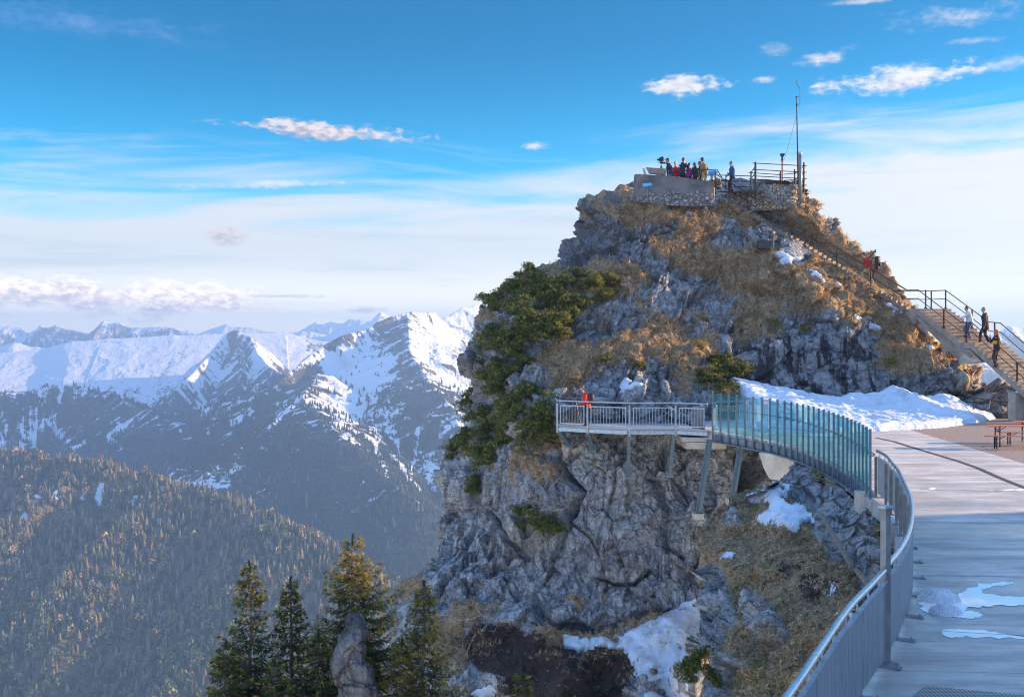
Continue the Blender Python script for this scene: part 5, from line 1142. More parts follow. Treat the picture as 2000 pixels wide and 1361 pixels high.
    STAIR.update(A0=A0, A1=A1, B0=B0, B1=B1, w=w)
    # upper staircase
    U0 = Vector((float(P(1408,380,59.4)[0]), 59.4, 12.15)); U1 = Vector((float(P(1770,604,54.35)[0]), 54.35, 5.40))
    r2 = empty('upper_staircase', U1, 'narrow stone staircase with brown rails running up the ridge to the summit', 'staircase')
    tU, wU = flight(r2, U0, U1, 0.78, 40, 0.2, 'flight', mat('old_stone_steps', (0.20, 0.165, 0.135), 0.9, 0, 0.3, 3.0, 0.01))
    def U(d, s): return tuple(U0+(U1-U0)*d+wU*s)
    ds = (0.0, 0.155, 0.30, 0.475, 0.645, 0.82)
    stair_rail(r2, [U(-0.06, 0.06), U(0, .06), U(1.0, .06), tuple(LL+Vector((0.1, 0.1, 0)))], [U(d, 0.06) for d in ds[1:]], RUST)
    stair_rail(r2, [U(0, 0.76), U(0.99, 0.76), tuple(LL+Vector((-0.3, 1.35, 0)))], [U(d+0.02, 0.76) for d in (0.14, 0.48, 0.80)], RUST)
    STAIR.update(U0=U0, U1=U1, wU=wU, tU=tU)
    # low pipe rail and kerb below the stairs
    rr = empty('pipe_rail', P(1940,786,48.6), 'low dark pipe rail beneath the stairs beside the snow', 'rail')
    mb = MB(); mb.tube([P(1898,776,49.0), P(1950,784,48.6), P(1990,785,48.4)], 0.03, 6); mb.build('pipe', RUST, rr); mb = MB(); mb.bar(P(1902,777,49.0), P(1902,800,49.0), 0.04, 0.04); mb.build('post', RUST, rr)
build_stairs()
# ---------------------------------------------------------------- trees, dwarf pines, turf
NEEDLE = attr_mat('conifer_needles', 'tint', 0.7, 0.4)
BARK = mat('grey_brown_bark', (0.11, 0.085, 0.07), 0.9, 0, 0.35, 12, 0.01)
DEADW = mat('weathered_dead_wood', (0.30, 0.27, 0.25), 0.9, 0, 0.3, 9)
def needle_mesh(name, starts, dirs, lens, wid, tint, rs, per=4, spread=0.45):
    """many slim leaf-shaped blades: each start grows `per` blades round its direction"""
    n = len(starts); S = np.repeat(starts, per, 0); D = np.repeat(dirs, per, 0)+rs.normal(0, spread, (n*per, 3)); D /= np.linalg.norm(D, axis=1, keepdims=True)
    Ln = np.repeat(lens, per)*rs.uniform(0.6, 1.15, n*per); W = np.cross(D, rs.normal(0, 1, (n*per, 3))); W /= np.linalg.norm(W, axis=1, keepdims=True); W *= (wid*rs.uniform(0.7, 1.3, n*per))[:, None]
    T = np.repeat(tint, per, 0)*rs.uniform(0.75, 1.25, (n*per, 1)); mid = S+D*(Ln*0.45)[:, None]
    V = np.stack([S, mid+W, S+D*Ln[:, None], mid-W], 1).reshape(-1, 3); F = np.arange(len(V)).reshape(-1, 4)
    return np_mesh(name, V, F, False, {'tint': np.repeat(T, 4, 0)})
def spruce(px, py, Y, H, rad, label, seed, lean=0.0, sparse=1.0, gold=0.0, base_cut=0.06, side=None):
    rs = np.random.RandomState(seed); apex = P(px, py, Y); base = apex-np.array((lean, 0, H)); root = empty('spruce', base, label, 'tree', 'spruces in front of the valley')
    mb = MB(); tr = [(0, 0, -0.5)]+[(lean*t+0.03*math.sin(t*9+seed), 0.03*math.cos(t*7), 0.985*H*t) for t in np.linspace(0, 1, 12)]
    mb.tube(tr, [0.02*H+0.03]+[max(0.008, (0.018*H)*(1-t)**0.9) for t in np.linspace(0, 1, 12)], 7); mb.build('trunk', BARK, root, True, world=False)
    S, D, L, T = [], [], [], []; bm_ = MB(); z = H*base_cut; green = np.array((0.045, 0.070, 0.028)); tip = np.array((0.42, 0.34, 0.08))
    while z < H*0.985:
        t = z/H; nb = rs.randint(4, 7) if t < 0.93 else 3; a0 = rs.rand()*6.28; R_ = rad*(1-t)**0.9*(1.0 if t > 0.12 else 0.8)+0.05
        for b in range(nb):
            a = a0+6.283*b/nb+rs.normal(0, 0.25); ln = R_*rs.uniform(0.62, 1.12)*sparse
            if side is not None and rs.rand() < 0.5: ln *= 1.0+0.35*max(0, math.cos(a-side))
            dz0 = 0.30*t-0.16+rs.normal(0, 0.05); c = np.array((lean*t, 0, z+rs.normal(0, 0.04))); n = max(3, int(ln/0.075)); prev = c; pts = [c]
            hd = np.array((math.cos(a), math.sin(a), 0)); sdv = np.array((-math.sin(a), math.cos(a), 0))
            for k in range(1, n+1):
                f = k/n; p = c+hd*ln*f+np.array((0, 0, ln*(dz0*f*1.2-0.42*f*(1-f)*1.2+0.20*f*f))); pts.append(p)
                for s in (-1, 1):
                    tw = 0.34*ln*(1-f)**0.7*rs.uniform(0.5, 1.1)+0.07; tws = max(1, int(tw/0.07))
                    for q in range(tws):
                        g = (q+rs.rand())/tws*tw; st = p+sdv*s*g+hd*g*0.45+np.array((0, 0, -0.22*g-0.02))
                        S.append(st); D.append(sdv*s*0.55+hd*0.7+np.array((0, 0, -0.35+rs.normal(0, 0.15)))); L.append(0.10+0.04*rs.rand()); T.append(green*(0.7+0.6*rs.rand())+(tip-green)*min(0.95, (0.15+gold*0.6)*max(0, (f+g/tw)/2-0.2)*rs.rand()*1.6+gold*0.5*max(0, t-0.5)*rs.rand()))  # gold: sunlight on the crown top painted into the needles, plus yellowish tips
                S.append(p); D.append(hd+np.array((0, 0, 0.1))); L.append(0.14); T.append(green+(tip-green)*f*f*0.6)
            if n > 2: bm_.tube(pts[::2]+([pts[-1]] if n % 2 else []), [0.014*(1-0.85*i/max(1, len(pts[::2]))) for i in range(len(pts[::2])+(1 if n % 2 else 0))], 4, cap=False)
        z += (0.20+0.10*rs.rand())*(0.62 if t > .8 else 0.85)
    for k in range(14): f = k/14; S.append(np.array((lean, 0, H*(0.95+0.055*f)))); D.append(np.array((0, 0, 1.0))); L.append(0.08); T.append(green)
    bm_.build('branches', BARK, root, world=False)
    me = needle_mesh('spruce_crown', np.array(S), np.array(D), np.array(L), 0.011, np.array(T), rs, 5, 0.40); link('crown', me, NEEDLE, root); return root
def build_trees():
    spruce(488,1098,21.3,4.6,1.27,'tall slender spruce with drooping tiered branches, left of the row',1,sparse=0.95)
    spruce(568,1131,21.8,4.4,1.10,'dark narrow spruce between the slender one and the golden topped one',2)
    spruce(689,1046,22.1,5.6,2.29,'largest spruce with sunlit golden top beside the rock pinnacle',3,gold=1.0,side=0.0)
    spruce(441,1252,20.6,3.2,1.14,'small bushy spruce at the far left of the row',4)
    spruce(622,1232,21.0,3.4,1.19,'low dense spruce in front of the golden topped one',5)
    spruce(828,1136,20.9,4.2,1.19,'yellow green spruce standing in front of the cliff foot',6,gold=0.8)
    spruce(1021,1322,19.8,1.6,0.37,'tiny spruce sapling on the dark soil at the bottom edge',7)
    spruce(536,1290,20.4,2.8,1.14,'low spruce filling the gap at the bottom between the two dark ones',9)
    spruce(785,1250,20.6,2.5,0.89,'shorter spruce hugging the left side of the yellow green one',10,gold=0.6)
build_trees()
PIN = {}
def pine_proto(k, seed, R0, nshoot, green, tip, flat=0.62):
    rs = np.random.RandomState(seed); root = bpy.data.objects.new('dwarf_pine', None); COL.objects.link(root)
    lobes = [(rs.normal(0, 0.42, 3)*R0*np.array((1, 1, 0.5)), R0*rs.uniform(0.24, 0.50)) for _ in range(12)]
    S, D, T, L = [], [], [], []; mb = MB()
    for i in range(nshoot):
        c, r = lobes[rs.randint(len(lobes))]; v = rs.normal(0, 1, 3); v[2] = abs(v[2])*0.9-0.25; v /= np.linalg.norm(v); p = c+v*r*np.array((1, 1, flat+0.2))*rs.uniform(0.60, 1.25)
        S.append(p); up = v*0.6+np.array((0, 0, 0.75)); D.append(up/np.linalg.norm(up)); L.append(0.13+0.06*rs.rand()); m = rs.rand(); T.append(green*(0.6+0.8*rs.rand())*(1-m*m)+tip*m*m)
        if i % 7 == 0: mb.tube([(0, 0, -0.25*R0), tuple(c*0.6), tuple(p)], [0.02, 0.014, 0.006], 4, cap=False)
    me = needle_mesh('dwarf_pine_crown', np.array(S), np.array(D), np.array(L), 0.016, np.array(T), rs, 9, 0.65); link('crown', me, NEEDLE, root); mb.build('branches', BARK, root, world=False)
    PIN[k] = root; root['used'] = 0; return root
def put_pine(k, loc, s, rz, tilt, label, group=None):
    src = PIN[k]
    if src['used'] == 0: o = src; src['used'] = 1
    else:
        o = src.copy(); COL.objects.link(o)
        for ch in list(src.children): c = ch.copy(); COL.objects.link(c); c.parent = o
    o.location = Vector([float(v) for v in loc]); o.scale = (s, s, s*1.0); o.rotation_euler = (tilt, 0, rz); tag(o, label, 'shrub', group); return o
def build_pines():
    g1, t1 = np.array((0.065, 0.095, 0.032)), np.array((0.36, 0.37, 0.10)); 
    for k, sd_ in enumerate((11, 12, 13, 14)): pine_proto(k, sd_, 1.0, 620, g1, t1)
    pine_proto(4, 21, 1.0, 260, np.array((0.20, 0.19, 0.045)), np.array((0.48, 0.42, 0.09)))
    rnd = random.Random(5)
    thick = [([(962,572),(1000,545),(1060,530),(1110,530),(1150,548),(1205,545),(1208,580),(1150,600),(1110,640),(1060,660),(1010,700),(960,680),(935,640)], 34, 'dwarf pine in the upper green thicket', 'dwarf pines of the upper thicket', 0.85),
             ([(945,690),(1000,700),(1030,690),(1035,720),(960,760),(920,800),(915,760)], 11, 'dwarf pine between upper and lower thickets', 'dwarf pines of the middle strip', 0.75),
             ([(915,800),(1000,760),(1070,760),(1085,800),(1078,840),(1050,870),(985,880),(945,930),(925,890),(912,850)], 26, 'dwarf pine in the thicket beside the platform', 'dwarf pines of the lower thicket', 0.8),
             ([(858,850),(880,825),(905,835),(905,880),(875,895),(856,875)], 6, 'dwarf pine jutting over the valley', 'dwarf pines jutting over the valley', 0.62),
             ([(888,930),(930,925),(935,960),(900,965)], 3, 'dwarf pine clinging to bare cliff edge', 'dwarf pines clinging below the overhang', 0.55),
             ([(1010,985),(1070,1000),(1090,1030),(1050,1050),(1005,1015)], 6, 'sparse dwarf pine below the dead twigs', 'sparse pines on the cliff ledge', 0.6),
             ([(1375,700),(1430,695),(1455,730),(1420,755),(1360,750)], 9, 'dwarf pine above the snow bank', 'dwarf pines above the snow bank', 0.75)]
    ORD = ['first', 'second', 'third', 'fourth', 'fifth', 'sixth', 'seventh', 'eighth', 'ninth', 'tenth', 'eleventh', 'twelfth']
    for poly, cnt, lab, grp, sc in thick:
        xs = [p[0] for p in poly]; ys = [p[1] for p in poly]; done = 0; tries = 0; pts = []
        while len(pts) < cnt and tries < 4000:
            tries += 1; x = rnd.uniform(min(xs), max(xs)); y = rnd.uniform(min(ys), max(ys))
            if not in_poly(np.array([x]), np.array([y]), poly)[0] or any((x-a)**2+(y-b)**2 < 15**2 for a, b, _ in pts): continue
            k = int(PK_R(x, y)); k = int(PK_R(x+12, y)) if k < 0 else k
            if k < 0: continue
            pts.append((x, y, k))
        pts.sort(key=lambda p: p[1]); nrow = max(1, round(len(pts)/7)); per = math.ceil(len(pts)/nrow); names = {1: ['only'], 2: ['upper', 'lower'], 3: ['top', 'middle', 'bottom'], 4: ['top', 'second', 'third', 'bottom'], 5: ['top', 'second', 'middle', 'fourth', 'bottom']}[nrow]
        for ri in range(nrow):
            row = sorted(pts[ri*per:(ri+1)*per])
            for ci, (x, y, k) in enumerate(row):
                v = PK_R.V[k]; s = sc*rnd.uniform(0.65, 1.15); rw = (names[ri]+' row, ') if nrow > 1 else ''
                put_pine(rnd.randrange(4), (v[0], v[1]-0.15, v[2]+0.05), s, rnd.uniform(0, 6.28), rnd.uniform(0.1, 0.5), lab+', '+rw+ORD[ci]+' from the left', grp)
    single = [(1013,556,3,.6,'highest dwarf pine tip standing out against the sky on the left shoulder'),(1515,632,4,.45,'yellow green dwarf pine on the turf above the streaked wall, left of a pair'),(1568,640,4,.5,'bright yellow green dwarf pine, right of the pair above the streaked wall'),
      (1366,672,4,.42,'upright yellowish pine sapling on the turf above the dark clump'),(1236,706,4,.4,'thin yellow green pine low on the rock face above the boulder snow'),(1180,700,1,.45,'small dark pine on the rock ledge left of centre'),(1060,805,4,.5,'lighter green pine at the right edge of the lower thicket beside the railing'),
      (1740,704,4,.4,'low moss green shrub on the turf right of the streaked wall')]
    for x, y, k, s, lab in single:
        i = int(PK_R(x, y)); i = int(PK_R(x+14, y+8)) if i < 0 else i
        if i >= 0: put_pine(k, PK_R.V[i]+np.array((0, -0.1, 0.05)), s, x, 0.2, lab)
    for x, y, s, lab in ((1338,1312,.30,'dark dwarf pine reaching over the snow gully from the turf slope, lowest one'),(1362,1290,.34,'dark dwarf pine reaching over the snow gully from the turf slope, uppermost one'),(1384,1318,.32,'dark dwarf pine on the rocky left edge of the turf slope, nearest the railing')):
        put_pine((x//3) % 4, P(x, y, 21.5), s, x, 0.7, lab)
build_pines()
def build_turf():
    rs = np.random.RandomState(3); starts, dirs, lens, tints = [], [], [], []
    for V3, N3, Gm, cnt, ln, px0 in ((ROCKV, ROCKN, ROCKG, 16000, 0.24, 0), (KNV, KNN, KNG, 12000, 0.15, 0)):
        V = V3.reshape(-1, 3); N_ = N3.reshape(-1, 3); g = Gm.ravel(); px, py = px_of(V); ok = np.where((g > 0.75) & (py < 1400) & (V[:, 2] < 12.1))[0]
        idx = rs.choice(ok, cnt); S = V[idx]+rs.normal(0, 0.04, (cnt, 3)); n = N_[idx]*np.array((1, 1, 1)); D = n*0.7+np.array((0, -0.15, -0.25))+rs.normal(0, 0.3, (cnt, 3)); D[:, 2] += 0.35
        starts.append(S); dirs.append(D/np.linalg.norm(D, axis=1, keepdims=True)); lens.append(ln*rs.uniform(0.6, 1.2, cnt))
        straw = np.array((0.60, 0.46, 0.29)); br = np.array((0.32, 0.21, 0.12)); gr = np.array((0.22, 0.22, 0.08)); k = rs.rand(cnt, 1); c = straw*k+br*(1-k)
        moss = (fbm(S/2.0, 3, 9) > 0.30) & (rs.rand(cnt) < (0.5 if ln < 0.2 else 0.10)); c = np.where(moss[:, None], gr, c); tints.append(c)
    me = needle_mesh('dry_grass_blades', np.concatenate(starts), np.concatenate(dirs), np.concatenate(lens), 0.012, np.concatenate(tints), rs, 5, 0.55)
    tag(link('dry_grass', me, attr_mat('dry_grass_blade', 'tint', 0.8, 0.3)), 'tufts of dry straw coloured mountain grass on the ledges', 'grass', kind='stuff')
build_turf()
def branching(mb, p, d, L, r, rnd, depth):
    pts = [p]; q = Vector(p); d = Vector(d)
    for k in range(4):
        d = (d+Vector((rnd.gauss(0, .25), rnd.gauss(0, .2), rnd.gauss(0, .22)))).normalized(); q = q+d*L/4; pts.append(tuple(q))
        if depth and rnd.random() < 0.8: branching(mb, tuple(q), d+Vector((rnd.gauss(0, .7), rnd.gauss(0, .4), rnd.gauss(0, .7))), L*0.6, r*0.6, rnd, depth-1)
    mb.tube(pts, [r*(1-0.2*k) for k in range(5)], 4, cap=False)
def build_deadwood():
    rnd = random.Random(8)
    for x, y, dx, dz, L, nb, lab in ((1085,1000,-0.3,.4,1.6,7,'tangle of bare pale twigs hanging over the middle of the cliff'),(1172,500,.5,-.5,2.4,4,'bleached roots running down the upper rock face'),(1235,560,.1,-.9,2.2,5,'bare grey branches on the rock right of the upper thicket'),(950,1190,-.6,-.7,1.8,4,'pale exposed roots above the dark soil at the cliff foot')):
        k = int(PK_R(x, y)); v = PK_R.V[k]; r = MB()
        for _ in range(nb): branching(r, (v[0]+rnd.uniform(-.5, .5), v[1]-0.25, v[2]+rnd.uniform(-.3, .3)), (dx+rnd.gauss(0, .5), -0.3, dz+rnd.gauss(0, .4)), L*rnd.uniform(.5, 1), 0.028, rnd, 2)
        tag(r.build('dead_branch', DEADW), lab, 'dead wood')
    for (x1, y1, x2, y2, Y1, Y2, w, lab) in ((1604,1004,1664,1106,27.6,21.9,.10,'long weather-worn timber beam lying down the rubble below the fence'),(1672,1112,1700,1145,20.9,18.2,.09,'short timber end lying below the long weather-worn beam')):
        mb = MB(); a, b = P(x1, y1, Y1-1.0), P(x2, y2, Y2-0.9); mb.bar(a, b, w, w*0.8); tag(mb.build('timber_beam', mat('old_timber', (0.17, 0.145, 0.125), 0.9, 0, 0.35, 10, 0.01), bevel=0.01), lab, 'timber')
build_deadwood()
def build_pinnacle():
    L = [(686,1202),(680,1212),(677,1228),(664,1242),(655,1264),(652,1290),(654,1318),(662,1345),(660,1380),(650,1480)]; Rr = [(698,1202),(706,1216),(712,1238),(718,1262),(714,1284),(736,1304),(738,1330),(742,1360),(760,1480)]
    V3, nl = sheet(L, Rr, 1202, 1480, 260, 110, [(690,1200,20.4),(690,1300,20.2),(690,1480,20.0)], (36, 36), (0.45, 0.45), 0.4, 44)
    n3 = loop_normals(smooth_rows(V3, 6)); V = V3.reshape(-1, 3); n = n3.reshape(-1, 3)
    if n[nl*100+55][1] > 0: n = -n
    h, cr = rock_shape(V*2.4, 0.14, 900, 0.2, (1, 1, 1.8)); Vd = V+n*(h+0.03*fbm(V/0.12, 3, 5))[:, None]; z = np.zeros(len(V))
    me = np_mesh('pinnacle_surface', Vd, grid_faces(260, nl, True), True, {'grass': z, 'soil': z-1, 'crack': cr*0.8, 'tan': z+0.1, 'moss': z, 'streak': z+0.75, 'darkened': z+0.9})  # pinnacle set darker than the cliff all over
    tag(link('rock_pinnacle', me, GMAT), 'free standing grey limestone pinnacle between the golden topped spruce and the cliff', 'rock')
build_pinnacle()
# ---------------------------------------------------------------- people
def ik(a, c, l1, l2, pole):
    a, c, pole = Vector(a), Vector(c), Vector(pole); d = c-a; L = min(d.length, (l1+l2)*0.995); d = d.normalized(); x = (l1*l1-l2*l2+L*L)/(2*L); h = math.sqrt(max(0, l1*l1-x*x))
    pl = pole-d*pole.dot(d); pl = pl.normalized() if pl.length > 1e-4 else Vector((1, 0, 0)); return a+d*x+pl*h, a+d*L
def remeshed(mb, name, mt, parent, vox, smooth=2):
    me = bpy.data.meshes.new(name); me.from_pydata(mb.V, [], mb.F); me.update(); o = bpy.data.objects.new(name, me); COL.objects.link(o)
    md = o.modifiers.new('r', 'REMESH'); md.mode = 'VOXEL'; md.voxel_size = vox; md.use_smooth_shade = True
    if smooth: ms = o.modifiers.new('s', 'SMOOTH'); ms.iterations = smooth; ms.factor = 0.5
    dg = bpy.context.evaluated_depsgraph_get(); new = bpy.data.meshes.new_from_object(o.evaluated_get(dg)); new.name = name
    for p in new.polygons: p.use_smooth = True
    o.modifiers.clear(); o.data = new; bpy.data.meshes.remove(me); new.materials.clear(); new.materials.append(mt); o.parent = parent; return o
SKIN = mat('skin', (0.46, 0.27, 0.19), 0.6, 0, 0.08, 20)
def person(loc, rz, label, s=1.0, jacket=(0.03, 0.04, 0.09), legs=(0.03, 0.04, 0.07), hair=(0.06, 0.04, 0.03), cap=None, jname='jacket_cloth', lh=(-0.24, 0.08, 0.80), rh=(0.24, 0.08, 0.80),
           lf=(-0.10, 0.0, 0.0), rf=(0.10, 0.05, 0.0), lean=0.03, look=0.0, hip=0.93, longhair=False, long_coat=0.0, hood=True, vest=None, sleeve=None, elbow=(0, -0.6, -0.3), group=None, tilt=0.0):
    H = 1.0; root = empty('person', loc, label, 'person', group, rz); root.scale = (s, s, s); ped = Vector
    hipc = ped((0, 0, hip)); chest = hipc+ped((0, lean*1.2, 0.40)); neck = hipc+ped((0, lean*1.7, 0.56)); head = neck+ped((0, 0.03+lean*0.5-0.08*tilt, 0.19-0.02*tilt))
    sh = [chest+ped((sx*0.185, 0, 0.07)) for sx in (-1, 1)]; hp = [hipc+ped((sx*0.095, 0, -0.02)) for sx in (-1, 1)]
    hands = [ped(lh), ped(rh)]; feet = [ped(lf)+ped((0, 0, 0.09)), ped(rf)+ped((0, 0, 0.09))]
    el, wr = [], []
    for k in range(2): e, w = ik(sh[k], hands[k], 0.29, 0.27, ped(((-1, 1)[k]*0.35, elbow[1], elbow[2]))); el.append(e); wr.append(w)
    kn, an = [], []
    for k in range(2): e, w = ik(hp[k], feet[k], 0.44, 0.42, ped((0, 1, 0.1))); kn.append(e); an.append(w)
    # body: one continuous surface with face, neck, limbs, hands
    b = MB(); M = Matrix.Rotation(look, 3, 'Z')@Matrix.Rotation(0.35*tilt, 3, 'X'); hh = lambda x, y, z: head+M@ped((x, y, z))
    b.ellip(head+M@ped((0, -0.008, 0.03)), (0.076, 0.095, 0.10), 14); b.ellip(hh(0, 0.022, -0.04), (0.055, 0.065, 0.075), 12); b.tube([hh(0, 0.092, 0.01), hh(0, 0.108, -0.02)], [0.012, 0.017], 6)
    for sx in (-1, 1): b.ellip(hh(sx*0.08, -0.005, -0.005), (0.012, 0.024, 0.034), 8); b.ellip(hh(sx*0.03, 0.085, -0.055), (0.02, 0.008, 0.006), 6)
    b.tube([neck-ped((0, 0, 0.06)), head-ped((0, 0, 0.05))], 0.055, 10)
    b.tube([hipc-ped((0, 0, 0.03)), hipc+ped((0, 0, 0.18)), chest, neck-ped((0, 0, 0.05))], [0.135, 0.12, 0.14, 0.075], 12)
    for k in range(2):
        b.tube([sh[k]+ped(((1, -1)[k]*0.05, 0, 0)), sh[k], el[k], wr[k]], [0.06, 0.055, 0.042, 0.030], 8); b.tube([hp[k], kn[k], an[k]], [0.085, 0.056, 0.040], 8)
        d = (wr[k]-el[k]).normalized(); u = d.cross(ped((0, 0, 1))); u = u.normalized() if u.length > .05 else ped((1, 0, 0)); v = u.cross(d); c = wr[k]+d*0.05
        Mx = Matrix((u, v, d)).transposed(); b.ellip(c, (0.040, 0.018, 0.055), 8, 0, Mx)
        for f in range(4):
            st = c+d*0.035+u*(f-1.5)*0.020; ln = (0.060, 0.072, 0.068, 0.052)[f]; b.tube([st, st+d*ln*0.55-v*0.01, st+d*ln-v*0.03], [0.0095, 0.009, 0.0075], 6)
        b.tube([c-u*0.03*(1, -1)[k]-d*0.01, c-u*0.058*(1, -1)[k]+d*0.03, c-u*0.05*(1, -1)[k]+d*0.055-v*0.01], [0.012, 0.0105, 0.009], 6)
    remeshed(b, 'body', SKIN, root, 0.0125, 1)
    e = MB()
    for sx in (-1, 1): e.ellip(hh(sx*0.031, 0.083, 0.008), (0.012, 0.007, 0.008), 6)
    e.build('eyes', mat('eye_dark', (0.02, 0.015, 0.012), 0.3), root, True, world=False)
    # hair or cap
    hm = MB(); hm.ellip(hh(0, -0.022, 0.048), (0.086, 0.098, 0.095), 12)
    if longhair: hm.tube([hh(0, -0.055, 0.03), hh(0, -0.085, -0.08), hh(0, -0.08, -0.22)], [0.075, 0.085, 0.05], 10)
    hm.ellip(hh(0, -0.06, -0.02), (0.072, 0.05, 0.07), 10)
    o = hm.build('hair', mat('hair_%02x%02x%02x' % tuple(int(c*255) for c in hair), hair, 0.7, 0, 0.3, 30), root, True, world=False); o.data.materials[0].name = 'hair_strands'
    if cap:
        cm = MB(); cm.lathe(hh(0, -0.015, 0.05), [(0.096, 0), (0.098, 0.03), (0.080, 0.075), (0.04, 0.098), (0.005, 0.103)], 14)
        c0 = hh(0, 0.07, 0.055); cm.box(tuple(c0+M@ped((0, 0.04, 0))), (0.12, 0.10, 0.012), look); cm.build('cap', mat('cap_cloth', cap, 0.8), root, True, world=False)
    jm = mat(jname, jacket, 0.8, 0, 0.25, 14, 0.01); j = MB()
    bot = hipc-ped((0, 0, 0.12+long_coat)); j.tube([bot, hipc+ped((0, 0, 0.04)), hipc+ped((0, lean*.4, 0.2)), chest+ped((0, 0, 0.02)), neck-ped((0, 0, 0.055)), neck+ped((0, 0, 0.02))], [0.172, 0.165, 0.155, 0.178, 0.10, 0.072], 14)
    if hood: j.ellip(neck+ped((0, -0.085, 0.0)), (0.10, 0.05, 0.06), 10)
    for k in range(2):
        j.ellip(sh[k]-ped((0, 0, 0.01)), (0.085, 0.085, 0.08), 10); w2 = wr[k]+(el[k]-wr[k])*0.08; j.tube([sh[k], el[k], w2], [0.080, 0.062, 0.050], 9)
    # fold ridges at the elbows and waist
    for k in range(2):
        for q in (0.72, 0.86): c = sh[k].lerp(el[k], q); j.ellip(c, (0.074, 0.074, 0.02), 8)
    remeshed(j, 'jacket', jm, root, 0.016, 2)
    if vest is not None:
        vm = MB(); vm.box(tuple(chest+ped((0.0, 0.0, -0.14))), (0.375, 0.20, 0.16)); remeshed(vm, 'jacket_panel', mat('panel_cloth', vest, 0.8), root, 0.02, 3)
    tm = MB(); tm.tube([hipc-ped((0, 0, 0.10)), hipc+ped((0, 0, 0.06))], [0.150, 0.148], 12)
    for k in range(2): tm.tube([hp[k]+ped((0, 0, 0.02)), kn[k], an[k]+ped((0, 0, -0.03))], [0.112, 0.080, 0.066], 9)
    remeshed(tm, 'trousers', mat('legs_%02x%02x%02x' % tuple(int(c*255) for c in legs), legs, 0.85, 0, 0.25, 14, 0.01), root, 0.018, 2).data.materials[0].name = 'trouser_cloth'
    for k in range(2):
        sm = MB(); a = an[k]; sm.tube([a+ped((0, -0.06, -0.055)), a+ped((0, 0.04, -0.05)), a+ped((0, 0.17, -0.062))], [0.042, 0.045, 0.032], 8); sm.tube([a+ped((0, -0.02, 0.0)), a+ped((0, -0.02, -0.06))], [0.05, 0.048], 8)
        remeshed(sm, 'shoe', mat('shoe_leather', (0.05, 0.038, 0.03), 0.7), root, 0.016, 1)
    return root
def backpack(loc, rz, label, col=(0.02, 0.022, 0.03), s=1.0, tall=0.5):
    r = empty('backpack', loc, label, 'backpack', None, rz); m = mat('pack_%02x' % int(col[2]*255), col, 0.7, 0, 0.25, 12)
    b = MB(); b.ellip((0, -0.12, 0), (0.17*s, 0.13*s, tall*0.5*s), 12); b.box((0, -0.08, -0.02), (0.28*s, 0.17*s, tall*0.86*s)); remeshed(b, 'bag', m, r, 0.02, 3)
    f = MB(); f.ellip((0, -0.22*s, -0.08), (0.11*s, 0.05*s, 0.11*s), 10); f.box((0, -0.12, tall*0.42*s), (0.26*s, 0.2*s, 0.03)); f.build('pocket', m, r, world=False)
    st = MB()
    for sx in (-1, 1): st.tube([(sx*0.1, 0.0, tall*0.36), (sx*0.12, 0.10, tall*0.46), (sx*0.13, 0.22, tall*0.2), (sx*0.12, 0.16, -0.1), (sx*0.10, 0, -0.18)], 0.018, 5)
    st.build('shoulder_strap', m, r, world=False); return r
def tripod(loc, h, label, cam_='camera', cat='tripod', rz=0.0, spread=0.42):
    BLK = mat('black_camera_plastic', (0.014, 0.014, 0.016), 0.45); r = empty('tripod', loc, label, cat, None, rz)
    for k in range(3):
        a = k*2.094+0.4; b = MB(); b.tube([(0.03*math.cos(a), 0.03*math.sin(a), h*0.86), (spread*math.cos(a), spread*math.sin(a), 0)], [0.02, 0.012], 6); b.build('leg', BLK, r, world=False)
    b = MB(); b.tube([(0, 0, h*0.7), (0, 0, h)], 0.016, 6); b.lathe((0, 0, h*0.84), [(0.04, 0), (0.04, 0.05)], 8); b.build('centre_column', BLK, r, world=False)
    if cam_ == 'camera':
        b = MB(); b.box((0, 0, h+0.06), (0.15, 0.08, 0.11)); b.box((0, 0, h+0.125), (0.06, 0.06, 0.035)); b.build('camera_body', BLK, r, world=False); b = MB(); b.tube([(0, 0.03, h+0.06), (0, 0.20, h+0.06)], 0.038, 10); b.build('lens', BLK, r, world=False)
    elif cam_ == 'scope':
        b = MB(); b.tube([(-0.34, 0, h+0.10), (-0.28, 0, h+0.10), (-0.1, 0, h+0.08), (0.14, 0, h+0.07)], [0.055, 0.05, 0.038, 0.032], 10); b.box((0.03, 0, h+0.03), (0.12, 0.07, 0.06)); b.build('scope_tube', BLK, r, world=False)
    return r
FZ, FY = 12.34, 59.0
def at_floor(px, Y=FY, z=FZ): return ((px-CX)*Y/FPX, Y, z)
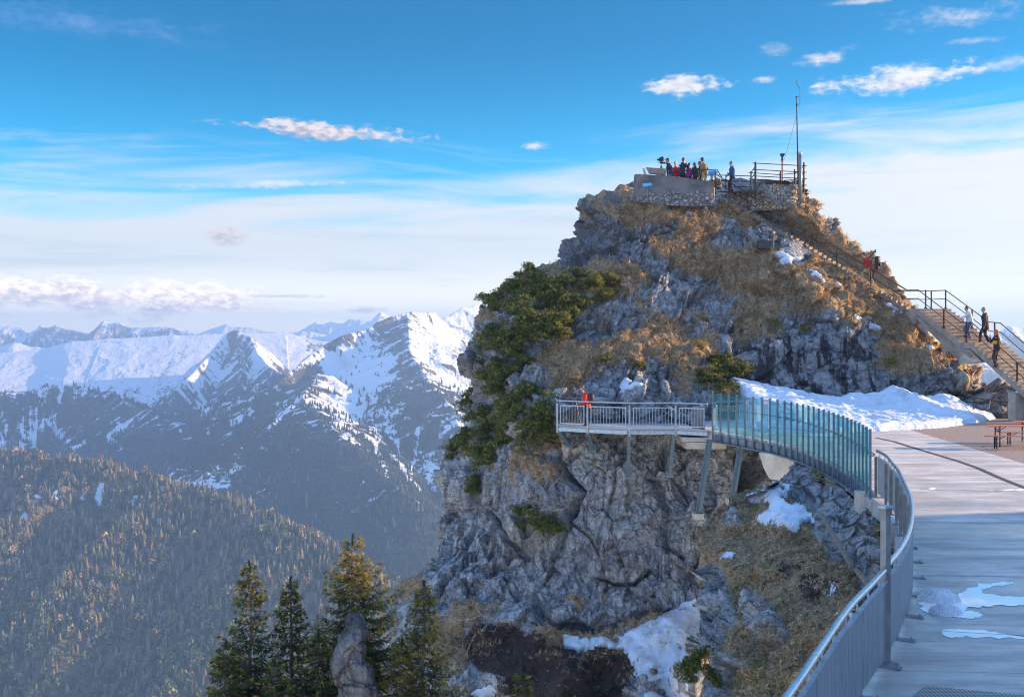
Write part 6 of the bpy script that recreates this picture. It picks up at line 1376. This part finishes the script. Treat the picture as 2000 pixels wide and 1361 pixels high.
def build_people():
    W90 = R(90); g = 'people on the summit terrace'
    person(at_floor(1309), W90, 'person in navy jacket, flat cap and jeans, leftmost of the summit group', 1.02, (0.035, 0.035, 0.085), (0.10, 0.17, 0.32), cap=(0.03, 0.03, 0.035), jname='navy_cloth', lean=0.06, group=g)
    person(at_floor(1320, 59.5), R(150), 'person with pale hair in a bright red jacket behind the navy jacket', 0.97, (0.55, 0.02, 0.015), (0.5, 0.03, 0.02), hair=(0.45, 0.36, 0.26), jname='red_cloth', long_coat=0.12, group=g)
    person(at_floor(1333, 58.8), R(-50), 'person in dark jacket with raised arms holding a camera to the face', 1.03, (0.02, 0.03, 0.055), (0.02, 0.02, 0.03), hair=(0.10, 0.05, 0.03), jname='dark_blue_cloth', lh=(-0.08, 0.30, 1.45), rh=(0.09, 0.30, 1.45), elbow=(0, 0.2, -1), group=g)
    person(at_floor(1344.5, 59.2), R(-60), 'person with long dark hair in magenta jacket pointing to the right', 0.90, (0.52, 0.02, 0.28), (0.03, 0.03, 0.05), hair=(0.05, 0.025, 0.02), jname='magenta_cloth', longhair=True, lh=(-0.1, 0.62, 1.28), elbow=(0, -.1, -1), group=g)
    person(at_floor(1358, 58.9), R(40), 'small person with brown hair in black jacket, hands at the chest', 0.89, (0.015, 0.015, 0.02), (0.02, 0.02, 0.02), hair=(0.16, 0.09, 0.05), jname='black_cloth', longhair=True, lh=(-0.06, 0.24, 1.12), rh=(0.08, 0.24, 1.12), group=g)
    person(at_floor(1369, 59.5), R(70), 'person in dark jacket with hood behind the tan dressed one', 0.98, (0.025, 0.03, 0.05), (0.02, 0.02, 0.03), jname='slate_cloth', group=g)
    person(at_floor(1377, 58.7), R(35), 'tall person in tan jacket, dark cap and khaki trousers, right end of group', 1.03, (0.24, 0.15, 0.08), (0.45, 0.33, 0.17), cap=(0.05, 0.07, 0.10), jname='tan_cloth', lh=(-0.14, 0.28, 1.05), rh=(0.16, 0.25, 1.0), lean=0.09, group=g)
    person(at_floor(1430.5, 59.3, 12.28), R(80), 'lone person in blue jacket holding a bottle, apart from the group', 1.0, (0.02, 0.07, 0.22), (0.02, 0.025, 0.05), hair=(0.16, 0.14, 0.13), jname='bright_blue_cloth', lh=(-0.18, 0.30, 0.92), rf=(0.10, 0.16, 0), group=g)
    bt = empty('bottle', (at_floor(1423)[0], 59.2, 13.2), 'small black bottle in the hand of the blue jacketed person', 'bottle'); b = MB(); b.lathe((0, 0, 0), [(0.035, 0), (0.035, 0.16), (0.015, 0.20), (0.015, 0.24)], 10); b.build('flask', mat('black_camera_plastic', (0.014,)*3, 0.45), bt, world=False)
    person(at_floor(1405, 58.4, 12.0), R(120), 'person in brown jacket sitting by the top of the stairs', 0.92, (0.22, 0.12, 0.07), (0.03, 0.07, 0.10), jname='brown_cloth', hip=0.45, lf=(-0.12, 0.42, 0.0), rf=(0.12, 0.45, 0.0), lh=(-0.12, 0.32, 0.62), rh=(0.12, 0.34, 0.62), lean=0.16, hair=(0.12, 0.06, 0.04), group=g)
    # camera gear on the wall
    tripod((at_floor(1289.5)[0], 58.6, 12.75), 1.06, 'tall tripod with a black camera above the information board', 'camera')
    cg = empty('camera_rig', (at_floor(1289.5)[0], 58.6, 14.0), 'second black camera stacked on top of the tripod head', 'camera'); b = MB(); b.box((0, 0, 0.06), (0.26, 0.12, 0.20)); b.box((0.05, -0.02, 0.18), (0.12, 0.1, 0.06)); b.tube([(-0.1, 0, 0.02), (-0.24, 0, 0.05)], 0.05, 8); b.build('body', mat('black_camera_plastic', (0.014,)*3, 0.45), cg, world=False)
    b = MB(); b.box((0, 0, -0.10), (0.42, 0.05, 0.03)); b.build('rail', mat('black_camera_plastic', (0.014,)*3, 0.45), cg, world=False)
    tripod((at_floor(1301)[0], 58.7, 12.5), 1.28, 'spotting scope on a tripod beside the navy jacketed person', 'scope', 'telescope')
    # stairs
    S = STAIR; U = lambda d, s_: S['U0']+(S['U1']-S['U0'])*d+S['wU']*s_
    f = P(1706, 570, 55.55); sz = U(0.845, 0.6); d = (f[0]-S['U0'].x)/(S['U1'].x-S['U0'].x)
    q = U(0.80, 0.62); hk = Vector((q.x+0.05, q.y, q.z-0.02))
    person(hk, R(62), 'hiker in red jacket and beige trousers climbing the upper stairs', 1.0, (0.42, 0.025, 0.015), (0.50, 0.36, 0.22), hair=(0.05, 0.03, 0.025), jname='rust_red_cloth', lean=0.14, lf=(-0.1, 0.32, 0.17), rf=(0.1, -0.18, -0.05), rh=(0.10, 0.25, 1.42), elbow=(0, 0, -1))
    dirf = Vector((-math.sin(R(62)), math.cos(R(62)), 0)); bp = hk-dirf*0.20+Vector((0.12, 0.05, 1.22)); backpack(tuple(bp), R(62), 'big black rucksack on the back of the red jacketed hiker', s=1.15, tall=0.66)
    tb = empty('tripod', tuple(hk+Vector((0.05, 0.05, 1.55))), 'folded tripod carried on the shoulder of the red jacketed hiker', 'tripod'); b = MB(); b.tube([(-0.35, -0.1, -0.3), (0.22, 0.05, 0.22)], 0.03, 6); b.build('leg', mat('black_camera_plastic', (0.014,)*3, 0.45), tb, world=False)
    b = MB(); b.ellip((0.27, 0.05, 0.28), (0.08, 0.05, 0.05), 8); b.box((0.3, 0.05, 0.36), (0.05, 0.05, 0.10)); b.box((0.22, 0.05, 0.30), (0.12, 0.04, 0.04)); b.build('head', mat('black_camera_plastic', (0.014,)*3, 0.45), tb, world=False)
    p = P(1895, 664, 51.5); person(tuple(p), R(85), 'person in white hooded jacket and blue jeans reaching for the left stair rail', 0.94, (0.62, 0.64, 0.68), (0.06, 0.14, 0.30), hair=(0.10, 0.04, 0.03), jname='white_cloth', lh=(0.0, 0.66, 1.12), elbow=(0, 0, -1), lf=(-0.1, 0.22, 0.16), rf=(0.1, -0.05, 0.0), lean=0.08)
    p = P(1924.5, 671, 50.85); person(tuple(p), R(70), 'person in long dark jacket and dark trousers standing tall on the lower stairs', 1.0, (0.05, 0.04, 0.045), (0.02, 0.02, 0.04), hair=(0.30, 0.24, 0.20), jname='charcoal_cloth', lf=(-0.12, 0.25, 0.02), rf=(0.14, -0.18, 0.0), long_coat=0.14, look=0.3)
    p = P(1947.5, 717, 48.85); person(tuple(p), R(40), 'person with ginger hair in black and yellow jacket, lowest on the stairs', 1.0, (0.03, 0.028, 0.03), (0.05, 0.04, 0.04), hair=(0.42, 0.16, 0.05), jname='soft_black_cloth', longhair=True, vest=(0.75, 0.42, 0.02), lh=(-0.05, 0.30, 1.42), rh=(0.14, 0.2, 1.15), elbow=(0, 0, -1), tilt=0.4)
    # viewing platform
    q = Vector((float((1147-CX)*45.4/FPX), 45.4, 0.0)); person(tuple(q), R(88), 'person in red and black jacket looking down on the viewing platform', 0.97, (0.50, 0.03, 0.02), (0.02, 0.02, 0.03), hair=(0.13, 0.07, 0.04), jname='scarlet_cloth', lean=0.07, tilt=-0.8, lh=(-0.1, 0.35, 1.02), rh=(0.1, 0.35, 1.02))
    backpack((q.x+0.07, q.y, 1.22), R(88), 'dark blue backpack worn by the person on the viewing platform', (0.02, 0.03, 0.06), 1.0, 0.5)
    tripod((float((1123-CX)*45.6/FPX), 45.6, 0.0), 1.25, 'black tripod with camera at the left corner of the viewing platform', 'camera', spread=0.3)
build_people()
# ---------------------------------------------------------------- summit wall, cage, mast, plaza furniture
def stone_mat(name, c1, c2, mort, sc, spots=None):
    m = bpy.data.materials.new(name); m.use_nodes = True; N = NT(m.node_tree); out = N.n('ShaderNodeOutputMaterial'); b = N.n('ShaderNodeBsdfPrincipled'); N.put(out.inputs[0], b.outputs[0]); b.inputs['Roughness'].default_value = 0.9
    pos = N.n('ShaderNodeNewGeometry').outputs['Position']; w = N.n('ShaderNodeVectorMath', operation='ADD'); N.put(w.inputs[0], pos); ns = N.n('ShaderNodeVectorMath', operation='SCALE'); N.put(ns.inputs[0], N.noise(pos, 2.0, 4, 0.6, out=1)); ns.inputs['Scale'].default_value = 0.3; N.put(w.inputs[1], ns.outputs[0])
    v = N.n('ShaderNodeTexVoronoi'); v.inputs['Scale'].default_value = sc; N.put(v.inputs['Vector'], w.outputs[0]); ve = N.n('ShaderNodeTexVoronoi', feature='DISTANCE_TO_EDGE'); ve.inputs['Scale'].default_value = sc; N.put(ve.inputs['Vector'], w.outputs[0])
    n = N.noise(pos, 7, 6, 0.7); r, g, bb = N.sep(v.outputs['Color']); c = N.mix(r, c1, c2); c = N.mix(N.m('MULTIPLY', N.ss(n, 0.5, 0.7), 0.5), c, tuple(x*0.5 for x in c1))
    if spots: c = N.mix(N.m('MULTIPLY', N.ss(g, 0.75, 0.85), N.ss(n, 0.4, 0.55)), c, spots)
    c = N.mix(N.m('SUBTRACT', 1.0, N.ss(ve.outputs['Distance'], 0.0, 0.07)), c, mort); N.put(b.inputs['Base Color'], c)
    bp = N.n('ShaderNodeBump'); bp.inputs['Strength'].default_value = 1.0; bp.inputs['Distance'].default_value = 0.08; N.put(bp.inputs['Height'], N.m('ADD', N.ss(ve.outputs['Distance'], 0.0, 0.15), N.m('MULTIPLY', n, 0.4))); N.put(b.inputs['Normal'], bp.outputs[0]); return m
def wall_mesh(front, thick, nu, nv, amp, seed, cell, name, mt, parent=None, zs=None):
    """front: list of (bottom point, top point) columns; slab of given depth with stones pushed out of the face"""
    Bt = np.array([[f[0], f[1]] for f in front]); t = np.linspace(0, len(front)-1, nu); i = np.minimum(t.astype(int), len(front)-2); f = (t-i)[:, None]; lo = Bt[i, 0]*(1-f)+Bt[i+1, 0]*f; hi = Bt[i, 1]*(1-f)+Bt[i+1, 1]*f
    v = np.linspace(0, 1, nv)[:, None, None]; Gd = lo[None]*(1-v)+hi[None]*v; V = Gd.reshape(-1, 3).copy(); f1, f2, r, o = worley(V/np.array((cell*1.3, cell, cell))+0.2*fbm(V, 2, seed)[:, None], seed, 0.85)
    V[:, 1] -= amp*(1 if zs is None else 1-0.9*sstep(V[:, 2]+0.5*fbm(V/1.2, 3, 4), zs, zs+0.25))*((1-f1)*(0.4+r[:, 0])+0.5*sstep(f2-f1, 0, 0.15)); V[:, 2] += (0.3*amp*fbm(V*3, 2, seed+3))
    B = Gd.reshape(-1, 3)+np.array((0, thick, 0)); n = nu*nv; F = grid_faces(nv, nu); F2 = F[:, ::-1]+n; E = []
    idx = np.arange(n).reshape(nv, nu)
    for ring in (idx[0], idx[-1][::-1], idx[:, 0][::-1], idx[:, -1]): E += [(int(a), int(a+n), int(b+n), int(b)) for a, b in zip(ring[:-1], ring[1:])]
    off = np.array(parent.location) if parent is not None else 0
    me = np_mesh(name+'_surface', np.concatenate([V, B])-off, np.concatenate([F, F2, np.array(E)]), True); o = link(name, me, mt, parent); md = o.modifiers.new('e', 'EDGE_SPLIT'); md.split_angle = R(50); return o
def build_summit():
    r = empty('summit_wall', P(1320, 385, 57.4), 'curved grey concrete parapet wall on rubble footing round the summit terrace', 'wall')
    cols = [(1240,386,341,58.8),(1246,388,340,57.9),(1262,390,341,57.5),(1290,394,343,57.2),(1320,396,345,57.0),(1350,397,349,56.9),(1380,396,353,56.9),(1395,393,356,57.0)]
    fr = [(P(x, y0+6, Y-0.05), P(x, y1, Y)) for x, y0, y1, Y in cols]
    wm = stone_mat('rubble_footing_stone', (0.17, 0.17, 0.18), (0.32, 0.32, 0.34), (0.09, 0.085, 0.08), 4.4); N = NT.__new__(NT); N.nt = wm.node_tree
    bs = [n_ for n_ in wm.node_tree.nodes if n_.type == 'BSDF_PRINCIPLED'][0]; lk = bs.inputs['Base Color'].links[0].from_socket; pos = N.n('ShaderNodeNewGeometry').outputs['Position']; z = N.sep(pos)[2]; nz = N.noise(pos, 1.1, 5, 0.65); n2 = N.noise(pos, 5, 6, 0.7)
    conc = N.mix(N.ss(nz, 0.35, 0.65), (0.075, 0.077, 0.085), (0.155, 0.155, 0.165)); conc = N.mix(N.m('MULTIPLY', N.ss(n2, 0.5, 0.68), 0.5), conc, (0.10, 0.09, 0.085))
    up_ = N.ss(N.m('ADD', z, N.m('MULTIPLY', N.m('SUBTRACT', nz, 0.5), 2.2)), 11.86, 12.1); N.put(bs.inputs['Base Color'], N.mix(up_, lk, conc))
    bpn = [n_ for n_ in wm.node_tree.nodes if n_.type == 'BUMP'][0]; N.put(bpn.inputs['Strength'], N.m('SUBTRACT', 1.0, N.m('MULTIPLY', up_, 0.93)))
    wall_mesh(fr, 0.4, 240, 90, 0.05, 6, 0.27, 'parapet', wm, r, 11.9)
    # terrace floor behind it
    mb = MB(); pol = [P(1248,0,58.2)[:2], P(1395,0,57.2)[:2], P(1398,0,59.5)[:2], P(1470,0,59.6)[:2], P(1475,0,62.5)[:2], P(1255,0,62.5)[:2]]; mb.prism([(float(a), float(b)) for a, b in pol], 11.6, 12.28); tag(mb.build('summit_terrace', CONC), 'small concrete summit terrace behind the parapet', 'terrace', kind='structure')
    # stone tower with rail cage
    t = empty('stone_plinth', P(1522, 400, 58.8), 'lichen spotted dry stone plinth under the lookout cage', 'plinth')
    sm = stone_mat('lichen_spotted_stone', (0.25, 0.22, 0.20), (0.48, 0.43, 0.40), (0.07, 0.06, 0.055), 4.4, (0.42, 0.27, 0.09))
    wall_mesh([(P(1474,412,58.9), P(1476,361,58.9)), (P(1510,410,58.6), P(1510,360,58.6)), (P(1545,408,58.6), P(1545,361,58.6)), (P(1571,406,58.9), P(1570,362,58.9))], 2.6, 190, 90, 0.10, 8, 0.36, 'face', sm, t)
    wall_mesh([(P(1420,410,59.3), P(1418,379,59.3)), (P(1445,414,59.1), P(1445,377,59.1)), (P(1476,412,58.9), P(1476,378,58.9))], 0.5, 110, 50, 0.08, 9, 0.3, 'low_wall', sm, t)
    cg = empty('lookout_cage', P(1520, 357, 60), 'rusty steel rail cage on the stone plinth', 'railing'); DK = mat('dark_old_iron', (0.04, 0.035, 0.035), 0.6, 0.5); z0 = 12.75
    C_ = {'fl': P(1475.5,0,59.0)[:2], 'fr': P(1570,0,58.8)[:2], 'bl': P(1467,0,60.6)[:2], 'bm': P(1524,0,61.3)[:2], 'br': P(1552,0,61.4)[:2]}
    for k, (a, top, bot, w, m_) in {'fl': (C_['fl'], 13.98, 12.2, 0.12, DK), 'fr': (C_['fr'], 13.92, 12.2, 0.10, RUST), 'bl': (C_['bl'], 13.7, 12.2, 0.09, RUST), 'bm': (C_['bm'], 13.8, 12.7, 0.09, RUST), 'br': (C_['br'], 13.95, 12.7, 0.09, RUST)}.items():
        mb = MB(); mb.tube([(a[0], a[1], bot), (a[0], a[1], top)], w/2, 8); mb.build('post', m_, cg)
    for a, b, za, zb in (('fl', 'fr', 13.92, 13.72), ('bl', 'bm', 13.62, 13.6), ('bm', 'br', 13.60, 13.72), ('bl', 'fl', 13.62, 13.75), ('br', 'fr', 13.7, 13.7)):
        A, B = C_[a], C_[b]; ext = 0.16; d = (B-A)/np.linalg.norm(B-A)
        for q in range(4):
            dz = q*0.37; mb = MB(); mb.tube([(A[0]-d[0]*ext, A[1]-d[1]*ext, za-dz), (B[0]+d[0]*ext, B[1]+d[1]*ext, zb-dz)], 0.024, 6); mb.build('rail', DK, cg)
    # rails of the summit terrace
    rr = empty('summit_railing', P(1434, 375, 60.5), 'thin horizontal rails behind the blue jacketed person', 'railing'); xs = [1391, 1418, 1467]; 
    for k, x in enumerate(xs): mb = MB(); a = P(x, 0, 60.0); mb.tube([(a[0], a[1], 12.2), (a[0], a[1], 13.42)], 0.035, 6); mb.build('post', DK, rr)
    for q in range(4): mb = MB(); a, b = P(1385, 0, 60.0), P(1467, 0, 60.0); mb.tube([(a[0], a[1], 13.40-q*0.32), (b[0], b[1], 13.32-q*0.32)], 0.026, 6); mb.build('rail', DK, rr)
    hr = empty('parapet_handrail', P(1340, 335, 57.6), 'curved handrail in front of the group, bending down to the stairs', 'railing')
    mb = MB(); U0 = STAIR['U0']; mb.tube([P(1303,337,58.0), P(1320,335,57.8), P(1350,333,57.5), P(1383,332,57.4), (U0.x-0.45, U0.y-1.2, U0.z+1.25), (U0.x+0.02, U0.y-0.1, U0.z+1.0)], 0.03, 6); mb.build('rail', DK, hr)
    for x in (1305, 1363, 1398): a = P(x, 350, 57.6); mb = MB(); mb.tube([(a[0], a[1], 12.4), (a[0], a[1], 13.28)], 0.02, 6); mb.build('post', DK, hr)
    # telescope
    ts = empty('coin_telescope', P(1528, 357, 59.6), 'blue coin operated telescope on a pinkish post inside the cage', 'telescope'); c = P(1528, 357, 59.6)
    mb = MB(); mb.lathe((c[0], c[1], c[2]), [(0.07, 0), (0.06, 0.12), (0.05, 0.15), (0.05, 1.18), (0.10, 1.25), (0.10, 1.3)], 12); mb.build('pillar', mat('pink_grey_post', (0.42, 0.26, 0.22), 0.6), ts, True)
    mb = MB(); mb.lathe((c[0], c[1], c[2]), [(0.52, -0.02), (0.52, 0.03), (0.08, 0.06)], 20); mb.build('base_plate', mat('dark_old_iron', (0.04,)*3), ts)
    BL = mat('telescope_blue', (0.015, 0.06, 0.22), 0.4); mb = MB(); mb.lathe((c[0], c[1], c[2]+1.3), [(0.10, 0), (0.07, 0.08), (0.055, 0.14), (0.07, 0.20), (0.13, 0.29), (0.155, 0.34), (0.13, 0.38), (0.02, 0.39)], 14); mb.build('housing', BL, ts, True)
    mb = MB(); mb.tube([(c[0]-0.06, c[1]-0.18, c[2]+1.64), (c[0]-0.06, c[1]+0.14, c[2]+1.64)], 0.045, 8); mb.tube([(c[0]+0.06, c[1]-0.18, c[2]+1.64), (c[0]+0.06, c[1]+0.14, c[2]+1.64)], 0.045, 8); mb.build('eyepieces', BL, ts)
    # mast
    ms = empty('weather_mast', P(1558, 360, 59.2), 'tall thin weather mast with wind sensor and bent lightning rod', 'mast'); DKM = mat('dark_old_iron', (0.04,)*3)
    mb = MB(); mb.tube([P(1560,392,59.2), P(1558,297,59.2)], 0.055, 8); mb.tube([P(1558,300,59.2), P(1556,205,59.2)], [0.045, 0.030], 8); mb.build('pole', DKM, ms)
    mb = MB(); mb.lathe(tuple(P(1556,207,59.2)), [(0.03, 0), (0.06, 0.04), (0.04, 0.12), (0.02, 0.16), (0.025, 0.5), (0.02, 0.52)], 10); 
    for k in range(3): a = k*2.094; c2 = P(1556,189.5,59.2); mb.tube([c2, c2+np.array((0.07*math.cos(a), 0.07*math.sin(a), 0))], 0.008, 5); mb.ellip(c2+np.array((0.09*math.cos(a), 0.09*math.sin(a), 0)), (0.03, 0.03, 0.03), 8)
    mb.build('wind_sensor', DKM, ms); mb = MB(); mb.tube([P(1556,208,59.2), P(1561,206,59.2), P(1562.5,200,59.2), P(1562.5,174,59.2), P(1559.5,169,59.2), P(1556,166,59.2), P(1555.5,155,59.2)], 0.014, 6); mb.build('lightning_rod', DKM, ms)
    mb = MB(); mb.tube([P(1556,226,59.2), P(1532,312,59.6)], 0.010, 5); mb.build('guy_wire', DKM, ms)
    gp = empty('thick_pole', P(1563, 385, 58.6), 'short thick grey pole with a round cap beside the mast', 'pole'); mb = MB(); a = P(1564, 398, 58.5); mb.tube([a, P(1563,303,58.5)], 0.085, 12); mb.build('shaft', mat('pole_grey', (0.20, 0.21, 0.24), 0.5, 0.4), gp, True); mb = MB(); mb.lathe(tuple(P(1563,303,58.5)), [(0.10, 0), (0.11, 0.08), (0.08, 0.16), (0.01, 0.2)], 12); mb.build('cap', GALV, gp, True)
    # information boards
    def board(pts, Y, label, mt, d=0.1, name='information_board'):
        root = empty(name, P(pts[0][0], pts[-1][1], Y), label, 'board'); V = [P(x, y, Y+k) for x, y, k in pts]; n = len(V); bk = [v+np.array((0, d*0.7, -d*0.4)) for v in V]; mb = MB(); mb.add(V+bk, [tuple(range(n)), tuple(range(2*n-1, n-1, -1))]+[(k, n+k, n+(k+1) % n, (k+1) % n) for k in range(n)]); mb.build('panel', mt, root)
        mb = MB(); mb.tube([V[0]*0.5+V[1]*0.5+np.array((0, .2, 0)), V[0]*0.5+V[1]*0.5+np.array((0, .25, -0.5))], 0.03, 6); mb.build('support', GALVD, root); return root
    BR = mat('brown_board', (0.16, 0.12, 0.09), 0.5); BLU = mat('blue_board', (0.02, 0.22, 0.55), 0.4)
    board([(1268,338,0),(1300,342,0),(1303,330,.35),(1262,327,.35)], 57.7, 'long tilted brown panorama board on top of the parapet', BR)
    board([(1258,339,0),(1262,340,0),(1260,330,.2),(1255,328,.2)], 57.9, 'small pale slab leaning at the left corner of the parapet', mat('pale_slab', (0.4, 0.4, 0.42)))
    board([(1382,342,0),(1398,341,0),(1402,336,.3),(1396,333,.4),(1384,334,.4)], 58.9, 'rounded bright blue panorama board behind the rail right of the group', BLU)
    board([(1347,341,0),(1354,341,0),(1354,334,0.1),(1347,334,0.1)], 60.2, 'small blue white board between the magenta and black jackets', BLU)
    board([(1257,365,0),(1274,362,0),(1272,357,.12),(1254,359,.12)], 56.9, 'small blue sign fixed slanting on the outside of the parapet', mat('light_blue_sign', (0.10, 0.38, 0.75), 0.4), 0.04, 'blue_sign')
    k = int(PK_R(1494, 478)); Y = PK_R.V[k, 1]-0.5; root = empty('memorial_plaque', P(1494, 478, Y), 'dark rectangular plaque mounted on the rock below the upper stairs', 'plaque'); mb = MB(); c = P(1494, 478, Y); mb.box(tuple(c), (0.82, 0.35, 0.42)); mb.build('tablet', mat('dark_slate', (0.04, 0.045, 0.05), 0.5), root, bevel=0.01)
build_summit()
# ---------------------------------------------------------------- beer tables on the plaza
ORW = mat('orange_varnished_wood', (0.62, 0.16, 0.05), 0.4, 0, 0.15, 5); GRN = mat('dark_green_steel', (0.015, 0.035, 0.03), 0.5)
def trestle(x0, y0, ang, L, W_, h, name, label, cat):
    r = empty(name, (x0, y0, 0), label, cat, 'beer garden furniture on the plaza', ang); mb = MB(); mb.box((L/2, 0, h-0.014), (L, W_, 0.028)); mb.box((0.36, 0, h-0.04), (0.10, W_*0.8, 0.024)); mb.box((L-0.36, 0, h-0.04), (0.10, W_*0.8, 0.024)); mb.build('top' if cat == 'table' else 'seat', ORW, r, bevel=0.006, world=False)
    for xx, s in ((0.36, 1), (L-0.36, -1)):
        for sy in (-1, 1): mb = MB(); mb.bar((xx, sy*W_*0.38, h-0.05), (xx, sy*W_*0.38, 0), 0.035, 0.03); mb.build('leg', GRN, r, world=False)
        mb = MB(); mb.bar((xx, -W_*.38, h*0.16), (xx, W_*.38, h*0.16), 0.02, 0.02); mb.bar((xx, -W_*.38, h-0.08), (xx, W_*.38, h*0.66), 0.015, 0.025); mb.bar((xx, W_*.38, h-0.08), (xx, -W_*.38, h*0.66), 0.015, 0.025); mb.bar((xx, 0, h*0.7), (xx+s*0.3, 0, h-0.05), 0.02, 0.02); mb.build('brace', GRN, r, world=False)
    return r
def build_tables():
    a = R(-4)
    trestle(16.70, 36.15, a, 2.2, 0.27, 0.47, 'beer_bench', 'nearest orange folding bench, in front of the first table', 'bench')
    trestle(17.10, 36.85, a, 2.2, 0.55, 0.77, 'beer_table', 'first orange topped folding table with green legs beside the snow', 'table')
    trestle(17.85, 37.55, a, 2.2, 0.27, 0.47, 'beer_bench', 'orange folding bench behind the first table', 'bench')
    trestle(18.95, 38.6, a, 2.2, 0.55, 0.77, 'beer_table', 'second orange topped folding table at the right edge, behind the first', 'table')
build_tables()
# ---------------------------------------------------------------- mountain station standing right of the plaza, outside the picture; it shades the near terrace
def build_station():
    st = mat('station_render', (0.55, 0.52, 0.47), 0.8); rf = mat('station_roof', (0.10, 0.09, 0.09), 0.6); r = empty('mountain_station', (40, 10, 0), 'large rendered mountain station beside the terrace, out of frame on the right', 'building')
    mb = MB(); mb.box((42, 4, 4.5), (18, 46, 9.0)); mb.build('wall', st, r); mb = MB(); mb.add([(32, -20, 9), (52, -20, 9), (42, -20, 13), (32, 28, 9), (52, 28, 9), (42, 28, 13)], [(0, 1, 2), (3, 5, 4), (0, 2, 5, 3), (1, 4, 5, 2), (0, 3, 4, 1)]); mb.build('roof', rf, r)
    for k in range(7):
        y = -14+k*6
        for z in (2.2, 5.6): mb = MB(); mb.box((32.98, y, z), (0.08, 1.8, 1.6)); mb.build('window', mat('dark_window', (0.03, 0.04, 0.05), 0.1), r)
build_station()
